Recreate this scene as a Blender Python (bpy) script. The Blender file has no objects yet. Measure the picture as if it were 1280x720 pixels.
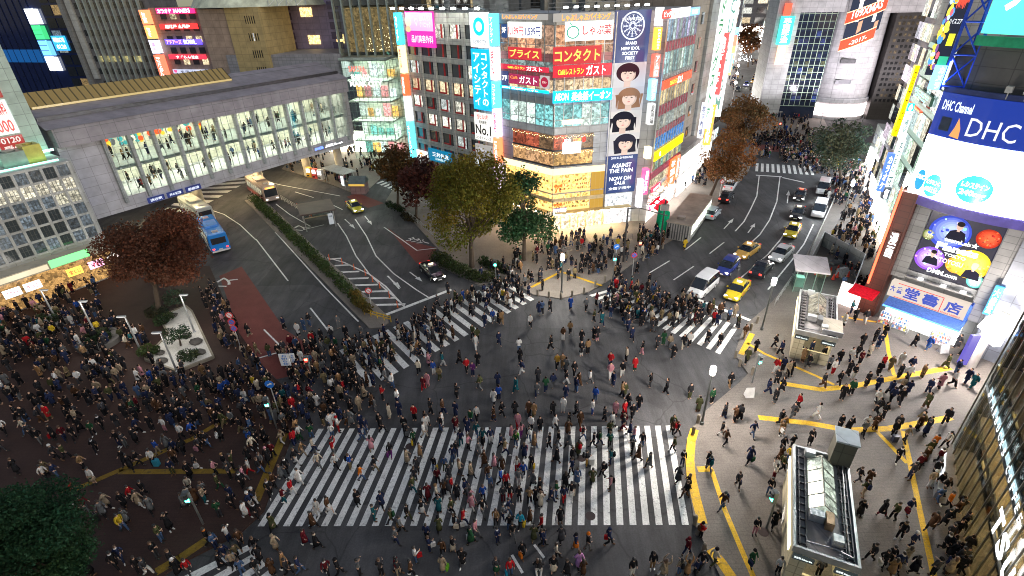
import bpy, bmesh, math, random
import numpy as np
from mathutils import Vector, Matrix

R = random.Random(11)
sc = bpy.context.scene
COL = sc.collection
PI = math.pi

# ------------------------------------------------------------------ camera
CAM_H = 30.0
FOC = 650.0            # focal length in pixels of a 1280 px wide frame
down = Vector((30, -1140, -650)).normalized()
wz = -down
fw = Vector((0, 0, -1))
wy = (fw - wz * fw.dot(wz)).normalized()
wx = wy.cross(wz)
cam_rot = Matrix((wx, wy, wz))
cd = bpy.data.cameras.new('camera')
cam = bpy.data.objects.new('camera', cd)
COL.objects.link(cam)
cam.matrix_world = Matrix.Translation((0, 0, CAM_H)) @ cam_rot.to_4x4()
cd.sensor_width = 36
cd.lens = 36 * FOC / 1280
cd.clip_start = 0.5
cd.clip_end = 3000
sc.camera = cam

# ------------------------------------------------------------------ light
world = bpy.data.worlds.new('World')
sc.world = world
world.use_nodes = True
wn = world.node_tree.nodes
bg = wn['Background']
sky = wn.new('ShaderNodeTexSky')
sky.sky_type = 'NISHITA'
sky.sun_disc = False
sky.sun_elevation = math.radians(20)
sky.sun_rotation = math.radians(150)
world.node_tree.links.new(sky.outputs[0], bg.inputs[0])
bg.inputs[1].default_value = 0.058
sl = bpy.data.lights.new('city_glow', 'SUN')
sl.energy = 0.52
sl.angle = math.radians(45)
sl.color = (1.0, 0.95, 0.9)
so = bpy.data.objects.new('city_glow', sl)
COL.objects.link(so)
so.rotation_euler = Vector((-0.50, 0.42, -0.95)).to_track_quat('-Z', 'Y').to_euler()
sc.view_settings.view_transform = 'Standard'
sc.view_settings.look = 'None'
sc.view_settings.exposure = 0.75
sc.view_settings.gamma = 1.0
try:
    sc.cycles.use_denoising = True
    sc.cycles.denoiser = 'OPENIMAGEDENOISE'
except Exception:
    pass
sc.cycles.filter_width = 1.0
sc.cycles.max_bounces = 5
sc.cycles.diffuse_bounces = 2
sc.cycles.glossy_bounces = 2
sc.cycles.transparent_max_bounces = 8
sc.cycles.sample_clamp_indirect = 4.0
sc.cycles.use_light_tree = True
sc.cycles.caustics_reflective = False
sc.cycles.caustics_refractive = False

# ------------------------------------------------------------------ pixel <-> world
def ray(px, py):
    v = Vector(((px - 640) / FOC, -(py - 360) / FOC, -1))
    return cam_rot @ v

def G(px, py, z=0.0):
    r = ray(px, py)
    t = (z - CAM_H) / r.z
    return Vector((r.x * t, r.y * t, z))

def proj(p):
    c = cam_rot.transposed() @ (Vector(p) - Vector((0, 0, CAM_H)))
    return 640 - FOC * c.x / c.z, 360 + FOC * c.y / c.z

class Fac:
    """a vertical plane: local x runs along it (to the viewer's right), y goes into the building, z up"""
    def __init__(s, base, az):
        s.o = G(*base) if len(base) == 2 else Vector(base)
        a = math.radians(az)
        s.x = Vector((math.sin(a), math.cos(a), 0))
        s.n = Vector((-s.x.y, s.x.x, 0))
        s.m = Matrix((( s.x.x, s.n.x, 0, s.o.x), (s.x.y, s.n.y, 0, s.o.y), (0, 0, 1, 0), (0, 0, 0, 1)))
    def at(s, px, py):
        r = ray(px, py)
        t = (s.o.x * s.n.x + s.o.y * s.n.y) / (r.x * s.n.x + r.y * s.n.y)
        p = Vector((r.x * t, r.y * t, CAM_H + r.z * t))
        return (p - s.o).dot(s.x), p.z
    def shift(s, dx=0, dy=0):
        f = Fac.__new__(Fac)
        f.o = s.o + s.x * dx + s.n * dy
        f.x, f.n = s.x, s.n
        f.m = s.m.copy(); f.m[0][3] = f.o.x; f.m[1][3] = f.o.y
        return f

def far_point(px, py, dist):
    r = ray(px, py)
    h = Vector((r.x, r.y, 0)).normalized()
    return (h.x * dist, h.y * dist, 0)

# ------------------------------------------------------------------ materials
def new_mat(name):
    m = bpy.data.materials.new(name)
    m.use_nodes = True
    nt = m.node_tree
    return m, nt, nt.nodes['Principled BSDF'], nt.nodes['Material Output']

def N(nt, t, **kw):
    n = nt.nodes.new(t)
    for k, v in kw.items():
        setattr(n, k, v)
    return n

def coords(nt, scale, kind='Object', geo=False):
    if geo:
        g = N(nt, 'ShaderNodeNewGeometry'); out = g.outputs['Position']
    else:
        out = N(nt, 'ShaderNodeTexCoord').outputs[kind]
    mp = N(nt, 'ShaderNodeMapping')
    mp.inputs['Scale'].default_value = (scale,) * 3 if not isinstance(scale, tuple) else scale
    nt.links.new(out, mp.inputs[0])
    return mp.outputs[0]

def noise(nt, vec, scale, detail=4, rough=0.6):
    n = N(nt, 'ShaderNodeTexNoise')
    n.inputs['Scale'].default_value = scale
    n.inputs['Detail'].default_value = detail
    n.inputs['Roughness'].default_value = rough
    nt.links.new(vec, n.inputs['Vector'])
    return n.outputs['Fac']

def remap(nt, v, a, b, lo, hi):
    n = N(nt, 'ShaderNodeMapRange')
    n.inputs[1].default_value = a; n.inputs[2].default_value = b
    n.inputs[3].default_value = lo; n.inputs[4].default_value = hi
    nt.links.new(v, n.inputs[0])
    return n.outputs[0]

def mul(nt, a, b, blend='MULTIPLY', fac=1.0):
    n = N(nt, 'ShaderNodeMix', data_type='RGBA', blend_type=blend)
    n.inputs[0].default_value = fac
    for i, v in ((6, a), (7, b)):
        if hasattr(v, 'links') or hasattr(v, 'is_linked'):
            nt.links.new(v, n.inputs[i])
        else:
            n.inputs[i].default_value = v
    return n.outputs[2]

def noisy_obj_color(name, rough=0.6, metal=0.0, lo=0.75, hi=1.15, scale=1.5, spec=0.5):
    m, nt, b, o = new_mat(name)
    oi = N(nt, 'ShaderNodeObjectInfo')
    v = coords(nt, 1.0)
    f = remap(nt, noise(nt, v, scale, 6), 0.3, 0.7, lo, hi)
    nt.links.new(mul(nt, oi.outputs['Color'], f), b.inputs['Base Color'])
    b.inputs['Roughness'].default_value = rough
    b.inputs['Metallic'].default_value = metal
    b.inputs['Specular IOR Level'].default_value = spec
    return m

M = {}
M['paint'] = noisy_obj_color('painted_surface', 0.45)
M['concrete'] = noisy_obj_color('concrete', 0.85, lo=0.6, hi=1.2, scale=0.5, spec=0.25)
M['metal'] = noisy_obj_color('brushed_metal', 0.4, 0.6)
M['car'] = noisy_obj_color('car_paint', 0.18, 0.0, 0.95, 1.03, 0.8, 0.6)
M['cloth'] = noisy_obj_color('cloth', 1.0, lo=0.7, hi=1.2, scale=6, spec=0.0)
M['rubber'] = noisy_obj_color('rubber', 0.9)
M['glass_dark'] = noisy_obj_color('dark_glass', 0.08, 0.0, 0.8, 1.1, 0.6, 0.7)

def tiled(name, base, sx, sz, line=0.55):
    """object colour with panel joints on a grid of sx by sz metres in object x/z"""
    m, nt, b, o = new_mat(name)
    oi = N(nt, 'ShaderNodeObjectInfo')
    v = coords(nt, 1.0)
    sp = N(nt, 'ShaderNodeSeparateXYZ'); nt.links.new(v, sp.inputs[0])
    ad = N(nt, 'ShaderNodeMath', operation='ADD'); nt.links.new(sp.outputs[0], ad.inputs[0]); nt.links.new(sp.outputs[1], ad.inputs[1])
    cb = N(nt, 'ShaderNodeCombineXYZ'); nt.links.new(ad.outputs[0], cb.inputs[0]); nt.links.new(sp.outputs[2], cb.inputs[1])
    br = N(nt, 'ShaderNodeTexBrick')
    br.offset = 0.0
    br.inputs['Color1'].default_value = (1, 1, 1, 1); br.inputs['Color2'].default_value = (.86, .86, .86, 1)
    br.inputs['Mortar'].default_value = (line, line, line, 1)
    br.inputs['Scale'].default_value = 1.0
    br.inputs['Mortar Size'].default_value = 0.03
    br.inputs['Brick Width'].default_value = sx; br.inputs['Row Height'].default_value = sz
    nt.links.new(cb.outputs[0], br.inputs['Vector'])
    f = remap(nt, noise(nt, v, 0.7, 6), 0.3, 0.7, 0.75, 1.12)
    c = mul(nt, mul(nt, oi.outputs['Color'], br.outputs['Color']), f)
    nt.links.new(c, b.inputs['Base Color'])
    b.inputs['Roughness'].default_value = 0.6
    return m
M['panel'] = tiled('cladding_panels', 0, 1.6, 1.2)
M['smallpanel'] = tiled('facade_tiles', 0, 0.9, 0.6)

def emitter(name, pattern=False):
    m, nt, b, o = new_mat(name)
    oi = N(nt, 'ShaderNodeObjectInfo')
    b.inputs['Base Color'].default_value = (.02, .02, .02, 1)
    b.inputs['Roughness'].default_value = 0.2
    col = oi.outputs['Color']
    if pattern:   # a lit interior seen through the pane: shelves, people and lamps as an uneven glow
        v = coords(nt, 1.0)
        n1 = remap(nt, noise(nt, v, 7.0, 3, 0.7), 0.32, 0.68, 0.5, 1.35)
        vo = N(nt, 'ShaderNodeTexVoronoi'); vo.distance = 'CHEBYCHEV'; vo.inputs['Scale'].default_value = 3.3
        ad = N(nt, 'ShaderNodeVectorMath', operation='ADD')
        nt.links.new(v, ad.inputs[0]); nt.links.new(oi.outputs['Location'], ad.inputs[1])
        nt.links.new(ad.outputs[0], vo.inputs['Vector'])
        sr = N(nt, 'ShaderNodeSeparateColor'); nt.links.new(vo.outputs['Color'], sr.inputs[0])
        n2 = remap(nt, sr.outputs[0], 0.0, 1.0, 0.35, 1.45)
        col = mul(nt, mul(nt, col, n1), n2)
    nt.links.new(col, b.inputs['Emission Color'])
    nt.links.new(oi.outputs['Alpha'], b.inputs['Emission Strength'])
    return m
M['glow'] = emitter('backlit_face')
M['window'] = emitter('lit_window', True)

def printed(name, em):
    m, nt, b, o = new_mat(name)
    a = N(nt, 'ShaderNodeAttribute', attribute_name='Col')
    oi = N(nt, 'ShaderNodeObjectInfo')
    nt.links.new(a.outputs['Color'], b.inputs['Base Color'])
    b.inputs['Roughness'].default_value = 0.7
    b.inputs['Specular IOR Level'].default_value = 0.0
    if em:
        nt.links.new(a.outputs['Color'], b.inputs['Emission Color'])
        nt.links.new(oi.outputs['Alpha'], b.inputs['Emission Strength'])
    return m
M['print'] = printed('self_lit_print', True)  # prints emit their own colours, standing in for spot or back light
M['crowd'] = printed('crowd_cloth', False)

def pane(name='clear_glass'):
    m, nt, b, o = new_mat(name)
    nt.nodes.remove(b)
    t = N(nt, 'ShaderNodeBsdfTransparent'); t.inputs[0].default_value = (.86, .93, .92, 1)
    g = N(nt, 'ShaderNodeBsdfGlossy'); g.inputs['Roughness'].default_value = 0.03
    mx = N(nt, 'ShaderNodeMixShader')
    lw = N(nt, 'ShaderNodeLayerWeight'); lw.inputs[0].default_value = 0.35
    mr = remap(nt, lw.outputs['Fresnel'], 0, 1, 0.04, 0.40)
    nt.links.new(mr, mx.inputs[0]); nt.links.new(t.outputs[0], mx.inputs[1]); nt.links.new(g.outputs[0], mx.inputs[2])
    nt.links.new(mx.outputs[0], o.inputs[0])
    return m
M['pane'] = pane()

def ground_mat(name, c1, c2, scale=0.25, rough=0.75, brick=None, stains=True, worn=None, patches=False):
    m, nt, b, o = new_mat(name)
    v = coords(nt, 1.0, geo=True)
    big = noise(nt, v, scale, 6, 0.65)
    fine = noise(nt, v, 9.0, 3, 0.7)
    mx = N(nt, 'ShaderNodeMix', data_type='RGBA')
    nt.links.new(remap(nt, big, 0.3, 0.7, 0, 1), mx.inputs[0])
    mx.inputs[6].default_value = (*c1, 1); mx.inputs[7].default_value = (*c2, 1)
    c = mul(nt, mx.outputs[2], remap(nt, fine, 0.25, 0.75, 0.72, 1.25))
    if stains:
        vo = N(nt, 'ShaderNodeTexVoronoi'); vo.inputs['Scale'].default_value = 0.35
        nt.links.new(v, vo.inputs['Vector'])
        c = mul(nt, c, remap(nt, vo.outputs['Distance'], 0.0, 0.35, 0.8, 1.0))
    if patches:      # resurfaced patches, tyre-polished streaks and sealed cracks
        vc = N(nt, 'ShaderNodeTexVoronoi'); vc.distance = 'CHEBYCHEV'; vc.inputs['Scale'].default_value = 0.11; nt.links.new(v, vc.inputs['Vector'])
        sr = N(nt, 'ShaderNodeSeparateColor'); nt.links.new(vc.outputs['Color'], sr.inputs[0])
        c = mul(nt, c, remap(nt, sr.outputs[0], 0, 1, 0.80, 1.22))
        c = mul(nt, c, remap(nt, noise(nt, coords(nt, (0.9, 0.12, 1), geo=True), 1.0, 5, 0.7), 0.35, 0.65, 0.72, 1.25))
        ve = N(nt, 'ShaderNodeTexVoronoi'); ve.feature = 'DISTANCE_TO_EDGE'; ve.inputs['Scale'].default_value = 0.16
        wv = N(nt, 'ShaderNodeVectorMath', operation='ADD'); wn_ = N(nt, 'ShaderNodeTexNoise'); wn_.inputs['Scale'].default_value = 0.5; nt.links.new(v, wn_.inputs['Vector']); nt.links.new(v, wv.inputs[0]); nt.links.new(wn_.outputs['Color'], wv.inputs[1]); nt.links.new(wv.outputs[0], ve.inputs['Vector'])
        c = mul(nt, c, remap(nt, ve.outputs['Distance'], 0.0, 0.012, 0.6, 1.0))
    if worn:         # paint scuffed through to the asphalt
        wm = N(nt, 'ShaderNodeMix', data_type='RGBA'); nt.links.new(remap(nt, noise(nt, v, 3.2, 8, 0.75), 0.54, 0.66, 0, 0.8), wm.inputs[0]); nt.links.new(c, wm.inputs[6]); wm.inputs[7].default_value = (*worn, 1); c = wm.outputs[2]
    if brick:
        br = N(nt, 'ShaderNodeTexBrick')
        br.inputs['Color1'].default_value = (1, 1, 1, 1); br.inputs['Color2'].default_value = (.92, .92, .92, 1)
        br.inputs['Mortar'].default_value = (.82, .82, .82, 1)
        br.inputs['Scale'].default_value = 1.0; br.inputs['Mortar Size'].default_value = 0.02
        br.inputs['Brick Width'].default_value = brick[0]; br.inputs['Row Height'].default_value = brick[1]
        nt.links.new(v, br.inputs['Vector'])
        c = mul(nt, c, br.outputs['Color'])
    nt.links.new(c, b.inputs['Base Color'])
    b.inputs['Roughness'].default_value = rough
    b.inputs['Specular IOR Level'].default_value = 0.3
    bp = N(nt, 'ShaderNodeBump'); bp.inputs['Strength'].default_value = 0.25; bp.inputs['Distance'].default_value = 0.02
    nt.links.new(fine, bp.inputs['Height']); nt.links.new(bp.outputs[0], b.inputs['Normal'])
    return m
M['asphalt'] = ground_mat('asphalt', (.044, .044, .047), (.078, .076, .078), patches=True)
M['redpave'] = ground_mat('red_paving', (.13, .035, .03), (.19, .055, .045), 0.5)
M['plaza_dark'] = ground_mat('brown_plaza_tiles', (.036, .018, .014), (.058, .031, .024), 0.2, brick=(0.6, 0.3))
M['plaza_pale'] = ground_mat('pale_plaza_tiles', (.108, .094, .084), (.178, .156, .140), 0.15, brick=(0.6, 0.3))
M['pavement'] = ground_mat('pavement_slabs', (.17, .148, .128), (.24, .21, .18), 0.3, brick=(0.5, 0.5))
M['whiteline'] = ground_mat('worn_white_paint', (.58, .58, .56), (.78, .78, .75), 0.6, 0.6, worn=(.10, .10, .10))
M['yellow'] = ground_mat('yellow_tactile_paving', (.56, .33, .012), (.74, .45, .016), 0.6, 0.7, brick=(0.3, 0.3), worn=(.22, .17, .10))
M['yellow_dim'] = ground_mat('dimmed_yellow_tactile_paving', (.17, .10, .012), (.26, .16, .02), 0.6, 0.8, brick=(0.3, 0.3), worn=(.06, .045, .03))  # same paving with the plaza's dimness put into its colour, plus wear
M['sand'] = ground_mat('white_gravel', (.55, .52, .46), (.75, .72, .66), 0.8, 0.9, stains=False)

def leaf_mat():
    m, nt, b, o = new_mat('leaf')
    oi = N(nt, 'ShaderNodeObjectInfo')
    a = N(nt, 'ShaderNodeAttribute', attribute_name='Col')
    c = mul(nt, oi.outputs['Color'], a.outputs['Color'])
    nt.links.new(c, b.inputs['Base Color'])
    b.inputs['Roughness'].default_value = 0.7
    b.inputs['Specular IOR Level'].default_value = 0.2
    tr = N(nt, 'ShaderNodeBsdfTranslucent'); nt.links.new(c, tr.inputs[0])
    mx = N(nt, 'ShaderNodeMixShader'); mx.inputs[0].default_value = 0.3
    nt.links.new(b.outputs[0], mx.inputs[1]); nt.links.new(tr.outputs[0], mx.inputs[2])
    nt.links.new(mx.outputs[0], o.inputs[0])
    return m
M['leaf'] = leaf_mat()
def plain(name, c, rough=0.6):
    m, nt, b, o = new_mat(name)
    v = coords(nt, 1.0)
    f = remap(nt, noise(nt, v, 4, 4), 0.3, 0.7, 0.8, 1.15)
    nt.links.new(mul(nt, (*c, 1), f), b.inputs['Base Color'])
    b.inputs['Roughness'].default_value = rough
    return m
M['bark'] = plain('bark', (.07, .05, .035), 0.95)
M['skin'] = plain('skin', (.50, .31, .22), 0.6)
M['eye'] = plain('eye', (.02, .015, .012), 0.3)

# ------------------------------------------------------------------ object helpers
def tag(o, label=None, cat=None, group=None, kind=None):
    if label: o['label'] = label
    if cat: o['category'] = cat
    if group: o['group'] = group
    if kind: o['kind'] = kind
    return o

def empty(name, mat=None, label=None, cat=None, group=None):
    o = bpy.data.objects.new(name, None)
    o.empty_display_size = 0.2
    COL.objects.link(o)
    if mat is not None:
        o.matrix_world = mat
    return tag(o, label, cat, group)

class MB:
    def __init__(s):
        s.v = []; s.f = []; s.c = []; s.mi = []; s.col = (1, 1, 1); s.m = 0
    def add(s, vs, fs, mat=None):
        k = len(s.v)
        for p in vs:
            p = Vector(p)
            s.v.append(tuple(mat @ p) if mat is not None else tuple(p))
        for f in fs:
            s.f.append(tuple(k + i for i in f)); s.c.append(s.col); s.mi.append(s.m)
        return s
    def box(s, x0, x1, y0, y1, z0, z1, mat=None):
        return s.add([(x0, y0, z0), (x1, y0, z0), (x1, y1, z0), (x0, y1, z0), (x0, y0, z1), (x1, y0, z1), (x1, y1, z1), (x0, y1, z1)],
                     [(0, 3, 2, 1), (4, 5, 6, 7), (0, 1, 5, 4), (1, 2, 6, 5), (2, 3, 7, 6), (3, 0, 4, 7)], mat)
    def prism(s, pts, z0, z1):
        n = len(pts)
        a = sum(pts[i][0] * pts[(i + 1) % n][1] - pts[(i + 1) % n][0] * pts[i][1] for i in range(n))
        if a < 0: pts = pts[::-1]
        vs = [(p[0], p[1], z0) for p in pts] + [(p[0], p[1], z1) for p in pts]
        fs = [tuple(range(n))[::-1], tuple(range(n, 2 * n))] + [(i, (i + 1) % n, n + (i + 1) % n, n + i) for i in range(n)]
        return s.add(vs, fs)
    def poly(s, pts):
        return s.add(pts, [tuple(range(len(pts)))])
    def tube(s, p0, p1, r0, r1=None, n=8, cap=True):
        r1 = r0 if r1 is None else r1
        p0, p1 = Vector(p0), Vector(p1)
        d = (p1 - p0).normalized()
        u = d.orthogonal().normalized(); w = d.cross(u)
        vs = []
        for p, r in ((p0, r0), (p1, r1)):
            for i in range(n):
                a = 2 * PI * i / n
                vs.append(p + (u * math.cos(a) + w * math.sin(a)) * r)
        fs = [(i, (i + 1) % n, n + (i + 1) % n, n + i) for i in range(n)]
        if cap: fs += [tuple(range(n))[::-1], tuple(range(n, 2 * n))]
        return s.add(vs, fs)
    def path(s, pts, r, n=6):
        for a, b in zip(pts[:-1], pts[1:]): s.tube(a, b, r, r, n)
        return s
    def lathe(s, prof, n=16, c=(0, 0, 0), sx=1, sy=1):
        vs = []; fs = []
        for r, z in prof:
            for i in range(n):
                a = 2 * PI * i / n
                vs.append((c[0] + r * math.cos(a) * sx, c[1] + r * math.sin(a) * sy, c[2] + z))
        for k in range(len(prof) - 1):
            for i in range(n):
                fs.append((k * n + i, k * n + (i + 1) % n, (k + 1) * n + (i + 1) % n, (k + 1) * n + i))
        fs.append(tuple(range(n))[::-1]); fs.append(tuple(range((len(prof) - 1) * n, len(prof) * n)))
        return s.add(vs, fs)
    def ball(s, c, r, n=8, sx=1, sy=1, sz=1):
        prof = [(max(r * math.sin(PI * k / n), 1e-3), -r * math.cos(PI * k / n) * sz) for k in range(n + 1)]
        return s.lathe(prof, n + 2, c, sx, sy)
    def disc(s, cx, cz, r, y, n=28, rx=None):
        rx = rx or r
        return s.poly([(cx + rx * math.cos(2 * PI * i / n), y, cz + r * math.sin(2 * PI * i / n)) for i in range(n)])
    def mesh(s, name):
        me = bpy.data.meshes.new(name)
        me.from_pydata(s.v, [], s.f)
        if any(c != (1, 1, 1) for c in s.c):
            at = me.attributes.new('Col', 'FLOAT_COLOR', 'CORNER')
            buf = []
            for f, c in zip(s.f, s.c): buf += [c[0], c[1], c[2], 1.0] * len(f)
            at.data.foreach_set('color', buf)
        if any(s.mi): me.polygons.foreach_set('material_index', s.mi)
        return me
    def build(s, name, mat, parent=None, color=None, matrix=None, smooth=False):
        me = s.mesh(name)
        for m in (mat if isinstance(mat, (list, tuple)) else [mat]): me.materials.append(m)
        if smooth: me.polygons.foreach_set('use_smooth', [True] * len(me.polygons))
        me.update()
        return link(name, me, parent, color, matrix)

def link(name, me, parent=None, color=None, matrix=None):
    o = bpy.data.objects.new(name, me)
    COL.objects.link(o)
    if parent is not None: o.parent = parent
    if matrix is not None:
        if parent is not None: o.matrix_local = matrix
        else: o.matrix_world = matrix
    if color is not None: o.color = (*color, 1.0) if len(color) == 3 else color
    return o

_text = {}
def text_mesh(body, bold=0.0, spacing=1.0):
    """outline of a word from Blender's built-in font, scaled to the unit box in x and z"""
    k = (body, bold)
    if k in _text: return _text[k]
    c = bpy.data.curves.new('lettering', 'FONT')
    c.body = body; c.size = 1; c.resolution_u = 2; c.offset = bold; c.align_x = 'CENTER'; c.space_line = spacing if '\n' in body else 1
    o = bpy.data.objects.new('lettering', c)
    COL.objects.link(o)
    me = bpy.data.meshes.new_from_object(o.evaluated_get(bpy.context.evaluated_depsgraph_get()))
    bpy.data.objects.remove(o); bpy.data.curves.remove(c)
    n = len(me.vertices)
    co = np.empty(n * 3); me.vertices.foreach_get('co', co); co = co.reshape(n, 3)
    mn, mx = co.min(0), co.max(0)
    co = (co - mn) / np.maximum(mx - mn, 1e-6)
    fs = [tuple(p.vertices) for p in me.polygons]
    bpy.data.meshes.remove(me)
    _text[k] = (co, fs, (mx - mn))
    return _text[k]

def letters(body, parent, x0, x1, z0, z1, y, color, strength=1.0, mat='glow', bold=0.02, name='lettering', vertical=False):
    if vertical: body = '\n'.join(body)
    co, fs, _ = text_mesh(body, bold)
    me = bpy.data.meshes.new(name)
    me.from_pydata([(x0 + (x1 - x0) * a, y, z0 + (z1 - z0) * b) for a, b, _c in co], [], fs)
    me.materials.append(M[mat])
    return link(name, me, parent, (*color, strength))

# a sign, its face standing on facade F between two picture corners, with lettering as children
def sign(F, px0, py0, px1, py1, color, strength, label, texts=(), depth=0.25, group=None, name='sign', cat='sign', mat='glow', gap=0.02, frame=None, off=0.0):
    s0, z1 = F.at(px0, py0); s1, z0 = F.at(px1, py1)
    if s1 < s0: s0, s1 = s1, s0
    if z1 < z0: z0, z1 = z1, z0
    w, h = s1 - s0, z1 - z0
    root = MB().box(0, w, -depth - gap, -gap, 0, h).build(name, M[mat], None, (*color, strength), F.m @ Matrix.Translation((s0, -off, z0)))
    tag(root, label, cat, group)
    for t in texts:
        body, a0, b0, a1, b1, c = t[:6]
        st = t[6] if len(t) > 6 else strength
        letters(body, root, w * a0, w * a1, h * (1 - b1), h * (1 - b0), -depth - gap - 0.012, c, st, vertical=(len(t) > 7 and t[7] == 'v'))
    if frame:
        f = MB(); e = 0.06
        for b in ((-e, w + e, -e, 0), (-e, w + e, h, h + e), (-e, 0, 0, h), (w, w + e, 0, h)):
            f.box(b[0], b[1], -depth - gap - 0.03, -gap + 0.001, b[2], b[3])
        f.build('frame', M['paint'], root, frame)
    root['_wh'] = (w, h, depth + gap)
    return root

def sign_v(F, tl, bl, wpx, color, strength, label, text='', tcol=(1, 1, 1), tst=2.4, depth=.9, off=.2, group=None):
    """a tall narrow sign given by the two ends of its left edge and its width in the picture"""
    z1, z0 = F.at(*tl)[1], F.at(*bl)[1]; s0 = F.at(*bl)[0]; w = F.at(bl[0] + wpx, bl[1])[0] - s0; h = z1 - z0
    s0 = (s0 + F.at(*tl)[0]) / 2
    root = MB().box(0, w, -depth, 0, 0, h).build('blade_sign', M['glow'], None, (*color, strength), F.m @ Matrix.Translation((s0, -off, z0)))
    tag(root, label, 'sign', group)
    if text: letters(text, root, w * .2, w * .82, h * .06, h * .94, -depth - .012, tcol, tst, vertical=True)
    return root

# ------------------------------------------------------------------ ground and markings
KERB = 0.10
def inside(pt, poly):
    x, y = pt; c = False; n = len(poly)
    for i in range(n):
        x1, y1 = poly[i]; x2, y2 = poly[(i + 1) % n]
        if (y1 > y) != (y2 > y) and x < (x2 - x1) * (y - y1) / (y2 - y1) + x1: c = not c
    return c

o = MB().box(-900, 900, -200, 1500, -0.5, 0).build('ground', M['asphalt']); tag(o, kind='structure')

PAVE = {
 'plaza': ([(-420, 300), (-30, 342), (120, 340), (262, 333), (300, 418), (326, 455), (346, 476), (378, 503), (366, 545), (330, 640), (300, 668), (225, 706), (150, 760), (60, 900), (-900, 1100)], 'plaza_dark'),
 'median': ([(306, 251), (326, 246), (484, 395), (486, 404), (478, 410), (462, 411)], 'pavement'),
 'corner_pavement': ([(482, 252), (500, 259), (552, 317), (542, 330), (598, 357), (640, 351), (666, 369), (700, 374), (735, 366), (765, 349), (800, 323), (850, 295), (905, 250), (935, 215), (950, 185), (880, 170), (760, 240), (620, 240), (540, 205), (505, 215)], 'pavement'),
 'side_pavement': ([(352, 212), (395, 224), (440, 241), (462, 236), (487, 214), (515, 200), (470, 180), (380, 180)], 'pavement'),
 'right_plaza': ([(930, 408), (965, 378), (1005, 324), (1033, 270), (1046, 236), (1055, 205), (1120, 150), (1500, 300), (1900, 1000), (1100, 1100), (925, 770), (900, 722), (868, 655), (859, 600), (858, 548), (881, 515), (925, 478), (935, 468), (918, 443)], 'plaza_pale'),
 'far_pavement': ([(935, 170), (1000, 173), (1035, 160), (1020, 130), (960, 135), (930, 150)], 'pavement'),
}
for name, (poly, mt) in PAVE.items():
    pts = [G(*p).to_2d() for p in poly]
    o = MB().prism([(p.x, p.y) for p in pts], -0.3, KERB).build(name, M[mt]); tag(o, kind='structure')
def zat(px, py):
    return KERB if any(inside((px, py), v[0]) for v in PAVE.values()) else 0.0
def ground_at(px, py):
    z = zat(px, py)
    return G(px, py, z)

def flat(name, polys, mat, z):
    m = MB()
    for p in polys: m.poly([Vector((q[0], q[1], z)) for q in p])
    o = m.build(name, M[mat]); tag(o, kind='structure')
    bm = bmesh.new(); bm.from_mesh(o.data)
    for f in bm.faces:
        if f.normal.z < 0: f.normal_flip()
    bm.to_mesh(o.data); bm.free()
    return o

def zebra(name, TL, TR, BL, BR, n, fill=0.52, z=0.006):
    """n stripes, each running from the TL-TR line to the BL-BR line"""
    a, b, c, d = [G(*p).to_2d() for p in (TL, TR, BL, BR)]
    polys = []
    for k in range(n):
        t0, t1 = k / (n - 1 + fill), (k + fill) / (n - 1 + fill)
        polys.append([c.lerp(d, t0), c.lerp(d, t1), a.lerp(b, t1), a.lerp(b, t0)])
    return flat(name, polys, 'whiteline', z)
zebra('zebra_crossing', (398, 536), (839, 532), (322, 658), (861, 656), 34)
zebra('zebra_crossing', (424, 438), (628, 350), (462, 484), (668, 374), 18)
zebra('zebra_crossing', (768, 360), (924, 407), (736, 369), (900, 443), 17)
zebra('zebra_crossing', (310, 681), (352, 728), (214, 728), (290, 790), 5)
zebra('zebra_crossing', (945, 204), (1014, 208), (944, 214), (1018, 219), 11)
zebra('zebra_crossing', (978, 183), (985, 200), (1010, 185), (1032, 201), 6)
zebra('zebra_crossing', (330, 216), (235, 268), (268, 222), (205, 262), 9)
zebra('zebra_crossing', (470, 229), (496, 240), (478, 226), (504, 236), 6)

def strip(pts, wpx=None, w=0.15):
    """a painted line of width w metres through picture points, broken into quads on the ground"""
    ps = [G(*p).to_2d() for p in pts]
    out = []
    for a, b in zip(ps[:-1], ps[1:]):
        d = (b - a).normalized(); q = Vector((-d.y, d.x)) * w / 2
        a2 = a - d * 0.02; b2 = b + d * 0.02
        out.append([a2 + q, a2 - q, b2 - q, b2 + q])
    return out
lines = []
for pts in ([(320, 299), (360, 351)], [(262, 262), (280, 268), (300, 281), (320, 300)], [(388, 385), (410, 413)],
            [(344, 290), (407, 360), (448, 402)], [(422, 279), (433, 295), (445, 320), (462, 343), (480, 360), (505, 382)],
            [(444, 274), (458, 295), (470, 320), (492, 342), (520, 362), (536, 372)], [(411, 254), (428, 262)], [(369, 240), (392, 247)], [(285, 215), (350, 231), (425, 245)],
            [(857, 312), (876, 297)], [(887, 317), (905, 303)], [(812, 341), (837, 326)], [(842, 350), (867, 333)],
            [(919, 289), (930, 277), (938, 262), (946, 245), (949, 220)], [(936, 306), (950, 293), (962, 275), (971, 252), (975, 221)],
            [(915, 357), (938, 337), (960, 318), (975, 300), (986, 284)], [(960, 362), (990, 325), (1005, 305), (1017, 280)],
            [(485, 345), (499, 361)], [(378, 322), (377, 322)], [(480, 284), (500, 298), (521, 313)], [(547, 310), (521, 313)], [(380, 287), (405, 281)], [(345, 255), (362, 268), (388, 283)],
            [(330, 412), (350, 432), (357, 438)], [(357, 438), (322, 448)], [(640, 694), (653, 716)], [(668, 681), (680, 697)]):
    lines += strip(pts, w=0.17)
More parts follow.
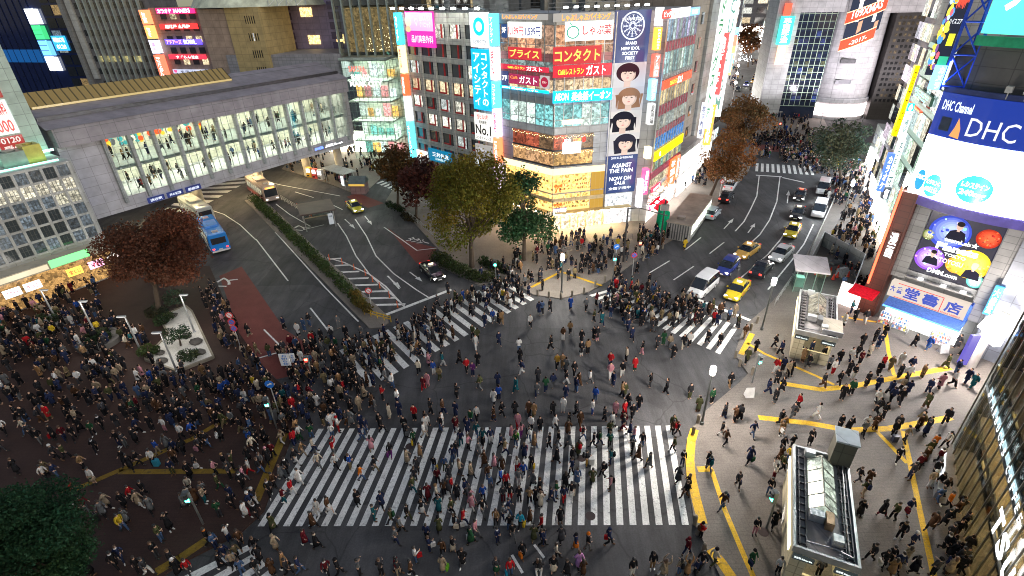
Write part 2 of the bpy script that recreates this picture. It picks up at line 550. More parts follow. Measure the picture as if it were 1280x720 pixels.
for pts in ([(481, 394), (564, 362)], [(871, 374), (939, 401)], [(945, 219), (977, 221)], [(978, 222), (1005, 228)]):
    lines += strip(pts, w=0.45)
flat('lane_markings', lines, 'whiteline', 0.010)
# hatched island and arrows
hatch = []
for k in range(8):
    y = 321 + k * 8.2; x0 = 405 + k * 7.2; x1 = 420 + k * 11.5
    hatch += strip([(x0 + 6, y + 3), (x1 + 6, y + 2)], w=0.4)
hatch += strip([(404, 321), (430, 328), (462, 343), (482, 358), (506, 384)], w=0.2)
flat('hatched_marking', hatch, 'whiteline', 0.013)
def arrow(a, b, w=0.16):
    p, q = G(*a).to_2d(), G(*b).to_2d(); d = (q - p).normalized(); s = Vector((-d.y, d.x)); L = (q - p).length
    m = p + d * L * 0.6
    return [[p + s * w / 2, p - s * w / 2, m - s * w / 2, m + s * w / 2], [m + s * w * 2.0, m - s * w * 2.0, q]]
ar = []
for a, b in (((431, 274), (444, 286)), ((456, 270), (465, 281)), ((484, 345), (501, 360)), ((512, 340), (528, 352)), ((905, 286), (917, 273)), ((935, 291), (944, 279)), ((984, 254), (986, 238))):
    ar += arrow(a, b)
flat('lane_arrows', ar, 'whiteline', 0.011)
flat('red_paving', [[G(*p).to_2d() for p in q] for q in (
    [(274, 345), (302, 333), (356, 412), (398, 438), (397, 462), (346, 474), (328, 457), (300, 418)],
    [(433, 246), (446, 241), (480, 254), (460, 260)], [(484, 284), (505, 300), (547, 310), (534, 334), (520, 328)],
    [(945, 180), (975, 183), (975, 190), (946, 188)])], 'redpave', 0.004)
# tactile paving
tac = []
def tact(pts, w): tac.extend(strip(pts, w=w))
tact([(868, 538), (864, 552), (862, 575), (864, 598), (870, 625), (878, 655)], 0.62)
tact([(888, 688), (902, 705), (918, 728)], 0.62)
tact([(872, 588), (890, 587)], 0.5)
tact([(889, 588), (905, 637), (925, 685), (942, 724)], 0.32)
tact([(926, 444), (940, 418)], 0.5); tact([(934, 430), (955, 443), (990, 458), (1022, 472), (1042, 482)], 0.3)
tact([(975, 480), (1025, 488), (1065, 484), (1135, 470), (1187, 461)], 0.55)
tact([(1105, 402), (1110, 440), (1117, 470)], 0.32); tact([(1052, 397), (1105, 405)], 0.3)
tact([(948, 523), (1010, 530), (1060, 539), (1110, 537), (1150, 530), (1188, 523)], 0.55)
tact([(1096, 541), (1133, 580)], 0.32); tact([(1128, 540), (1136, 576), (1147, 630), (1166, 718), (1172, 745)], 0.34)
tac_pale = tac; tac = []
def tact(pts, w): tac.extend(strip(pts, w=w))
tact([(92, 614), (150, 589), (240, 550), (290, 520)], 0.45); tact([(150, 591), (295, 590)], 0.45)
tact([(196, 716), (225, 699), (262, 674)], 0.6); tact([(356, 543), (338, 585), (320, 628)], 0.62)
flat('tactile_paving', tac, 'yellow_dim', KERB + 0.006); tac = tac_pale
tact([(700, 315), (700, 341), (664, 360)], 0.34); tact([(703, 341), (752, 358)], 0.34)
flat('tactile_paving', tac, 'yellow', KERB + 0.006)
# painted road words
for body, a, b, up in (('バス', (272, 366), (299, 349), None), ('バス', (372, 292), (388, 284), None), ('タクシー', (506, 301), (532, 307), None)):
    p, q = G(*a), G(*b); d = (q - p); L = d.length; d.normalize(); n = Vector((-d.y, d.x, 0))
    co, fs, _ = text_mesh(body, 0.02)
    hgt = 2.6 if body == 'バス' else 1.6
    m = MB(); m.add([p + d * (c[0] * L) + n * (c[1] * hgt) + Vector((0, 0, 0.014)) for c in co], fs)
    o = m.build('road_lettering', M['whiteline']); tag(o, kind='structure')
# manhole covers
for px, py in ((738, 645), (512, 558), (954, 665), (727, 573)):
    p = ground_at(px, py)
    o = MB().lathe([(0.33, 0.0), (0.33, 0.012), (0.28, 0.012), (0.27, 0.016), (0.01, 0.016)], 20, p).build('manhole_cover', M['rubber'], None, (.045, .03, .03))
    tag(o, {738: 'large dark manhole cover interrupting a stripe near the lower edge of the wide zebra', 512: 'dark square manhole patch on the left half of the wide zebra',
            954: 'round manhole cover on pale pavement left of the glass roofed entrance', 727: 'small manhole cover in the upper part of the wide zebra'}[px], 'manhole cover')

# ------------------------------------------------------------------ people: meshes
def skin_grow(joints, edges, root, sub):
    me = bpy.data.meshes.new('grown')
    names = list(joints)
    me.from_pydata([joints[k][0] for k in names], [(names.index(a), names.index(b)) for a, b in edges], [])
    o = bpy.data.objects.new('grown', me); COL.objects.link(o)
    o.modifiers.new('skin', 'SKIN')
    sv = me.skin_vertices[0].data
    for i, k in enumerate(names):
        r = joints[k][1]; sv[i].radius = (r, r) if not isinstance(r, tuple) else r
        sv[i].use_root = (k == root)
    if sub:
        md = o.modifiers.new('sub', 'SUBSURF'); md.levels = md.render_levels = sub
    out = bpy.data.meshes.new_from_object(o.evaluated_get(bpy.context.evaluated_depsgraph_get()))
    bpy.data.objects.remove(o); bpy.data.meshes.remove(me)
    vs = [v.co.copy() for v in out.vertices]; fs = [tuple(p.vertices) for p in out.polygons]
    bpy.data.meshes.remove(out)
    return vs, fs

POSES = ['stride', 'stride_other', 'stand', 'phone', 'short_step', 'pockets', 'raise']
def joints(pose):
    J = {}
    if pose in ('stride', 'stride_other'):
        s = 1 if pose == 'stride' else -1
        J['kf'] = (s * .09, .19, .49); J['af'] = (s * .09, .29, .08); J['tf'] = (s * .095, .44, .05)
        J['kb'] = (-s * .09, .02, .47); J['ab'] = (-s * .09, -.30, .15); J['tb'] = (-s * .095, -.20, .04)
        J['ef'] = (-s * .245, .05, 1.12); J['wf'] = (-s * .23, .23, .97)
        J['eb'] = (s * .25, -.13, 1.13); J['wb'] = (s * .25, -.14, .88)
    else:
        s = 1
        J['kf'] = (.10, .03, .48); J['af'] = (.11, 0, .08); J['tf'] = (.13, .15, .04)
        J['kb'] = (-.10, .02, .48); J['ab'] = (-.11, -.03, .08); J['tb'] = (-.13, .12, .04)
        J['ef'] = (-.25, -.02, 1.11); J['wf'] = (-.25, .07, .87)
        J['eb'] = (.25, -.02, 1.11); J['wb'] = (.25, .07, .87)
        if pose == 'short_step':
            J['kf'] = (.09, .12, .48); J['af'] = (.09, .14, .08); J['tf'] = (.095, .29, .05); J['kb'] = (-.09, .0, .47); J['ab'] = (-.09, -.18, .10); J['tb'] = (-.095, -.06, .04)
            J['eb'] = (.27, -.06, 1.13); J['wb'] = (.20, .13, 1.02); J['ef'] = (-.26, .04, 1.12); J['wf'] = (-.24, .2, .98)
        if pose == 'pockets':
            J['kf'] = (.09, .16, .49); J['af'] = (.09, .22, .08); J['tf'] = (.10, .37, .05); J['kb'] = (-.09, .02, .47); J['ab'] = (-.09, -.24, .13); J['tb'] = (-.09, -.13, .04)
            J['eb'] = (.29, -.10, 1.10); J['wb'] = (.20, .05, .93); J['ef'] = (-.29, -.10, 1.10); J['wf'] = (-.20, .05, .93)
        if pose == 'phone':
            J['eb'] = (.24, .03, 1.12); J['wb'] = (.10, .27, 1.22)
        if pose == 'raise':
            J['eb'] = (.28, .14, 1.52); J['wb'] = (.20, .24, 1.78)
            J['ef'] = (-.26, .10, 1.50); J['wf'] = (-.16, .24, 1.72) if pose == 'raise' else J['wf']
    J['s'] = s
    return J
LIMBS = lambda s: {'front_arm': -s, 'back_arm': s, 'front_leg': s, 'back_leg': -s}

def make_body(pose, sub):
    P = joints(pose); s = P['s']
    j = {'pelvis': ((0, 0, .93), .125), 'waist': ((0, .0, 1.08), .11), 'chest': ((0, .0, 1.27), .13), 'collar': ((0, 0, 1.40), .075),
         'neck': ((0, .0, 1.47), .052), 'jaw': ((0, .02, 1.535), .07), 'brow': ((0, .012, 1.605), .09), 'crown': ((0, 0, 1.675), .065)}
    e = [('pelvis', 'waist'), ('waist', 'chest'), ('chest', 'collar'), ('collar', 'neck'), ('neck', 'jaw'), ('jaw', 'brow'), ('brow', 'crown')]
    for q, sx in (('f', -s), ('b', s)):
        j['sh' + q] = ((sx * .17, 0, 1.385), .058); j['el' + q] = (P['e' + q], .042); j['wr' + q] = (P['w' + q], .03)
        d = (Vector(P['w' + q]) - Vector(P['e' + q])).normalized()
        j['pa' + q] = (tuple(Vector(P['w' + q]) + d * .07), (.038, .022))
        e += [('collar', 'sh' + q), ('sh' + q, 'el' + q), ('el' + q, 'wr' + q), ('wr' + q, 'pa' + q)]
    for q, sx in (('f', s), ('b', -s)):
        j['hip' + q] = ((sx * .095, 0, .86), .085); j['kn' + q] = (P['k' + q], .056); j['an' + q] = (P['a' + q], .038); j['to' + q] = (P['t' + q], .035)
        e += [('pelvis', 'hip' + q), ('hip' + q, 'kn' + q), ('kn' + q, 'an' + q), ('an' + q, 'to' + q)]
    vs, fs = skin_grow(j, e, 'pelvis', sub)
    m = MB(); m.add(vs, fs)
    if sub:
        for q, sx in (('f', -s), ('b', s)):      # four fingers and a thumb on each hand, slightly curled
            w, el = Vector(P['w' + q]), Vector(P['e' + q]); d = (w - el).normalized()
            side = d.cross(Vector((sx, 0, 0))).normalized()
            curl = Vector((-sx, 0, 0))
            base = w + d * .09
            for i, L in enumerate((.062, .075, .07, .052)):
                b0 = base + side * (.03 - .02 * i) - d * .01
                b1 = b0 + d * L * .55 + curl * .008; b2 = b1 + d * L * .35 + curl * .028
                m.tube(b0, b1, .0095, .0085, 5); m.tube(b1, b2, .0085, .006, 5)
            t0 = w + d * .03 + side * .03; t1 = t0 + side * .03 + d * .03 + curl * .01
            m.tube(t0, t1, .012, .010, 5); m.tube(t1, t1 + d * .03 + curl * .012, .010, .007, 5)
        m.add([(-.014, .098, 1.565), (.014, .098, 1.565), (0, .125, 1.568), (0, .098, 1.61)], [(0, 1, 2), (0, 2, 3), (1, 3, 2)])
        for x in (-.092, .092): m.ball((x, .0, 1.585), .026, 5, .5, 1, 1.2)
        m.m = 1
        for x in (-.034, .034): m.ball((x, .098, 1.60), .011, 4)
        m.ball((0, .088, 1.535), .018, 5, 1.3, .5, .4)
        m.m = 0
    return m

def make_jacket(pose, sub, coat):
    P = joints(pose); s = P['s']
    j = {'hem': ((0, 0, .84), (.165, .15)), 'waist': ((0, 0, 1.04), (.15, .135)), 'chest': ((0, 0, 1.26), (.175, .15)), 'collar': ((0, 0, 1.41), (.10, .09)), 'neck': ((0, 0, 1.475), .068)}
    e = [('hem', 'waist'), ('waist', 'chest'), ('chest', 'collar'), ('collar', 'neck')]
    for q, sx in (('f', -s), ('b', s)):
        w = Vector(P['w' + q]); el = Vector(P['e' + q])
        j['sh' + q] = ((sx * .175, 0, 1.375), .082); j['el' + q] = (P['e' + q], .066); j['cu' + q] = (tuple(w.lerp(el, .05)), .05)
        e += [('collar', 'sh' + q), ('sh' + q, 'el' + q), ('el' + q, 'cu' + q)]
    vs, fs = skin_grow(j, e, 'waist', sub)
    m = MB(); m.add(vs, fs)
    if coat:
        a = .12 if 'stride' in pose else .0
        m.lathe([(.155, 1.06), (.185, .88), (.215, .66), (.235, .46), (.20, .47)], 12 if sub else 8, (0, .0, 0), .95, .92 + a)
    return m

def make_trousers(pose, sub):
    P = joints(pose); s = P['s']
    j = {'pelvis': ((0, 0, .97), .128), 'seat': ((0, -.01, .88), .125)}
    e = [('pelvis', 'seat')]
    for q, sx in (('f', s), ('b', -s)):
        kn, an = Vector(P['k' + q]), Vector(P['a' + q])
        j['hip' + q] = ((sx * .10, 0, .80), .098); j['kn' + q] = (tuple(kn), .076); j['an' + q] = (tuple(an.lerp(kn, .08)), .066)
        e += [('seat', 'hip' + q), ('hip' + q, 'kn' + q), ('kn' + q, 'an' + q)]
    return MB().add(*skin_grow(j, e, 'pelvis', sub))

def make_shoe(pose, side):
    P = joints(pose); m = MB()
    for q in side:
        a, t = Vector(P['a' + q]), Vector(P['t' + q]); d = t - a; d = d.normalized()
        up = Vector((1, 0, 0)).cross(d); 
        if up.z < 0: up = -up
        rot = Matrix((Vector((1, 0, 0)), d, up)).transposed().to_4x4()
        mid = (a + t) / 2
        k = MB().lathe([(.012, -.05), (.05, -.045), (.052, -.01), (.042, .03), (.03, .055)], 9, (0, 0, 0), .95, 2.6)
        m.add(k.v, k.f, Matrix.Translation(mid + Vector((0, 0, .012))) @ rot)
    return m

def make_hair(long):
    m = MB()
    m.lathe([(.098, -.03), (.112, .03), (.108, .07), (.085, .105), (.045, .125), (.008, .13)], 12, (0, -.018, 1.585), .96, 1.05)
    if long:
        m.lathe([(.075, -.30), (.10, -.24), (.11, -.10), (.10, .04)], 10, (0, -.05, 1.60), 1.0, .62)
    else:
        m.lathe([(.05, -.085), (.085, -.07), (.095, .02)], 10, (0, -.035, 1.59), .95, .8)
    return m
def make_hat():
    return MB().lathe([(.118, .015), (.122, .05), (.112, .10), (.08, .145), (.03, .165), (.005, .167)], 12, (0, -.01, 1.585), .98, 1.06).lathe([(.12, .01), (.13, .02), (.13, .045), (.118, .05)], 12, (0, -.01, 1.585), .98, 1.06)
def make_pack():
    m = MB()
    m.lathe([(.10, 0), (.15, .02), (.155, .2), (.14, .36), (.09, .43), (.02, .445)], 10, (0, -.235, .98), 1.0, .62)
    m.lathe([(.06, 0), (.09, .02), (.09, .14), (.05, .17)], 8, (0, -.315, 1.02), 1.0, .45)
    for x in (-.11, .11): m.path([(x, -.16, 1.40), (x, -.02, 1.46), (x, .135, 1.36), (x, .14, 1.2), (x * 1.1, -.1, 1.04)], .016, 5)
    return m
def make_skirt():
    return MB().lathe([(.135, .99), (.17, .85), (.21, .62), (.235, .50), (.20, .51)], 14, (0, .01, 0), 1.0, .95)
def make_scarf():
    return MB().lathe([(.10, 0), (.115, .03), (.105, .075), (.085, .08)], 10, (0, .005, 1.415), 1, .95)

def finish(m, name, mats):
    me = m.mesh(name)
    for k in mats: me.materials.append(k)
    me.polygons.foreach_set('use_smooth', [True] * len(me.polygons))
    return me
M['hair'] = noisy_obj_color('hair', 0.5, lo=.7, hi=1.3, scale=20)
CL = {}
for p in POSES:
    CL['body', p] = finish(make_body(p, 1), 'body', [M['skin'], M['eye']])
    CL['jacket', p] = finish(make_jacket(p, 1, False), 'jacket', [M['cloth']])
    CL['coat', p] = finish(make_jacket(p, 1, True), 'coat', [M['cloth']])
    CL['trousers', p] = finish(make_trousers(p, 1), 'trousers', [M['cloth']])
    for q in 'fb': CL['shoe', p, q] = finish(make_shoe(p, q), 'shoe', [M['rubber']])
CL['hair', 0] = finish(make_hair(False), 'hair', [M['hair']]); CL['hair', 1] = finish(make_hair(True), 'hair', [M['hair']])
CL['hat'] = finish(make_hat(), 'hat', [M['cloth']]); CL['pack'] = finish(make_pack(), 'backpack', [M['cloth']])
CL['skirt'] = finish(make_skirt(), 'skirt', [M['cloth']]); CL['scarf'] = finish(make_scarf(), 'scarf', [M['cloth']])

COLOR = dict(black=(.016, .016, .018), charcoal=(.04, .04, .045), navy=(.018, .024, .055), grey=(.13, .135, .14), white=(.60, .59, .57), cream=(.50, .44, .35),
    beige=(.33, .26, .18), tan=(.27, .165, .085), camel=(.34, .19, .09), brown=(.09, .048, .028), khaki=(.20, .155, .085), olive=(.07, .075, .036), green=(.025, .08, .04),
    teal=(.018, .10, .12), blue=(.025, .075, .32), denim=(.065, .11, .21), red=(.42, .02, .025), maroon=(.11, .016, .022), pink=(.50, .23, .27), purple=(.16, .04, .18),
    orange=(.62, .17, .025), yellow=(.58, .40, .035), mustard=(.42, .23, .035), turquoise=(.025, .27, .40), lilac=(.52, .26, .52), lime=(.17, .46, .04))
for _k in COLOR:
    if _k not in ('black', 'charcoal', 'navy'): COLOR[_k] = tuple(c * (.82 if _k in ('white', 'cream') else .74) for c in COLOR[_k])
HEAD = dict(R=-90, L=90, U=0, D=180, RU=-45, LU=45, RD=-135, LD=135)

from collections import defaultdict
# every pedestrian of the lower half, read off the photograph: feet (in an enlarged tile), top, garment, lower garment, flags
# garment j jacket, c long coat, u suit; flags: heading, b: backpack, h: hat, k: scarf, g: held bag, l long hair, p holding a phone, w arms raised, s skirt instead of trousers
TILES = [
((0, 530), '''60,90 white j black RD;250,85 cream j denim D;300,125 charcoal j black R;385,178 black j grey RD;505,142 black c black D g:red;600,152 maroon j navy RD;690,148 black j black RD;745,75 black c black D;
855,103 green j black D;935,50 black u black RD;882,262 black u black LU;520,322 charcoal j black R h:white;612,320 olive j black R;530,488 navy j denim R;772,420 tan j black R;862,542 white j beige D s;
432,505 white j black R;445,462 khaki c black R l;178,455 black c black L;680,664 red j black R h:black;1090,205 black j navy D;1142,208 charcoal j grey R;1140,362 black c black D;30,250 black j charcoal R'''),
((160, 530), '''85,172 black c black R;108,82 navy j black R;345,68 white j pink D l;280,272 blue j beige U;245,372 white j black D;112,376 black j black R;42,412 black c black RD;372,232 grey c black U;440,272 navy j black D;
440,360 brown j black D l;415,455 navy j olive D;500,142 white j black D;590,112 blue j black R;728,208 black j denim R;660,245 charcoal j black R g:pink;850,148 black c black D g:white;630,402 black j beige R g:white;
575,488 black c black RD;800,462 pink j black R l;890,400 black j grey R h:tan;930,495 charcoal j black R;960,412 olive j black RU w;1045,578 black u black RD;1060,522 pink j grey R l;1112,457 white j red L;
1105,182 denim j black U;55,690 red j black R l;165,650 black j black D;575,610 cream j black D;700,655 grey j black U;835,592 olive j green R;945,692 navy c black U;1130,716 black c black R;705,712 beige j teal R'''),
((80, 620), '''62,92 black c brown R l;222,152 maroon j grey R;408,110 beige c black R;378,190 grey c black R;560,104 black c black RD;695,96 beige c white R l;805,150 grey c black RD;582,250 grey c black U;552,316 yellow j denim R l;
968,308 black c black RD w;892,412 olive j denim R;535,592 navy u navy RD;492,655 black u black RD;848,560 black j charcoal R l;1005,638 black j black R g:white;1142,706 red j charcoal RD k:white;700,690 black j black D;
262,716 black c black U h:brown;770,712 charcoal j white R'''),
((220, 620), '''92,108 grey c black L;142,58 cream c black U;195,66 brown c black U l;405,192 green j charcoal U;520,115 black j black R;642,192 white c maroon R g:red;690,112 navy j white R h:white;742,205 black u black R;888,312 olive c black D h:black;
312,442 black j black R k:orange;372,482 denim j navy R;490,412 white j navy R w;600,455 brown j black RD;568,574 khaki j black RD;468,586 navy j denim R;768,604 black c black RD;735,515 black j black U g:white;532,652 beige j black D l;
425,655 black c black R;612,712 denim j denim U;742,706 black j grey RD;912,492 beige c brown R h:beige;992,650 camel c black R l;884,716 brown c black U h:brown;1022,716 charcoal j black R;1125,694 navy j denim R g:tan;40,716 black c black U h:white'''),
((300, 530), '''160,200 black j black RD;112,184 blue j black U b:blue;240,172 black c black D;92,340 black c black U l;130,252 cream j black R;270,356 black c black RD h:pink;308,306 maroon j black U;192,448 black j denim R;208,394 grey j brown D;
392,182 beige j white L l;425,68 brown c black D;550,142 white j green R g:green;575,290 tan j beige R;515,368 black j white R;652,140 green j denim U;668,254 cream j navy R;838,128 white j denim U;895,76 white j red R h:red;850,288 red j grey RU w;
720,398 cream j grey R k:navy;870,402 white j black R k:maroon;1000,412 blue j khaki R b:black;1100,512 orange j denim R h:black;1095,152 navy j denim R;1140,86 navy j denim D;432,440 black j black RD k:white;385,500 grey c black R;
318,576 brown j black R;285,652 black u black RD;480,634 red j white R;548,542 white c white R;405,714 maroon j teal R;150,716 black j white R h:white'''),
((370, 620), '''210,172 white j white D l g:white;308,156 brown j white RD l s;562,84 black c black RD;782,104 navy c black RD;712,224 teal j teal R;868,256 olive j charcoal L b:green;1012,212 black j olive RD;1142,172 black j white R s l;
165,288 brown c black R l;95,438 maroon c navy R l;200,474 black c black R k:cream;908,432 grey j navy R;948,332 grey j black R g:tan;1082,600 white j denim R g:red;918,690 maroon j black R l;932,716 charcoal j beige D;290,716 maroon j black D k:white;
395,718 black j black R h:black;580,718 grey j black R w;775,718 charcoal j black U;1045,718 brown j black R l'''),
((450, 530), '''110,245 pink c beige U l;282,302 black j purple U l g:purple;145,428 black j khaki R h:black;420,122 black c black R g:grey;205,72 black j black R;492,192 green j black U g:yellow;580,122 white j cream R;612,38 white j black U;
732,66 black j denim LD;430,366 beige c white R l;545,302 tan c beige R l;520,442 charcoal c black D;500,524 charcoal j charcoal U;485,612 olive j teal R;672,422 black j denim U g:yellow;768,422 denim j olive U;840,342 navy j denim D h:black;
808,505 charcoal c black U;872,292 black j navy U;912,202 navy j teal U h:black;978,232 pink j black R l;870,82 maroon j white R l;970,82 navy c black D;1052,122 teal j denim U;1110,182 charcoal j black U;1072,296 grey c beige RD l;
900,465 beige j charcoal R l;1002,478 beige c black RD l;1122,378 brown c brown L;618,686 maroon c maroon U;695,684 cream j black R h:tan;830,604 red j black R l;880,674 black c black D;762,644 brown j black U l;560,714 black j black R;
950,644 navy j charcoal R h:black;1002,720 pink j white R l;1112,700 blue j black U;705,540 maroon j black U;800,620 charcoal c black U'''),
((520, 620), '''212,156 teal c black U g:white;325,164 olive j black R;505,124 pink c white RD l;602,174 black j grey RD;432,262 red j navy R g:white;215,332 olive c black U h:black;350,302 black j black R g:cream;540,364 pink j grey RD l;498,432 green c black R g:white;
125,505 navy j navy R p g:white;105,398 navy j black U;335,508 black j cream R s;248,690 beige c denim U g:lime;422,626 black c charcoal D;735,426 navy u navy RD;722,262 tan j black D l;870,384 black j grey D;842,312 black j denim U;
942,300 turquoise j black U g:yellow;955,556 black c black RD g:orange;725,700 charcoal j green D s;1092,712 black j white U l;850,718 red j denim D g:turquoise;785,212 grey j navy RD;835,168 navy j denim R;1128,320 red j black L;
1132,448 navy j black R;1060,410 olive c khaki U;1025,244 brown c charcoal R;1120,108 cream c black U;245,545 brown j black U'''),
((600, 530), '''30,184 teal j black D;98,178 navy j white D;190,222 navy j black R;228,282 khaki j navy R;282,132 pink c white R l;325,208 green j denim LD b:lime;372,122 pink j purple U l;440,156 black j denim U b:white;490,218 tan c denim R l;
400,312 navy c black U l g:pink;332,430 white j red U l g:red;462,404 black j black U g:yellow;130,404 pink c black R l;200,432 brown c black U l;78,508 brown j denim U;92,602 denim j grey U h:grey;188,546 blue j black R;238,584 red j black D l;
390,486 blue j black D;478,558 grey c black L;350,556 grey j white D;538,634 black j black R h:brown;625,226 black j black L;705,196 black j grey L k:beige;690,348 black c black L;800,212 grey c black L;792,106 brown c black D l;925,142 black j denim R b:red;
882,290 olive c black U b:red;955,382 black j mustard R b:black;1020,210 black j black L;1072,196 green j navy R b:black;832,348 black c black U;825,452 navy j black L;872,548 denim c white D;768,580 black c black U;1008,544 olive c black D;
1102,478 black j black L b:black;638,706 navy j navy R;685,660 green j denim R;752,706 navy j red D b:black;820,668 black j white D g:cream;355,706 black j black U;270,694 black j red D;212,706 charcoal j maroon U;500,712 black c black D;445,718 tan j black U'''),
((670, 620), '''215,240 black c black D g:white;70,442 navy j navy L;225,418 charcoal c black U;355,486 navy j orange R s h:black;462,486 black j grey R h:orange;650,442 navy j black R h:navy g:red;180,566 cream j black R l;155,696 black j cream D s l;
382,655 lilac c black U;35,716 charcoal j white U l;1042,656 black j tan D b:black;275,718 black c black R;422,718 brown c black U l;860,718 black j white D l;1132,718 beige c white L l'''),
((750, 530), '''210,62 charcoal j maroon L;265,106 navy c white L;85,106 olive j black U;82,208 teal j black U b:green;92,366 teal j navy L b:black;302,156 pink j denim L;372,222 black j denim D b:black;285,280 black j black L l;340,328 brown c black L l;
88,600 pink j charcoal L b:black;438,394 grey c black L l g:yellow;650,96 brown j black D;690,106 black j black R b:red;655,250 olive j black L;735,374 black u navy D;695,530 charcoal c black R l;785,590 black c black L l;765,664 black j brown L;
965,378 black j black LU p;975,432 navy j denim U b:teal;1120,190 brown j black R;1085,116 black j white R'''),
((820, 620), '''590,120 brown j denim L h:grey b:navy;395,380 red j black R h:black b:brown;268,530 maroon j navy RU h:maroon;400,655 black j black LD;510,628 cream j olive R h:black;205,704 beige j denim U l b:black;272,718 camel c black U l w;
70,718 beige c white RU w l;350,718 navy j black U;880,348 black j pink D;1050,284 black c black D;848,628 green c beige D h:black g:navy;1088,696 white j black D'''),
((900, 530), '''285,116 navy j denim D;540,104 tan c black D g:white;800,186 black c black D;255,350 navy c black LD g:green;150,568 charcoal j black D g:navy;550,252 black c black D;636,228 black j black U;605,345 yellow j denim LD;528,345 brown c black U;
545,425 olive j black R;478,500 white j maroon LU w l;432,636 black j denim LD p'''),
((1050, 530), '''50,96 black c black U;198,108 grey j black D;300,46 brown c brown D;470,112 black c black D;570,160 beige j charcoal D;690,56 brown j black D;752,106 navy c black D h:grey;500,350 black j black D k:white;825,232 orange j black U;
772,296 olive c brown U;935,212 white j black L b:black;735,362 brown c black U h:tan;690,418 maroon j black U;615,498 charcoal j navy L p;150,524 black j charcoal R;238,552 brown c black R;200,655 olive j beige U b:navy;
868,362 maroon j black D k:white;842,470 black c black D h:grey;795,572 beige j white D h:white;865,590 black j black U;915,632 black j black U l;868,706 denim j denim U'''),
((1060, 620), '''90,186 black c black R p;290,182 black c maroon R;395,214 olive j black L;522,166 navy j denim D g:maroon;452,386 black j black LD k:tan;548,476 navy j navy D h:white;190,576 charcoal j black L;298,636 black c black D g:white;352,612 black j black D;
432,662 navy j black D k:white;370,716 tan c brown U l;568,696 black c black R;492,610 beige j beige U l;748,720 charcoal j black U h:black;730,300 brown c black L;852,262 black c black L b:black;870,118 orange j black D;945,190 brown j black U;
885,398 charcoal j black D;840,492 black j black D k:white;885,712 beige c brown U l;962,615 charcoal c black U;1008,692 black j black LU;905,560 black c charcoal U'''),
((960, 620), '''442,722 charcoal j black U h:grey'''),
]
ZONES = [
 (lambda x, y: 318 + (658 - y) * .58 < x < 866 and 531 < y < 662, None),
 (lambda x, y: y >= 660 and 430 <= x < 700, 'on asphalt below the wide zebra'),
 (lambda x, y: y >= 655 and 700 <= x < 866, 'on asphalt below the right stripes'),
 (lambda x, y: y >= 660 and 300 <= x < 430, 'on asphalt below the left stripes'),
 (lambda x, y: y >= 660 and 215 <= x < 300, 'on the small corner zebra'),
 (lambda x, y: x < 100 and y > 575, 'beside the big dark tree'),
 (lambda x, y: x < 125, 'on plaza above the big tree'),
 (lambda x, y: x < 215 and y > 625, 'on the empty brown plaza'),
 (lambda x, y: x < 215 and y <= 592, 'on plaza by the yellow strip'),
 (lambda x, y: x < 310 and y > 592, 'around the green plaza signal'),
 (lambda x, y: x < 420, 'on the kerb left of stripes'),
 (lambda x, y: x > 1150 and y > 575, 'queueing by the glass storefront'),
 (lambda x, y: x > 1060 and y > 625, 'right of the glass roofed entrance'),
 (lambda x, y: x > 1060, 'on bright plaza by yellow paving'),
 (lambda x, y: x > 955, 'against the entrance left wall'),
 (lambda x, y: x >= 858 and y > 640, 'on yellow strip beside the kerb'),
 (lambda x, y: x >= 858, 'on pale plaza beside the zebra'),
 (lambda x, y: True, 'on road above the wide zebra'),
]
def zone(x, y):
    for t, z in ZONES:
        if t(x, y):
            if z: return z
            u = 'far' if y < 595 else 'near'
            p = 'left end' if x < 430 else 'left part' if x < 540 else 'middle' if x < 650 else 'right part' if x < 745 else 'right end'
            return f"on the wide zebra's {u} {p}"
def parse():
    out = []
    for (ox, oy), txt in TILES:
        for item in txt.replace('\n', '').split(';'):
            w = item.split()
            if not w: continue
            x, y = map(float, w[0].split(','))
            d = dict(x=ox + x / 7.2, y=oy + y / 7.2, top=w[1], kind=w[2], low=w[3], head=w[4], flags=set(), ex={})
            for f in w[5:]:
                if ':' in f: a, b = f.split(':'); d['ex'][a] = b
                else: d['flags'].add(f)
            out.append(d)
    return out
PEOPLE = parse()
GAR = {'j': 'jacket', 'c': 'long coat', 'u': 'suit'}
def extra(d):
    e = d['ex']
    if 'b' in e: return f"with {e['b']} backpack"
    if 'g' in e: return f"carrying {e['g']} bag"
    if 'h' in e: return f"and {e['h']} hat"
    if 'k' in e: return f"and {e['k']} scarf"
    if 'w' in d['flags']: return 'with raised arms'
    if 'p' in d['flags']: return 'holding a phone'
    return ''
def lower(d):
    return f"and {d['low']} {'skirt' if 's' in d['flags'] else 'trousers'}"
for d in PEOPLE:
    d['z'] = zone(d['x'], d['y']); d['t'] = f"{d['top']} {GAR[d['kind']]}"; d['e'] = extra(d); d['l'] = lower(d)
ORD = ['', 'second', 'third', 'fourth', 'fifth', 'sixth', 'seventh', 'eighth', 'ninth']
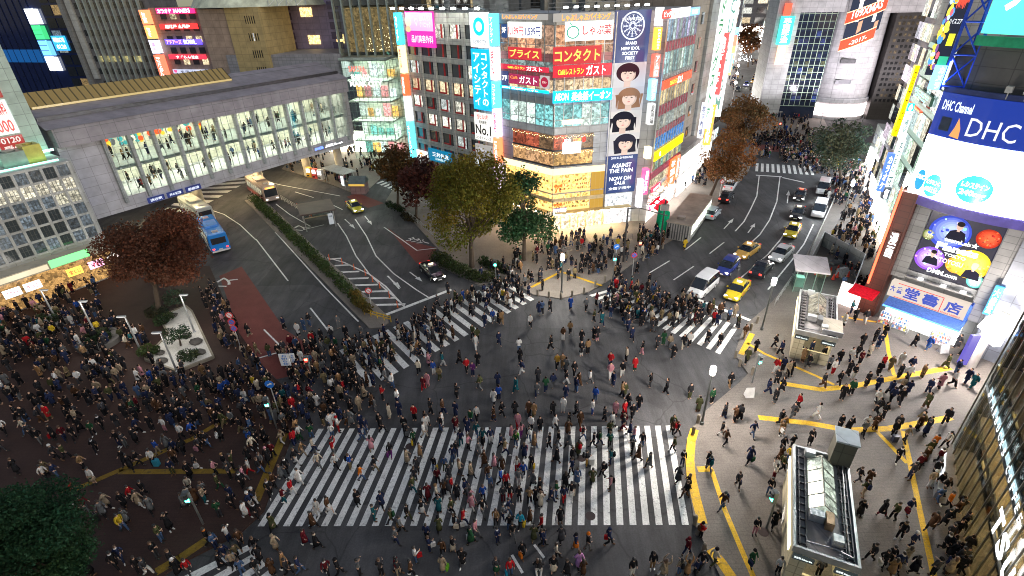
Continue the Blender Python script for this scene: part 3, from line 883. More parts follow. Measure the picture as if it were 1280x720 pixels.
for d in PEOPLE:
    peers = [q for q in PEOPLE if q['z'] == d['z'] and q['t'] == d['t']]
    best = None
    opts = [('e',), ('l',), ('l', 'e'), ()]
    if not d['e']: opts = [('l',), ()]
    for op in opts:
        m = [q for q in peers if all(q[k] == d[k] for k in op)]
        words_ = ' '.join(['person in', 'an' if d['t'][0] in 'aeiou' else 'a', d['t']] + [d[k] for k in op] + [d['z']])
        if len(m) > 1:
            m.sort(key=lambda q: q['x']); i = m.index(d); n = len(m)
            words_ += ', ' + (('left one' if i == 0 else 'right one') if n == 2 else 'leftmost' if i == 0 else 'rightmost' if i == n - 1 else f'{ORD[i]} from left')
        nw = len(words_.split())
        key = (nw > 16, len(m) > 1, len(m), nw)
        if best is None or key < best[0]: best = (key, words_)
    d['label'] = best[1]
_hc = [(.012, .010, .009), (.016, .012, .01), (.03, .018, .012), (.07, .035, .018), (.010, .010, .011)]
def place_person(d, k):
    rr = random.Random(k * 7 + 3)
    p = ground_at(d['x'], d['y'])
    if 'w' in d['flags']: pose = 'raise'
    elif 'p' in d['flags']: pose = 'phone'
    elif d['head'] in ('U', 'D') and rr.random() < .5: pose = rr.choice(['stand', 'phone', 'short_step', 'short_step'])
    else: pose = rr.choice(['stride', 'stride_other', 'stride', 'stride_other', 'short_step', 'pockets', 'phone'])
    root = link('person', CL['body', pose])
    sc_ = rr.uniform(.90, 1.02)
    root.location = p; root.rotation_euler = (0, 0, math.radians(HEAD[d['head']] + rr.uniform(-22, 22))); root.scale = (sc_ * rr.uniform(.86, .97), sc_ * .95, sc_)
    tag(root, d['label'], 'person', 'pedestrians around the scramble crossing')
    top = COLOR[d['top']]; low = COLOR[d['low']]
    j = rr.uniform(.85, 1.2); top = tuple(c * j for c in top)
    long = 'l' in d['flags'] or (d['kind'] == 'c' and rr.random() < .3)
    hair = link('hair', CL['hair', 1 if long else 0], root, rr.choice(_hc))
    link('coat' if d['kind'] == 'c' else 'jacket', CL['coat' if d['kind'] == 'c' else 'jacket', pose], root, top)
    if 's' in d['flags']: link('skirt', CL['skirt'], root, low)
    else: link('trousers', CL['trousers', pose], root, low)
    sh = rr.choice([(.02, .02, .02)] * 3 + [(.6, .6, .58), (.12, .06, .03)])
    for q in 'fb': link('shoe', CL['shoe', pose, q], root, sh)
    e = d['ex']
    if 'h' in e: link('hat', CL['hat'], root, COLOR[e['h']])
    if 'b' in e: link('backpack', CL['pack'], root, COLOR[e['b']])
    if d['kind'] == 'u': link('shirt', CL['scarf'], root, (.6, .6, .62))
    if 'k' in e: link('scarf', CL['scarf'], root, COLOR[e['k']])
    return root, pose
def make_bag(w, h, dpt):
    m = MB().prism([(-w / 2, -dpt / 2), (w / 2, -dpt / 2), (w / 2, dpt / 2), (-w / 2, dpt / 2)], 0, h)
    for y in (-dpt / 3, dpt / 3): m.path([(-w * .28, y, h), (-w * .2, y, h + .13), (w * .2, y, h + .13), (w * .28, y, h)], .008, 5)
    return m
bag_me = make_bag(.32, .34, .13).mesh('bag'); bag_me.materials.append(M['cloth'])
bags = []
for k, d in enumerate(PEOPLE):
    root, pose = place_person(d, k)
    if 'g' in d['ex']:
        P = joints(pose); w = Vector(P['wb'])
        b = link('hand_bag', bag_me, None, COLOR[d['ex']['g']])
        b.location = root.matrix_basis @ (w + Vector((.03, .02, -.56))); b.rotation_euler = (0, 0, root.rotation_euler.z + PI / 2)
        who = d['top'] + ' ' + GAR[d['kind']]
        bags.append((b, f"{d['ex']['g']} bag hanging from the hand of the person in {who}", d))
same = defaultdict(list)
for b, t, d in bags: same[t].append((b, d))
for t, l in same.items():
    for b, d in l:
        lab = t if len(l) == 1 else t.replace('hanging from the hand of the', 'held by') + ' ' + d['z']
        tag(b, ' '.join(lab.split()[:16]), 'bag', 'bags carried by pedestrians')
def suitcase(px, py, col, label, rz=0):
    m = MB()
    m.prism([(-.2, -.13), (-.17, -.15), (.17, -.15), (.2, -.13), (.2, .13), (.17, .15), (-.17, .15), (-.2, .13)], .06, .62)
    r = empty('suitcase', Matrix.Translation(ground_at(px, py)) @ Matrix.Rotation(rz, 4, 'Z'), label, 'suitcase')
    m.build('shell', M['paint'], r, col)
    MB().path([(-.1, .12, .62), (-.1, .12, .98), (.1, .12, .98), (.1, .12, .62)], .012).build('handle', M['metal'], r, (.3, .3, .3))
    for x in (-.15, .15):
        for y in (-.1, .1): MB().ball((x, y, .033), .033, 6).build('wheel', M['rubber'], r, (.02, .02, .02))
suitcase(197, 582, COLOR['turquoise'], 'bright blue suitcase pulled over the dark plaza')
suitcase(121, 652, COLOR['black'], 'black trolley suitcase behind the person in a grey coat')
suitcase(1117, 552, COLOR['navy'], 'dark suitcase standing on the bright plaza by the yellow paving')
suitcase(739, 580, COLOR['white'], 'white suitcase pulled across the right part of the wide zebra')

# ------------------------------------------------------------------ the rest of the crowd as one mass
CR = []
def crowd_template(pose, coat):
    roles = []; vs = []; fs = []
    def put(m, role):
        k = len(vs); vs.extend(m.v); fs.extend(tuple(k + i for i in f) for f in m.f); roles.extend([role] * len(m.f))
    put(make_body(pose, 0), 0); put(make_jacket(pose, 0, coat), 1); put(make_trousers(pose, 0), 2)
    m = MB().lathe([(.09, -.05), (.115, .03), (.09, .10), (.02, .13)], 7, (0, -.02, 1.585)); put(m, 3)
    return np.array(vs), fs, np.array(roles), np.array([len(f) for f in fs])
TPL = [crowd_template(p, c) for p in POSES[:6] for c in (False, True)]
palette = ['black'] * 44 + ['charcoal'] * 11 + ['navy'] * 9 + ['grey'] * 4 + ['white'] * 3 + ['cream'] * 2 + ['beige'] * 3 + ['tan', 'camel', 'brown', 'brown', 'brown', 'khaki', 'khaki', 'olive', 'olive', 'olive', 'green', 'teal', 'blue', 'denim', 'denim', 'red', 'maroon', 'pink', 'yellow']
lowpal = ['black'] * 14 + ['navy'] * 4 + ['charcoal'] * 5 + ['denim'] * 3 + ['grey', 'beige', 'khaki', 'brown']
spots = []      # (world point, heading, top, low)
def add_spot(p, head=None, top=None, low=None):
    rr = R
    spots.append((p, math.radians(rr.uniform(0, 360) if head is None else head + rr.uniform(-25, 25)), top or rr.choice(palette), low or rr.choice(lowpal)))
def scatter(poly, n, heads=None, mind=0.55, z=None, spread=1.1):
    xs = [p[0] for p in poly]; ys = [p[1] for p in poly]; got = 0
    w = [G(*p) for p in poly]
    wp = [(p.x, p.y) for p in w]; x0, x1 = min(p[0] for p in wp), max(p[0] for p in wp); y0, y1 = min(p[1] for p in wp), max(p[1] for p in wp)
    mine = []
    for _ in range(n * 40):
        if got >= n: break
        q = (R.uniform(x0, x1), R.uniform(y0, y1))
        if mine and R.random() < .4: a = R.uniform(0, 6.28); o_ = R.choice(mine); q = (o_[0] + .62 * math.cos(a), o_[1] + .62 * math.sin(a))
        if not inside(q, wp): continue
        if any((q[0] - a) ** 2 + (q[1] - b) ** 2 < mind * mind for a, b in mine): continue
        mine.append(q); got += 1
        if R.random() < .35: q = (q[0] + R.gauss(0, spread), q[1] + R.gauss(0, spread))
        px = proj((q[0], q[1], 0))
        add_spot(Vector((q[0], q[1], zat(*px) if z is None else z)), R.choice(heads) if heads else None)
# single walkers seen on the open road and the pale plaza (enlarged tiles of 320 x 180, scale 4)
def walkers(ox, oy, txt, s=4.0):
    for it in txt.split(';'):
        w = it.split(); x, y = map(float, w[0].split(','))
        add_spot(ground_at(ox + x / s, oy + y / s), HEAD[w[3]] if len(w) > 3 else None, w[1] if len(w) > 1 else None, w[2] if len(w) > 2 else None)
walkers(640, 360, '''135,135 navy grey U;150,130 denim black U;190,118 black black D;292,108 blue navy D;370,112 grey black D;440,132 navy black R;410,170 olive black L;92,195 white black D;35,320 white denim U;
195,308 black black L;255,262 brown white U;290,230 tan black U;347,275 black black D;345,338 black white D;378,328 tan black U;408,258 black black LD;425,262 black pink D;578,215 navy navy D;598,262 navy black D;
570,365 cream black L;650,332 black pink L;490,395 red navy D;612,412 red green D;550,440 black white D;505,488 navy navy LD;690,495 black charcoal L;770,530 black black L;225,400 mustard black D;252,402 tan khaki D;
50,430 navy white L;40,370 black black U;130,470 charcoal charcoal U;168,520 green navy U;205,498 navy grey U;20,520 teal teal LD;270,420 grey black U;310,438 black black D;335,490 brown brown R;388,478 white grey R;
270,480 black white R;268,555 navy navy D;320,520 navy denim RU;125,540 grey navy D;415,565 blue denim U;560,545 olive black D;548,545 tan black R;885,552 black olive D;928,620 olive brown U;995,575 green black D;
1085,495 black tan D;1058,650 black navy L;1110,670 brown black L;1135,660 black black R;490,450 pink white D;1005,180 red black RU;1022,190 navy black RU;975,275 black black LD;1035,290 black black LD;1160,250 brown tan D;
1215,320 black black U;1170,375 olive black D;1275,530 navy navy R;805,350 black black L;785,300 beige grey U;755,285 green green U;725,300 charcoal black D;855,300 black cream D;885,290 white black D;1080,165 denim black D;1110,145 beige beige D;
1035,140 brown black D;985,135 brown black D;940,180 black black D;205,640 black black U;255,620 white white D;320,640 black black RD;400,632 white blue R;460,665 black black R;500,700 white black L;515,640 pink black D;560,640 red black D;
600,650 black black D;630,610 black navy D;580,600 black navy R;85,640 brown black D;110,645 tan olive D;15,640 black charcoal U;30,700 pink red D;95,710 white black D;140,715 black black D;215,710 white black R;285,700 black black L;340,690 brown brown D;555,700 maroon navy D;800,715 olive olive D''')
walkers(320, 360, '''145,205 navy black D;245,215 denim denim D;215,240 white black D;270,190 black denim R;285,290 red green D;330,265 black black D;380,250 white black D;415,200 grey grey D;455,255 black black D;530,250 grey black D;
180,305 maroon black D;260,325 charcoal black D;405,310 green black D;185,370 navy black D;302,375 beige beige D;650,470 grey grey R;685,500 white denim R;560,490 brown black R;635,560 red black R;520,610 beige beige RD;600,615 grey grey L;
585,595 brown black L;670,650 cream cream L;720,640 navy navy D;710,580 white navy R;480,685 grey grey D;530,700 navy navy D;625,700 black black D;745,715 black black D;795,660 red black D;850,690 black white R;875,630 black black R;935,630 brown navy R;
1000,640 navy navy D;1005,550 black black R;840,510 maroon red D;860,490 pink pink D;815,430 cream black U;865,390 pink black R;890,430 blue white D;920,460 khaki olive U;935,390 teal white R;1020,380 black black L;1055,420 red black RD;1110,390 black black D;
1085,440 purple navy D;1120,510 olive grey L;1190,580 white black U;1215,560 blue navy U;1210,490 navy black U;1085,250 olive black D;1110,270 olive black U;1100,305 white white D;1215,285 navy navy D;1185,170 blue grey D;1230,180 tan tan U;1145,190 navy navy D;
930,290 black grey D;870,330 navy navy RD;1075,680 green navy D;1105,660 white black D;1190,665 brown navy L;1230,640 black black RD;930,700 white black R;850,715 white white D;1000,715 maroon navy D;1055,715 navy navy U;400,690 white red D;380,700 white blue D''')
walkers(960, 360, '''30,300 black black L;60,335 navy black L;210,330 navy navy D;150,345 navy denim LD;170,370 tan brown L;195,400 black grey L;110,430 black black D;95,440 beige black D;70,415 navy black U;35,420 red white L;40,480 black black L;
270,360 black white D;350,380 black navy D;300,410 grey black U;320,430 white red D;405,370 white navy D;440,350 black black U;465,295 black black D;500,345 cream black D;455,380 maroon black D;350,485 black black RD;420,455 black white D;395,440 black black U;
270,495 charcoal brown D;365,560 black black LD;410,535 green black LD;485,495 black charcoal D;540,510 navy navy D;545,440 black black U;565,405 red white D;605,410 khaki khaki D;650,450 black charcoal U;655,390 white white D;705,415 navy denim D;690,460 white charcoal D;
765,450 tan olive L;795,525 navy navy L;785,600 olive brown L;850,505 pink black U;915,490 white black D;935,430 navy denim L;885,400 olive olive L;725,295 black black L;795,310 blue denim L;940,300 charcoal charcoal L;970,340 black black L;985,475 navy navy L;
1015,500 teal teal L;600,540 navy black U;660,520 beige black U;690,535 navy navy U;535,580 white black D;610,570 navy black U;650,580 black charcoal D;540,630 charcoal black U;570,650 black black D;530,700 black black D;240,655 white white LU;120,650 charcoal grey L;
145,600 red black L;65,520 black black L;30,575 black grey L;55,690 black black D;70,715 tan brown D;350,710 black black D;400,715 black black D;480,715 white black D;635,715 charcoal charcoal D;750,700 khaki brown L;790,715 black black L;880,680 black black LD;
375,190 white black L;430,165 black black D;480,175 charcoal white D;545,300 navy denim D;530,270 black black U;575,250 black navy R;410,90 black black D;450,60 black black D;475,110 brown black D;525,90 black black D''')
scatter([(0, 365), (95, 372), (180, 420), (190, 440), (130, 470), (0, 450)], 175, mind=.6)
scatter([(0, 450), (150, 462), (195, 480), (190, 540), (100, 535), (0, 530)], 75, mind=.6)
scatter([(180, 462), (260, 470), (330, 470), (370, 500), (360, 540), (280, 545), (190, 535)], 120, mind=.6)
scatter([(255, 372), (275, 365), (305, 425), (330, 462), (290, 468), (262, 420)], 42)
scatter([(345, 440), (395, 430), (440, 440), (470, 480), (430, 540), (370, 545)], 110)
scatter([(430, 440), (560, 385), (590, 395), (480, 475)], 75, heads=[-70, 110, 90, -90])
scatter([(560, 380), (640, 350), (680, 345), (665, 380), (600, 400)], 55)
scatter([(745, 385), (775, 352), (870, 380), (905, 400), (845, 412), (780, 412)], 120, mind=.5)
scatter([(680, 300), (790, 300), (830, 290), (830, 320), (770, 350), (700, 350), (650, 330)], 120)
scatter([(600, 350), (650, 320), (655, 350), (640, 356)], 16)
scatter([(800, 300), (830, 285), (838, 300), (805, 320)], 25)
scatter([(838, 228), (860, 210), (905, 215), (890, 232), (845, 245)], 60)
scatter([(935, 170), (1010, 178), (1030, 195), (1000, 205), (940, 195)], 150)
scatter([(990, 200), (1060, 195), (1100, 215), (1095, 280), (1060, 300), (1045, 260)], 230)
scatter([(1045, 290), (1110, 270), (1118, 330), (1060, 350), (1040, 330)], 75)
scatter([(1040, 350), (1110, 360), (1112, 410), (1060, 400)], 28)
scatter([(355, 212), (400, 225), (440, 238), (480, 215), (510, 200), (470, 185), (390, 190)], 120)
scatter([(0, 342), (120, 342), (140, 372), (0, 370)], 45)
scatter([(325, 248), (330, 246), (336, 252), (330, 254)], 3)
scatter([(945, 148), (1008, 150), (1020, 176), (945, 180)], 95); scatter([(945, 110), (968, 110), (982, 150), (945, 155)], 45); scatter([(905, 140), (916, 140), (925, 75), (919, 75)], 45); scatter([(944, 140), (960, 140), (950, 75), (939, 75)], 60)

# ------------------------------------------------------------------ buildings
def bldg(name, F, label, cat='building', group=None):
    return empty(name, F.m, label, cat, group)

def wall(root, x0, x1, y0, y1, z0, z1, color, mat='panel', name='wall'):
    return MB().box(x0, x1, y0, y1, z0, z1).build(name, M[mat], root, color)

_pm = {}
def shared_box(w, d, h, mat, name):
    k = (round(w, 3), round(d, 3), round(h, 3), mat, name)
    if k not in _pm:
        me = MB().box(0, w, -d, 0, 0, h).mesh(name); me.materials.append(M[mat]); _pm[k] = me
    return _pm[k]

LIT = [(1.0, .86, .62), (.95, .95, .85), (.80, .95, .92), (1.0, .78, .48), (.85, .92, 1.0)]
def window_grid(root, x0, x1, z0, z1, nc, nr, fw=.7, fh=.6, lit=.4, strength=(.35, 1.1), colors=LIT, name='window', dark=(.02, .025, .035), depth=.05, skip=(), seed=1, frame=None, limit=96, y=-.0, rowlit=None):
    rr = random.Random(seed)
    cw, ch = (x1 - x0) / nc, (z1 - z0) / nr
    w, h = cw * fw, ch * fh
    rest_l = MB(); rest_d = MB(); k = 0
    pane_l, pane_d = shared_box(w, depth, h, 'window', name), shared_box(w, depth, h, 'glass_dark', name)
    for r in range(nr):
        for c in range(nc):
            if (c, r) in skip: continue
            on = rr.random() < (rowlit.get(r, lit) if rowlit else lit)
            px, pz = x0 + cw * (c + (1 - fw) / 2), z0 + ch * (r + (1 - fh) / 2)
            if k < limit:
                col = rr.choice(colors)
                o = link(name, pane_l if on else pane_d, root, (*col, rr.uniform(*strength)) if on else dark, Matrix.Translation((px, y, pz)))
                if frame:
                    t = .045
                    kk = ('f', round(w, 3), round(h, 3))
                    if kk not in _pm:
                        f = MB()
                        f.box(-t, 0, -depth - .03, 0, -t, h + t); f.box(w, w + t, -depth - .03, 0, -t, h + t); f.box(0, w, -depth - .03, 0, h, h + t); f.box(0, w, -depth - .03, 0, -t, 0); f.box(w * .48, w * .52, -depth - .02, -depth, 0, h)
                        me = f.mesh('frame'); me.materials.append(M['metal']); _pm[kk] = me
                    link('frame', _pm[kk], o, frame)
            else:
                (rest_l if on else rest_d).box(px, px + w, y - depth, y, pz, pz + h)
            k += 1
    if rest_l.v: tag(rest_l.build('window_mass', M['window'], root, (*colors[0], sum(strength) / 2)), kind='stuff')
    if rest_d.v: tag(rest_d.build('window_mass', M['glass_dark'], root, dark), kind='stuff')

def bands(root, x0, x1, y, d, zs, color, mat='panel', name='spandrel'):
    for z0, z1 in zs:
        MB().box(x0, x1, y - d, y, z0, z1).build(name, M[mat], root, color)
def mullions(root, x0, x1, n, y, z0, z1, w=.07, d=.1, color=(.45, .47, .48), name='mullions'):
    m = MB()
    for i in range(n + 1):
        x = x0 + (x1 - x0) * i / n
        m.box(x - w / 2, x + w / 2, y - d, y, z0, z1)
    m.build(name, M['metal'], root, color)
def rooftop(root, x0, x1, y0, y1, z, seed=1, n=6):
    rr = random.Random(seed)
    for _ in range(n):
        w, d, h = rr.uniform(1.2, 3), rr.uniform(1, 2.2), rr.uniform(.8, 2.2)
        x, y = rr.uniform(x0, x1 - w), rr.uniform(y0, y1 - d)
        m = MB().box(x, x + w, y, y + d, z, z + h)
        m.lathe([(min(w, d) * .35, h), (min(w, d) * .35, h + .15), (min(w, d) * .3, h + .15)], 12, (x + w / 2, y + d / 2, z))
        m.build('rooftop_unit', M['metal'], root, (.20, .21, .21))
    m = MB()
    for z1 in (z + .5, z + 1.0): m.path([(x0, y0, z1), (x1, y0, z1), (x1, y1, z1)], .035, 5)
    k = int((x1 - x0) / 1.5)
    for i in range(k + 1):
        x = x0 + (x1 - x0) * i / max(k, 1); m.tube((x, y0, z), (x, y0, z + 1.0), .03, .03, 5)
    m.build('railing', M['metal'], root, (.25, .25, .25))

# ---- corner block: left office front, cut corner, banner front, street front
FL = Fac((690, 288), 134.2); FR = Fac((690, 288), 78); FS = Fac((805, 280), 34)
sx = lambda F, x, y: F.at(x, y)[0]
TOP = 27.7
def fw_pt(F, s, y=0): 
    p = F.o + F.x * s + F.n * y
    return (p.x, p.y)
# office building on the left
office = bldg('office_building', FL, 'grey concrete office block with red framed windows behind the autumn trees')
wall(office, -31.2, -9.45, .3, 16, 0, 27.6, (.60, .60, .55), 'smallpanel')
xs = [FL.at(505 + 1.5, 60)[0], FL.at(588, 60)[0]]
c0, c1 = -30.2, -13.2
rows = 9; z0, z1 = 3.2, 26.6
rr = random.Random(5)
cw, ch = (c1 - c0) / 5, (z1 - z0) / rows
pil = MB()
for c in range(6): pil.box(c0 + cw * c - .28, c0 + cw * c + .28, -.12, .3, 0, 27.6)
pil.build('pilasters', M['smallpanel'], office, (.62, .62, .57))
bm_ = MB()
for r in range(rows + 1): bm_.box(c0 + .28, c1 - .28, .02, .3, z0 + ch * r - .45, z0 + ch * r + .35)
bm_.build('spandrels', M['smallpanel'], office, (.58, .58, .53))
for r in range(rows):
    for c in range(5):
        if r == 0: continue
        x, z = c0 + cw * c + .28, z0 + ch * r + .35
        w, h = cw - .56, ch - .8
        on = rr.random() < (.75 if r == 5 else .35)
        col = rr.choice([(1, .72, .34), (1, .80, .5)] if r == 5 else [(.95, .93, .78), (.8, .88, .85)])
        o = link('window', shared_box(w, .04, h, 'window' if on else 'glass_dark', 'window'), office, (*col, rr.uniform(.35, .8)) if on else (.10, .115, .12), Matrix.Translation((x, .28, z)))
        me_k = ('redframe', r < 6)
        if me_k not in _pm:
            f = MB(); t = .24
            f.box(w * .55, w * .55 + t, -.16, -.04, 0, h)
            if r < 6: f.box(w * .08, w * .55 + t, -.16, -.04, -.02, t)
            me = f.mesh('frame'); me.materials.append(M['paint']); _pm[me_k] = me
        link('frame', _pm[me_k], o, (.62, .03, .03))
        kk = ('sash', 1)
        if kk not in _pm:
            f = MB(); f.box(w * .78, w, -.08, -.04, 0, h); f.box(0, w * .06, -.08, -.04, 0, h)
            me = f.mesh('sash'); me.materials.append(M['glass_dark']); _pm[kk] = me
        link('sash', _pm[kk], o, (.03, .035, .04))
rooftop(office, -30, -10, 1.5, 14, 27.6, 3, 7)
for i in range(9): MB().box(-30 + i * 2.3, -29.4 + i * 2.3, -2.2, -1.9, 28.1, 28.35).build('floodlight', M['glow'], office, (1, 1, .93, 34.0)); MB().tube((-29.7 + i * 2.3, .6, 27.7), (-29.7 + i * 2.3, -2.0, 28.4), .04, .04, 5).build('lamp_arm', M['metal'], office, (.3, .3, .3))
sign(FL, 507, 14, 546, 60, (.85, .03, .42), .85, 'pink clinic billboard at the top left of the grey office front',
     [('品川スキン', .52, .08, .92, .26, (1, .9, .97)), ('クリニック', .52, .28, .90, .44, (1, .9, .97)), ('品川美容外科', .17, .66, .95, .88, (1, .92, .97)), ('♡', .34, .18, .46, .40, (1, .85, .95))])
b = [o for o in bpy.data.objects if o.name.startswith('sign')][-1]
w_, h_, d_ = b['_wh']
m = MB(); m.col = (.95, .42, .82); m.box(w_ * .02, w_ * .98, -d_ - .008, -d_ - .002, h_ * .46, h_ * .97)
m.col = (.85, .62, .48); m.disc(w_ * .10, h_ * .72, h_ * .16, -d_ - .012, 20, w_ * .12); m.col = (.8, .55, .3); m.disc(w_ * .08, h_ * .5, h_ * .09, -d_ - .014, 16, w_ * .1)
m.build('artwork', M['print'], b, (1, 1, 1, .42))
CY = (0, .55, .95)
b = sign(FL, 588, 15, 613, 60, (.95, .97, 1), 1.0, 'white upper banner with a blue ring emblem on the grey office front', [('eyecity', .12, .74, .88, .92, (.45, .5, .55), .6)])
w_, h_, d_ = b['_wh']
def ring(parent, cx, cz, r0, r1, y, color, st, name='emblem', a0=0, a1=2 * PI, sx_=1.0):
    m = MB(); n = 36
    for i in range(n):
        a, c = a0 + (a1 - a0) * i / n, a0 + (a1 - a0) * (i + 1) / n
        m.poly([(cx + sx_ * r * math.cos(t), y, cz + r * math.sin(t)) for r, t in ((r0, a), (r1, a), (r1, c), (r0, c))])
    return m.build(name, M['glow'], parent, (*color, st))
ring(b, w_ * .5, h_ * .60, w_ * .17, w_ * .31, -d_ - .012, (0, .6, .85), .9)
sign(FL, 590, 60.5, 615, 139, (0, .42, .88), 1.0, 'tall blue banner with white vertical lettering on the grey office front',
     [('コンタクトの', .56, .06, .92, .92, (1, 1, 1), 1.2, 'v'), ('アイシティ', .10, .06, .50, .92, (1, 1, 1), 1.2, 'v')])
sign(FL, 594, 139.5, 617, 178, (.9, .88, .82), .8, 'pale banner reading number one with a red arrow below the blue banner',
     [('当ビル5階', .16, .04, .84, .22, (.9, .05, .05), 1.0), ('利用者数', .28, .26, .72, .38, (.1, .1, .1), .2), ('No.1', .06, .42, .96, .78, (.05, .04, .02), .1), ('コンタクトレンズ', .06, .84, .94, .96, (.1, .1, .1), .2)])
sign(FL, 595.5, 178.5, 619, 204, (.45, .43, .40), .6, 'grey poster with faint picture at the foot of the banners', [('Bleu', .2, .2, .6, .5, (.7, .7, .75), .6)])
sign(FL, 521, 186, 536, 203, (.85, .88, .88), .8, 'small white sign with a coloured knot emblem on the office front', [('✿', .2, .15, .8, .85, (.85, .3, .05), 1.0)])
sign(FL, 536.5, 184, 566, 207, (.0, .16, .30), .8, 'dark teal bank sign low on the grey office front behind the tree', [('三井住友', .18, .22, .92, .60, (.8, .9, .9), .9), ('SMBC', .3, .66, .8, .86, (.6, .8, .8), .7)])
for x, segs, lab in ((-30.7, [(27.6, 23.2, (.05, .65, .95), 'カラオケ'), (23.0, 19.0, (1, .8, .35), '居酒屋'), (18.8, 15.6, (.95, .1, .03), '英会話教室'), (15.4, 11.6, (.75, .78, .85), 'クリニック'), (11.4, 5.4, (.1, .75, .95), 'ネットカフェ')], 'left edge'),
                (-9.9, [(27.6, 23.8, (.1, .6, .95), 'アイシティ'), (23.6, 19.6, (.95, .93, .95), '眼科'), (19.4, 16.0, (.1, .65, .95), 'コンタクト'), (15.8, 12.0, (.85, .68, .95), '学習塾'), (11.8, 8.2, (.98, .22, .08), '酒場'), (8.0, 4.0, (.95, .75, .85), '薬局')], 'right edge')):
    for za, zb, c, t in segs:
        F2 = FL
        root = MB().box(0, .95, -1.0, -.05, 0, za - zb).build('blade_sign', M['glow'], None, (*c, 1.5), FL.m @ Matrix.Translation((x - .45, 0, zb)))
        hue = {(.05, .65, .95): 'cyan', (1, .8, .35): 'amber', (.95, .1, .03): 'red', (.75, .78, .85): 'grey white', (.1, .75, .95): 'tall cyan', (.1, .6, .95): 'blue', (.95, .93, .95): 'white', (.1, .65, .95): 'cyan', (.85, .68, .95): 'lilac', (.98, .22, .08): 'orange red', (.95, .75, .85): 'pale pink'}[c]
        pos = 'topmost' if za == 27.6 else 'lowest' if za < 11.5 and x < -20 or za < 8.5 else 'middle'
        tag(root, f'{hue} vertical blade sign at the {lab} of the grey office front', 'sign', 'blade signs on the office block')
        if hue in ('white', 'grey white', 'amber', 'lilac', 'pale pink'): lc = (.75, .05, .1); ls = .6
        else: lc = (1, 1, 1); ls = 2.2
        letters(t, root, .22, .73, (za - zb) * .12, (za - zb) * .9, -1.02, lc, ls, vertical=True)

# glass corner building with golden shop below
corner = bldg('corner_building', FR, 'glass corner building with stacked restaurant signs and golden shop windows below')
A = fw_pt(FL, -9.3); Bp = fw_pt(FR, 0); C_ = fw_pt(FR, 12.0); D_ = fw_pt(FS, 1.0); E_ = fw_pt(FS, 13.0); Fb = fw_pt(FS, 13.0, 18); Gb = fw_pt(FL, -9.3, 18)
inv = FR.m.inverted()
def loc2(p, F=FR): 
    q = F.m.inverted() @ Vector((p[0], p[1], 0)); return (q.x, q.y)
MB().prism([loc2(p) for p in (A, Bp, C_, D_, E_, Fb, Gb)], .02, TOP - .05).build('wall', M['panel'], corner, (.42, .43, .44))
rooftop(corner, 0, 11, 3, 14, TOP - .05, 8, 8)
class Sub:   # a frame to hang parts of the corner building on one of its other fronts
    pass
def front(F, root):
    e = empty('front', None); e.parent = root; e.matrix_local = root.matrix_world.inverted() @ F.m
    return e
bpy.context.view_layer.update()
toL = lambda F: FR.m.inverted() @ F.m
def panel(F, s0, s1, z0, z1, color, st=None, mat='panel', depth=.06, name='panel', y=0.0, root=None):
    m = mat if st is None else mat
    o = MB().box(s0, s1, y - depth, y, z0, z1).build(name, M[m], root or corner, color if st is None else (*color, st), toL(F))
    return o
GLASS = (.045, .085, .085)
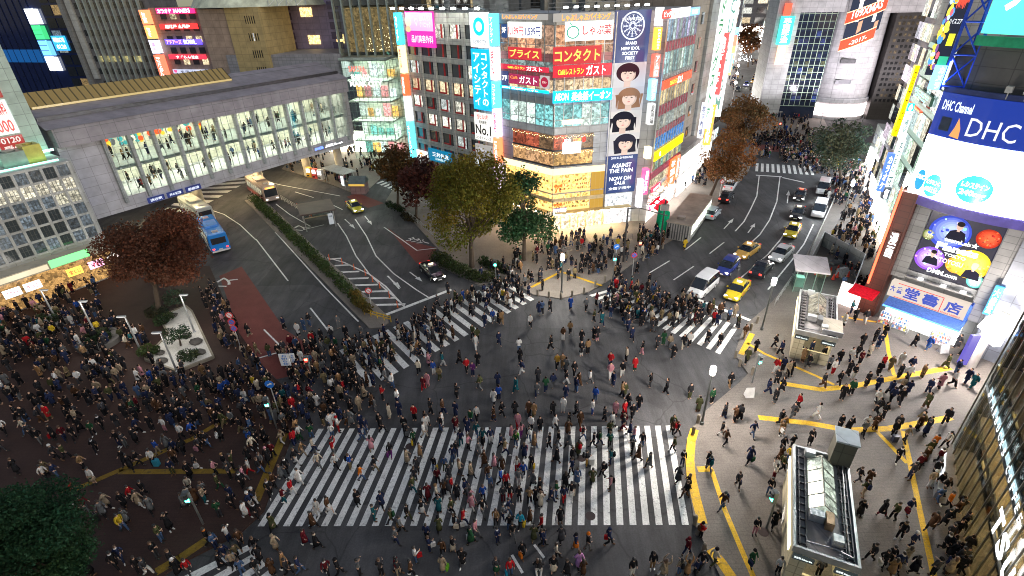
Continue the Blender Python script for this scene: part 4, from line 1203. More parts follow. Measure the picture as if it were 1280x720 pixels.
for F, s0, s1, tag_ in ((FL, -9.2, -.02, 'L'), (FR, .02, 7.55, 'R')):
    for za, zb, mt, c, st in ((26.45, 27.62, 'panel', (.52, .50, .48), None), (20.3, 21.2, 'smallpanel', (.55, .22, .23), None), (22.3, 23.2, 'smallpanel', (.62, .30, .30), None),
                              (13.6, 14.5, 'panel', (.6, .62, .64), None), (9.0, 9.45, 'panel', (.5, .5, .52), None), (4.2, 4.75, 'panel', (.75, .6, .35), None)):
        panel(F, s0, s1, za, zb, c, st, mt, .12, 'spandrel')
    n = 6
    for i in range(n):       # panes floor by floor
        a, b2 = s0 + (s1 - s0) * i / n, s0 + (s1 - s0) * (i + 1) / n
        for za, zb, cols, sts in ((23.2, 26.4, [(.9, .45, .25), (.5, .3, .2)], (.3, .8)), (21.2, 22.3, [(.45, .62, .6)], (.25, .5)), (18.7, 20.3, [(1, .70, .38), (.9, .65, .4)], (.35, .9)), (14.5, 17.2, [(.55, .85, .78), (.75, .95, .85), (.2, .55, .55)], (.35, .9))):
            o = MB().box(a + .04, b2 - .04, -.05, 0, za + .03, zb - .03).build('window', M['window'], corner, (*rr.choice(cols), rr.uniform(*sts)), toL(F))
            if zb - za > 2: MB().box(a + .05, b2 - .05, -.11, -.05, za + (zb - za) * .30, za + (zb - za) * .30 + .07).build('transom', M['metal'], o, (.5, .52, .53))
    m = MB()
    for i in range(n + 1):
        x = s0 + (s1 - s0) * i / n; m.box(x - .05, x + .05, -.16, 0, 14.5, 26.4)
    m.build('mullions', M['metal'], corner, (.55, .57, .58), toL(F))
    # two restaurant floors with dark glass
    for za, zb, cols in ((11.55, 13.45, [(.75, .33, .12), (.55, .12, .06), (.35, .2, .1)]), (9.45, 11.35, [(1, .58, .2), (.9, .5, .22), (.7, .4, .2)])):
        e0, e1 = (s0 + 1.9, s1) if tag_ == 'L' else (s0, s1 - 2.0)
        for i in range(3):
            a, b2 = e0 + (e1 - e0) * i / 3, e0 + (e1 - e0) * (i + 1) / 3
            MB().box(a + .02, b2 - .02, -.06, 0, za, zb).build('restaurant_window', M['window'], corner, (*rr.choice(cols), rr.uniform(.35, .75)), toL(F))
        m = MB()
        for i in range(26): 
            x = e0 + (e1 - e0) * i / 25; m.ball((x, -.16, zb - .12 - .25 * abs(math.sin(i * .8))), .05, 4)
        tag(m.build('fairy_lights', M['glow'], corner, (1, .62, .25, 4.0), toL(F)), kind='stuff')
        panel(F, e0, e1, za - .22, za, (.06, .06, .07), None, 'paint', .14, 'sill')
    e0, e1 = (s0, s0 + 1.9) if tag_ == 'L' else (s1 - 2.0, s1)
    for za, zb in ((11.5, 13.5), (9.3, 11.45)): panel(F, e0, e1, za, zb, (.50, .50, .62) if tag_ == 'L' else (.62, .65, .70), None, 'panel', .10, 'cladding')
    # golden shop
    panel(F, s0, s1, 8.1, 9.0, (1, .74, .34), 1.5, 'glow', .10, 'fascia_light')
    for za, zb in ((5.6, 8.05), (2.95, 5.3)):
        e0, e1 = (s0 + .3, s1) if tag_ == 'L' else (s0, s1 - 2.1)
        for i in range(4):
            a, b2 = e0 + (e1 - e0) * i / 4, e0 + (e1 - e0) * (i + 1) / 4
            MB().box(a + .04, b2 - .04, -.06, 0, za + .3, zb).build('shop_window', M['window'], corner, (1, .56, .15, 1.5), toL(F))
            sh = MB()
            for k in range(9):
                x = a + .1 + (b2 - a - .2) * rr.random(); z = za + .35 + rr.choice([0, .55, 1.1]); sh.box(x, x + .12, -.10, -.06, z, z + .25)
            sh.col = (1, 1, 1); sh.build('display_goods', M['paint'], corner, rr.choice([(.35, .12, .04), (.12, .06, .03), (.45, .25, .05)]), toL(F))
        panel(F, e0, e1, za - .05, za + .3, (1, .62, .22), 1.0, 'glow', .12, 'sill_light')
    if tag_ == 'R':
        for za, zb in ((2.8, 5.4), (5.6, 9.0)):
            for i in range(3): panel(F, 5.55 + i * .66, 5.55 + i * .66 + .62, za, zb, (.75, .42, .06), .55, 'glow', .08, 'gold_panel')
    panel(F, s0, s1, .05, 2.75, (1, .78, .5), 1.1, 'window', .05, 'shopfront')
    m = MB()
    for i in range(7):
        x = s0 + (s1 - s0) * i / 6; m.box(x - .06, x + .06, -.12, 0, 0, 2.75)
    m.build('door_frames', M['paint'], corner, (.5, .35, .12), toL(F))
for F, a, b2 in ((FL, -9, -.5), (FR, .3, 11.5)):
    for i in range(int(abs(b2 - a) / 1.6)): panel(F, a + i * 1.6, a + i * 1.6 + .8, 2.62, 2.7, (1, .74, .38), 80.0, 'glow', .9, 'added_downlight')  # downlights added to throw more warm light on the pavement
    panel(F, a, b2, 2.7, 2.85, (.6, .45, .2), None, 'panel', .95, 'canopy')
for i in range(7): panel(FS, .8 + i * 1.7, 1.6 + i * 1.7, 2.5, 2.58, (1, .93, .88), 45.0, 'glow', .8, 'added_downlight')  # more of the added downlights, along the street front
for F, s, z in ((FR, .7, 6.6), (FR, .7, 3.9)):   # big ribbon bows in the shop windows
    m = MB(); 
    for a in (0, PI): 
        for t in (-.5, .5): m.poly([(s, -.2, z), (s + .55 * math.cos(a + t), -.25, z + .55 * math.sin(a + t)), (s + .62 * math.cos(a), -.25, z + .6 * math.sin(a)), (s + .55 * math.cos(a - t * .2), -.22, z + .2 * math.sin(a - t))])
    for x in (-.35, .35): m.poly([(s, -.2, z), (s + x - .12, -.22, z - .9), (s + x + .12, -.22, z - .95), (s + .1, -.2, z)])
    m.ball((s, -.25, z), .14, 6)
    m.build('ribbon_bow', M['glow'], corner, (.85, .16, .02, 1.0), toL(F))
# signs on the corner building
OR = (1, .28, .02); YL = (1, .85, .05)
def csign(F, r, c, st, lab, t, **k): return sign(F, *r, c, st, lab, t, depth=.12, off=.16, group='signs on the glass corner building', **k)
csign(FL, (628.5, 17, 686, 25), (.55, .53, .50), .5, 'grey fascia with orange lettering left of the corner edge', [('しゃぶしゃぶバイキング', .03, .1, .80, .92, OR, 1.6)])
csign(FR, (691, 17, 764, 25), (.55, .53, .50), .5, 'grey fascia with orange lettering right of the corner edge', [('しゃぶしゃぶバイキング', .14, .1, .97, .92, OR, 1.6)])
csign(FL, (636.5, 27, 678, 48), (.92, .95, .90), 1.1, 'white price sign with red and blue numbers on the top floor', [('1,199円', .02, .28, .48, .90, (.75, .05, .08), .8), ('1,599円', .54, .28, .99, .90, (.10, .12, .40), .5)])
csign(FL, (628.5, 30, 635.5, 47), (.03, .08, .25), .6, 'small dark blue floor sign reading 9F', [('9F', .12, .2, .9, .65, (1, 1, 1), 1.5)])
b = csign(FR, (706, 27, 764.5, 49), (.90, .95, .90), 1.15, 'white restaurant sign with a round green vegetable emblem on top floor', [('しゃぶ葉', .36, .2, .97, .72, (.62, .05, .08), .7)])
w_, h_, d_ = b['_wh']; ring(b, w_ * .16, h_ * .45, h_ * .27, h_ * .33, -d_ - .012, (0, .35, .22), .8, sx_=1.15)
m = MB()
for k in (-1, 0, 1): m.poly([(w_ * .16, -d_ - .012, h_ * .74), (w_ * (.16 + .05 * k) - .12, -d_ - .012, h_ * .9), (w_ * (.16 + .06 * k), -d_ - .012, h_ * .98)])
m.build('emblem', M['glow'], b, (0, .45, .25, .8))
csign(FL, (637, 58, 678, 76), (.55, .03, .04), .8, 'red sign with yellow lettering left of the corner edge', [('プライス', .05, .16, .95, .85, (1, .7, .12), 1.0)])
csign(FR, (690.8, 59, 750, 78), (.58, .03, .04), .8, 'wider red sign with yellow lettering right of the corner edge', [('コンタクト', .03, .16, .97, .85, (1, .7, .12), 1.1)])
csign(FL, (627.5, 79, 687.5, 91), (.55, .02, .05), .9, 'long red cafe band with yellow and white lettering, left front', [('Caféレストラン', .16, .3, .52, .8, YL, 1.3), ('ガスト', .56, .1, .88, .92, (1, 1, .95), 1.6)])
csign(FR, (690.6, 82, 763, 93), (.62, .02, .04), .9, 'long red cafe band with yellow and white lettering, right front', [('Caféレストラン', .08, .3, .52, .8, YL, 1.3), ('ガスト', .56, .1, .90, .92, (1, 1, .95), 1.6)])
csign(FL, (638, 91.5, 675, 108), (.40, .02, .09), .7, 'crimson cafe sign board under the red band', [('Café', .05, .18, .3, .48, (1, .3, .05), 1.0), ('ガスト', .36, .12, .95, .85, (.95, .9, .9), 1.1)])
csign(FL, (628.3, 88, 637, 107), (.05, .07, .22), .6, 'small dark blue floor sign reading 7F', [('7F', .12, .3, .9, .65, (1, 1, 1), 1.4)])
b = csign(FL, (677, 94, 688, 111), (.75, .68, .66), .5, 'pale square with a round dark red cafe emblem', [])
w_, h_, d_ = b['_wh']; m = MB(); m.disc(w_ * .5, h_ * .5, w_ * .42, -d_ - .012); m.build('emblem', M['glow'], b, (.42, .01, .05, .7)); letters('ガスト', b, w_ * .25, w_ * .75, h_ * .40, h_ * .58, -d_ - .024, (1, .8, .7), 1)
csign(FL, (627, 106, 687.5, 117), (.0, .55, .98), 1.6, 'glowing cyan english school sign left of the corner edge', [('英会話イーオン', .25, .2, .80, .85, (1, 1, 1), 3.0), ('AEON', .04, .2, .21, .8, (1, 1, 1), 3.0)])
csign(FR, (690.5, 114, 763.5, 124), (.0, .55, .98), 1.6, 'glowing cyan english school sign right of the corner edge', [('英会話イーオン', .31, .14, .97, .9, (1, 1, 1), 3.0), ('AEON', .03, .18, .26, .8, (1, 1, 1), 3.0)])
csign(FR, (703, 178, 725, 190), (.95, .97, 1), 2.2, 'white glowing restaurant sign below dark windows with orange letters above', [('焼肉', .05, -.35, .42, -.02, (1, 1, 1), 2.5), ('酒場', .55, -.35, .98, -.02, (1, .25, .02), 2.0)])
csign(FR, (702, 150, 726, 153.5), (1, .55, .25), 2.5, 'thin orange light bar sign over the red restaurant windows', [])
csign(FR, (690.5, 260, 707, 266), (.30, .22, .40), .6, 'shop name sign above the golden shop entrance', [("L'OCCITANE", .02, .08, .98, .95, (1, .98, 1), 4.0)])
for x in (1.6, 4.2):
    m = MB(); m.ball((x, -.1, 12.7), .28, 8, 1, .4, 1.3); m.build('red_lantern', M['glow'], corner, (1, .04, .03, 1.3), toL(FR))

for i in range(9): MB().box(.4 + i * 1.25, .9 + i * 1.25, -2.0, -1.75, 28.2, 28.4).build('floodlight', M['glow'], corner, (1, 1, .96, 7.0)); MB().tube((.65 + i * 1.25, .6, 27.7), (.65 + i * 1.25, -1.9, 28.45), .04, .04, 5).build('lamp_arm', M['metal'], corner, (.3, .3, .3))
# printed banner with four portraits: flat prints on a hanging sheet
def portrait(m, cx, cz, w, h, hair, skin, kind, y, bg):
    e = .006
    m.col = bg; m.poly([(cx - w / 2, y, cz - h / 2), (cx + w / 2, y, cz - h / 2), (cx + w / 2, y, cz + h / 2), (cx - w / 2, y, cz + h / 2)])
    m.col = hair
    cx += w * (.06 if kind else -.03) * (1 if hair[0] > .025 else -1)
    m.disc(cx, cz + h * .10, h * .38, y - e, 24, w * .34)
    rq = random.Random(int(hair[0] * 999 + cz * 10))
    if kind:
        for k in range(14): x = cx + w * rq.uniform(-.42, .36); m.poly([(x, y - e * .9, cz + h * .2), (x + w * .09, y - e * .9, cz + h * .2), (x + w * rq.uniform(.0, .1), y - e * .9, cz - h * rq.uniform(.25, .48))])
    if kind: m.poly([(cx - w * .32, y - e, cz - h * .42), (cx - w * .30, y - e, cz + h * .15), (cx + w * .30, y - e, cz + h * .15), (cx + w * .36, y - e, cz - h * .38)])
    m.col = tuple(c * .85 for c in skin); m.poly([(cx - w * .10, y - 2 * e, cz - h * .5), (cx - w * .09, y - 2 * e, cz - h * .05), (cx + w * .09, y - 2 * e, cz - h * .05), (cx + w * .10, y - 2 * e, cz - h * .5)])
    m.col = tuple(c * .80 for c in skin); m.disc(cx + w * .02, cz - h * .005, h * .285, y - 2.5 * e, 22, w * .215); m.col = skin; m.disc(cx - w * .012, cz + h * .01, h * .27, y - 3 * e, 22, w * .19)
    m.col = hair
    m.poly([(cx - w * .21, y - 4 * e, cz + h * .05), (cx - w * .16, y - 4 * e, cz + h * .14), (cx + w * .17, y - 4 * e, cz + h * .13), (cx + w * .21, y - 4 * e, cz + h * .03), (cx + w * .20, y - 4 * e, cz + h * .34), (cx - w * .20, y - 4 * e, cz + h * .34)])
    for k in range(8): x = cx + w * (-.2 + .05 * k); m.poly([(x - w * .03, y - 4.2 * e, cz + h * .2), (x + w * .04, y - 4.2 * e, cz + h * .2), (x + w * rq.uniform(-.02, .03), y - 4.2 * e, cz + h * rq.uniform(.05, .13))])
    m.col = (.06, .04, .04)
    for k in (-1, 1): m.disc(cx + k * w * .08, cz + h * .055, h * .018, y - 5 * e, 10, w * .035)
    m.col = (.60, .10, .12); m.disc(cx, cz - h * .12, h * .018, y - 5 * e, 12, w * .045)
    m.col = tuple(c * .75 for c in skin); m.poly([(cx - w * .015, y - 5 * e, cz - h * .05), (cx + w * .025, y - 5 * e, cz - h * .05), (cx + w * .004, y - 5 * e, cz + h * .04)])
NV = (.025, .05, .16)
ban = sign(FR, 769, 13, 792, 238, NV, .9, 'tall navy banner with four portraits hanging on the corner building', [
    ('IDOL LIVE TOUR', .2, .035, .8, .048, (1, 1, 1), 1.0), ('BRAND', .34, .150, .66, .166, (.85, .9, 1), 1.2), ('NEW IDOL', .22, .176, .76, .192, (.85, .9, 1), 1.2), ('SOCIETY', .26, .200, .72, .216, (.85, .9, 1), 1.2), ('FIRST', .36, .224, .62, .240, (.85, .9, 1), 1.2),
    ('2017.11.29 RELEASE', .16, .775, .84, .788, (.85, .9, 1), 1.0), ('AGAINST', .2, .815, .82, .842, (.92, .95, 1), 1.3), ('THE PAIN', .13, .848, .88, .873, (.92, .95, 1), 1.3), ('NOW ON', .15, .897, .85, .922, (.92, .95, 1), 1.3), ('SALE', .32, .927, .66, .949, (.92, .95, 1), 1.3), ('全国発売中', .14, .962, .86, .980, (.92, .95, 1), 1.0)],
    depth=.12, off=.1, name='banner', cat='banner')
w_, h_, d_ = ban['_wh']
ring(ban, w_ * .5, h_ * .925, w_ * .30, w_ * .335, -d_ - .014, (.75, .82, .95), 1.0)
m = MB()
for k in range(12):
    a = 2 * PI * k / 12
    for r in (.11, .19, .26):
        m.box(-w_ * .012, w_ * .012, -d_ - .014, -d_ - .010, w_ * (r - .06), w_ * r, Matrix.Translation((w_ * .5, 0, h_ * .925)) @ Matrix.Rotation(a, 4, 'Y'))
        m.box(-w_ * .04, w_ * .04, -d_ - .0145, -d_ - .0105, w_ * r - .03, w_ * r, Matrix.Translation((w_ * .5, 0, h_ * .925)) @ Matrix.Rotation(a, 4, 'Y'))
m.build('emblem', M['glow'], ban, (.75, .82, .95, 1.0))
m = MB(); ph = h_ * .128
for i, (hc, k, bgc) in enumerate((((.05, .02, .03), 0, (.62, .62, .64)), ((.32, .17, .10), 1, (.58, .56, .58)), ((.02, .02, .03), 1, (.66, .64, .63)), ((.03, .03, .05), 1, (.60, .60, .62)))):
    portrait(m, w_ * .5, h_ * .745 - ph * (i + .5) - .0, w_ * .995, ph, hc, (.78, .60, .52), k, -d_ - .01, bgc)
m.build('portraits', M['print'], ban, (1, 1, 1, .22))
panel(FR, 7.6, 7.75, 0, 27.6, (.5, .5, .5), None, 'metal', .25, 'pilaster')
panel(FR, 7.75, 11.9, .05, 2.6, (.95, .92, .9), 1.2, 'window', .06, 'shopfront'); panel(FR, 7.75, 11.9, 2.7, 4.6, (.9, .96, 1), 1.0, 'window', .07, 'shop_fascia')
# street front on the right, floor by floor
for F, s0, s1 in ((FS, .4, 13.0),):
    n = 11
    for za, zb, cols, sts, mt in ((24.2, 26.6, [(.55, .72, .72), (.35, .5, .65), (.5, .45, .7)], (.25, .8), 'window'), (20.3, 22.9, [(.6, .78, .66), (.45, .7, .7)], (.3, .8), 'window'), (16.5, 18.4, [(.9, .7, .35), (.75, .6, .35)], (.3, .8), 'window'),
                                  (13.3, 15.0, [(.6, .7, .65), (.7, .72, .6)], (.25, .6), 'window'), (10.6, 12.2, [(.05, .3, .8)], (.5, .7), 'window'), (7.6, 9.0, [(.75, .68, .3), (.3, .6, .45), (.4, .35, .3)], (.3, .8), 'window'), (5.2, 6.4, [(.8, .7, .45)], (.4, .8), 'window'), (2.9, 4.4, [(.9, .7, .4), (.3, .2, .15)], (.3, .9), 'window'), (.05, 2.5, [(1, .85, .75)], (.9, 1.8), 'window')):
        k = n if za > 1 else 5
        for i in range(k):
            a, b2 = s0 + (s1 - s0) * i / k, s0 + (s1 - s0) * (i + 1) / k
            if za in (5.2, 2.9) and a > 8: continue
            MB().box(a + .03, b2 - .03, -.05, 0, za, zb).build('window', M[mt], corner, (*rr.choice(cols), rr.uniform(*sts)), toL(F))
    for za, zb, c in ((22.95, 24.1, (.55, .16, .19)), (15.1, 16.4, (.45, .10, .13)), (12.3, 13.2, (.5, .16, .19)), (6.5, 7.5, (.45, .08, .13)), (19.6, 20.25, (.4, .45, .45)), (2.55, 2.85, (.3, .3, .3))):
        panel(F, s0, s1, za, zb, c, None, 'smallpanel', .10, 'spandrel')
    mullions(corner, 0, 0, 1, 0, 0, .01)
    m = MB()
    for i in range(n + 1):
        x = s0 + (s1 - s0) * i / n; m.box(x - .045, x + .045, -.16, 0, 7.6, 26.6)
    m.build('mullions', M['metal'], corner, (.6, .62, .62), toL(F))
def ssign(r, c, st, lab, t, **k): return sign(FS, *r, c, st, lab, t, depth=.15, off=.18, group='signs on the street front', **k)
ssign((826, 13, 836, 22), (.85, .08, .06), 1.2, 'red roof sign with white letters at the left of the street front', [('ビッグ', .1, .15, .9, .85, (1, .9, .9), 2.0)])
ssign((836.5, 11, 859, 20), (.95, .95, .97), 1.3, 'white roof sign with faint red letters on the street front', [('居酒屋カラオケ', .08, .2, .9, .8, (.9, .35, .3), 1.0)])
ssign((859.5, 10, 871, 18), (.2, .5, .95), 1.2, 'blue roof sign at the far right of the street front', [('個室', .2, .2, .8, .8, (1, 1, 1), 2.0)])
s0_, s1_ = .4, 13.0
def srect(s0, s1, z0, z1, c, st, lab, t, off=.18, F=FS, depth=.15, cat='sign', name='sign', group='signs on the street front'):
    w, h = s1 - s0, z1 - z0
    root = MB().box(0, w, -depth, 0, 0, h).build(name, M['glow'], None, (*c, st), F.m @ Matrix.Translation((s0, 0, z0)) @ Matrix.Translation((0, -off, 0)))
    tag(root, lab, cat, group); root['_wh'] = (w, h, depth)
    for q in t:
        letters(q[0], root, w * q[1], w * q[3], h * (1 - q[4]), h * (1 - q[2]), -depth - .012, q[5], q[6], vertical=len(q) > 7)
    return root
srect(.5, 12.9, 18.45, 19.55, (.75, .09, .03), 1.1, 'long red cafe band with yellow lettering on the street front', [('Caféレストラン', .22, .25, .46, .8, YL, 1.6), ('ガスト', .47, .08, .66, .95, (1, 1, .95), 2.0)])
srect(.5, 13.0, 9.1, 10.4, (1, .68, .0), 1.3, 'bright yellow band with a white dot on the street front', [('●', .14, .25, .19, .75, (1, 1, .9), 2.5)])
srect(8.2, 11.2, 2.9, 7.4, (.95, .13, .03), 1.5, 'large orange red sale sign low on the street front', [('最大', .2, .08, .8, .3, (1, 1, 1), 2.0), ('70%', .12, .36, .88, .62, (1, 1, 1), 2.0), ('OFF', .25, .68, .75, .86, (1, 1, 1), 2.0)])
srect(11.4, 12.9, 3.4, 7.2, (.95, .2, .1), 1.5, 'narrow red sign with white figures beside the sale sign', [('免税', .2, .1, .8, .9, (1, 1, 1), 2.2, 1)])
srect(1.0, 4.6, 4.45, 5.15, (.75, .03, .08), 1.3, 'red sign with white lettering above the street shops', [('カラオケ館', .12, .15, .88, .85, (1, 1, 1), 2.5)])
srect(5.0, 8.0, 1.9, 2.85, (.1, .11, .16), .6, 'dark sign with glowing white capital letters above the shops', [('LUSH', .1, .15, .9, .88, (1, 1, 1), 5.0)])
srect(.8, 4.4, 1.75, 2.5, (.9, .10, .25), 1.4, 'pink red sign just above the red awning', [('本日の酒場', .1, .2, .9, .8, (1, 1, 1), 2.5)])
m = MB().prism([(1.0, 0), (5.2, 0), (5.2, -1.5), (1.0, -1.5)], 0, .05)
aw = MB().add([(1.0, 0, 1.75), (5.2, 0, 1.75), (5.2, -1.6, 1.15), (1.0, -1.6, 1.15), (1.0, 0, 1.65), (5.2, 0, 1.65), (5.2, -1.6, .9), (1.0, -1.6, .9)], [(0, 3, 2, 1), (4, 5, 6, 7), (3, 7, 6, 2), (0, 1, 5, 4), (1, 2, 6, 5), (0, 4, 7, 3)]).build('awning', M['cloth'], None, (.70, .02, .04), FS.m)
aw.data.transform(Matrix.Translation((0, 0, 1.0))); tag(aw, 'red awning over the shop at the foot of the street front', 'awning')
# vertical strip of blade signs between banner and street front
FB2 = Fac((808, 281), 78)
for tl, bl, wp, c, st, hue, t in (((818, 9), (816.5, 32), 6, (.95, .97, 1), 2.0, 'white', ''), ((816.5, 34), (812.5, 62), 6.5, (1, .38, .03), 1.5, 'orange', 'KARAOKE'), ((813.5, 67), (810.5, 95), 7, (.9, .10, .06), 1.5, 'red and white', 'アムロ'), ((810, 98), (806.5, 124), 7, (.15, .6, 1), 1.7, 'cyan', 'ダイニング'),
               ((808, 128), (805.5, 154), 6.5, (.75, .76, .74), .8, 'grey white', '自然派酒場'), ((804, 182), (803, 196), 6, (1, .9, .5), 1.8, 'pale yellow', ''), ((801, 209), (799, 240), 6, (.9, .08, .22), 1.5, 'crimson', '居酒屋'), ((795, 222), (793, 256), 5, (.92, .9, 1), 1.8, 'lilac white', '')):
    sign_v(FB2, tl, bl, wp, c, st, f'{hue} vertical blade sign between the banner and the street front', t, (1, 1, 1) if c[1] < .7 else (.15, .15, .15), 2.4 if c[1] < .7 else .2, .9, .3, 'blade signs beside the banner')
def blade(F, s, z0, z1, w, c, st, lab, text, tcol=(1, 1, 1), tst=3, group='signs on the street front'):
    """a sign standing out from front F, its broad side turned down the street"""
    p = F.o + F.x * s; b = Fac((p.x, p.y, 0), math.degrees(math.atan2(-F.n.x, -F.n.y)))
    root = MB().box(.15, w + .15, -.18, .18, 0, z1 - z0).build('blade_sign', M['glow'], None, (*c, st), b.m @ Matrix.Translation((0, 0, z0)))
    tag(root, lab, 'sign', group)
    if text: letters(text, root, .15 + w * .2, .15 + w * .8, (z1 - z0) * .06, (z1 - z0) * .94, -.195, tcol, tst, vertical=len(text) < 9)
    return root

# ---- pedestrian bridge building across the road
_o = G(282, 227, 5.5); FB = Fac((_o.x, _o.y, 0), 34)
br = bldg('bridge_building', FB, 'long grey station bridge with glazed walkway and columns crossing over the road', 'bridge')
B0, B1, BD = -18.5, 26.0, 13.0
GREY = (.34, .33, .36)
wall(br, B0, B1, 0, BD, 5.5, 7.3, (.60, .60, .65), 'panel', 'deck_edge')
wall(br, B0, B0 + 4.6, 0, BD, 7.3, 15.0, (.56, .56, .62), 'panel', 'end_wall')
wall(br, B0, B1, -.9, BD + .6, 15.0, 17.2, (.36, .34, .38), 'panel', 'roof_fascia')
wall(br, B0 + 4.7, B1, .3, BD, 10.75, 11.2, (.40, .45, .46), 'panel', 'upper_deck')
MB().add([(B0 - .5, -1.0, 17.2), (B1 + .3, -1.0, 17.2), (B1 + .3, 7, 19.6), (B0 - .5, 7, 19.6), (B1 + .3, BD + .6, 17.2), (B0 - .5, BD + .6, 17.2)], [(0, 1, 2, 3), (3, 2, 4, 5), (0, 3, 5), (1, 4, 2)]).build('roof', M['panel'], br, (.30, .28, .31))
m = MB(); m.box(B0 - .3, B1, 1.2, 1.5, 17.9, 18.35); m.build('gutter', M['metal'], br, (.12, .12, .13))
sk = MB().add([(B0 + .5, 4.5, 18.9), (8, 4.5, 18.9), (8, 6.5, 20.6), (B0 + .5, 6.5, 20.6), (8, 9, 19.4), (B0 + .5, 9, 19.4)], [(0, 1, 2, 3), (3, 2, 4, 5), (0, 3, 5), (1, 4, 2)]).build('skylight', M['glow'], br, (.30, .21, .07, .42)); MB().box(B0 + .6, 7.9, 4.36, 4.44, 18.9, 19.15).build('skylight_edge', M['glow'], br, (.8, .6, .25, .5))
m = MB()
for i in range(31):
    x = B0 + .5 + (8 - B0 - .5) * i / 30; m.tube((x, 4.47, 18.93), (x, 6.5, 20.65), .07, .07, 4)
m.build('rafter', M['metal'], sk, (.1, .09, .06))
# interior
wall(br, B0 + 4.7, B1, 8.2, 8.4, 7.3, 15.0, (.70, .68, .60), 'panel', 'inner_wall')
for z in (10.7, 14.95):
    for i in range(9):
        x = B0 + 6 + i * 4.3
        MB().box(x, x + 3.2, 2.2, 2.6, z - .09, z - .03).build('ceiling_lamp', M['glow'], br, (1, .92, .68, 26.0))
        MB().box(x, x + 3.2, 5.6, 6.0, z - .09, z - .03).build('ceiling_lamp', M['glow'], br, (1, .92, .68, 26.0))
rr = random.Random(4)
for i in range(9):   # loose coloured wall art seen through the glass at the left
    x = B0 + 6.5 + i * 1.8; m = MB()
    for k in range(6):
        m.col = rr.choice([(.75, .08, .03), (.8, .45, .05), (.05, .3, .35), (.8, .75, .6), (.1, .1, .12)]); m.disc(x + rr.uniform(0, 1.7), 12.9 + rr.uniform(-.6, .8), rr.uniform(.2, .6), 8.15 - k * .004, 12)
    m.build('mural', M['print'], br, (1, 1, 1, .25))
NP = 13
for i in range(NP + 1):
    x = B0 + 4.75 + (B1 - 1.2 - B0 - 4.75) * i / NP
    MB().add([(x - .2, -.55, 6.6), (x + .2, -.55, 6.6), (x + .2, .1, 6.6), (x - .2, .1, 6.6), (x - .2, -.6, 15.0), (x + .2, -.6, 15.0), (x + .2, .1, 15.0), (x - .2, .1, 15.0)],
             [(0, 3, 2, 1), (4, 5, 6, 7), (0, 1, 5, 4), (1, 2, 6, 5), (2, 3, 7, 6), (3, 0, 4, 7)]).build('fin', M['panel'], br, (.42, .46, .47))
    if i < NP:
        x2 = B0 + 4.75 + (B1 - 1.2 - B0 - 4.75) * (i + 1) / NP
        w = MB().box(x + .2, x2 - .2, .10, .13, 7.32, 14.98).build('window', M['pane'], br, (1, 1, 1))
        m = MB()
        for z in (9.1, 10.9, 12.8): m.box(x + .2, x2 - .2, .06, .16, z, z + .07)
        for q in (1 / 3, 2 / 3): m.box(x + (x2 - x) * q - .03, x + (x2 - x) * q + .03, .055, .165, 7.32, 14.98)
        m.build('glazing_bars', M['metal'], w, (.35, .40, .40))
wall(br, B1 - .7, B1, -.4, BD, 7.3, 15.0, (.42, .42, .44), 'panel', 'end_wall')
for x, y in ((-1.5, 7.0), (9.5, 7.0), (19.5, 7.0), (24, 3.0)):
    m = MB(); m.lathe([(.75, 0), (.75, 5.5)], 18, (x, y, 0)); m.build('column', M['concrete'], br, (.55, .50, .42))
for i in range(8): MB().box(-12 + i * 4.6, -10.5 + i * 4.6, 6.2, 6.9, 5.40, 5.47).build('underside_lamp', M['glow'], br, (1, .78, .42, 70.0))
for i, (x0, x1) in enumerate(((-11.5, -9.3), (-8.9, -6.7), (-6.3, -4.1))):
    b = MB().box(x0, x1, -.72, -.56, 5.75, 6.5).build('sign', M['glow'], None, (.03, .05, .22, .5), FB.m)
    tag(b, f"dark blue direction board on the bridge edge, {['left', 'middle', 'right'][i]} one of three", 'sign', 'boards on the bridge edge')
    letters(['渋谷駅', '井の頭線', '銀座線'][i], b, x0 + .3, x1 - .3, 5.92, 6.32, -.735, (.8, .85, 1), .8)
b = MB().box(16.8, 23.4, -.10, -.01, 6.1, 6.9).build('sign', M['panel'], None, (.42, .42, .46), FB.m)
tag(b, 'grey board with blue and white station lettering at the right end of the bridge', 'sign')
letters('井の頭線', b, 17, 18.8, 6.25, 6.75, -.115, (.1, .2, 1), 3); letters('渋谷駅 Shibuya', b, 19.2, 23.2, 6.2, 6.78, -.115, (1, 1, 1), 2)

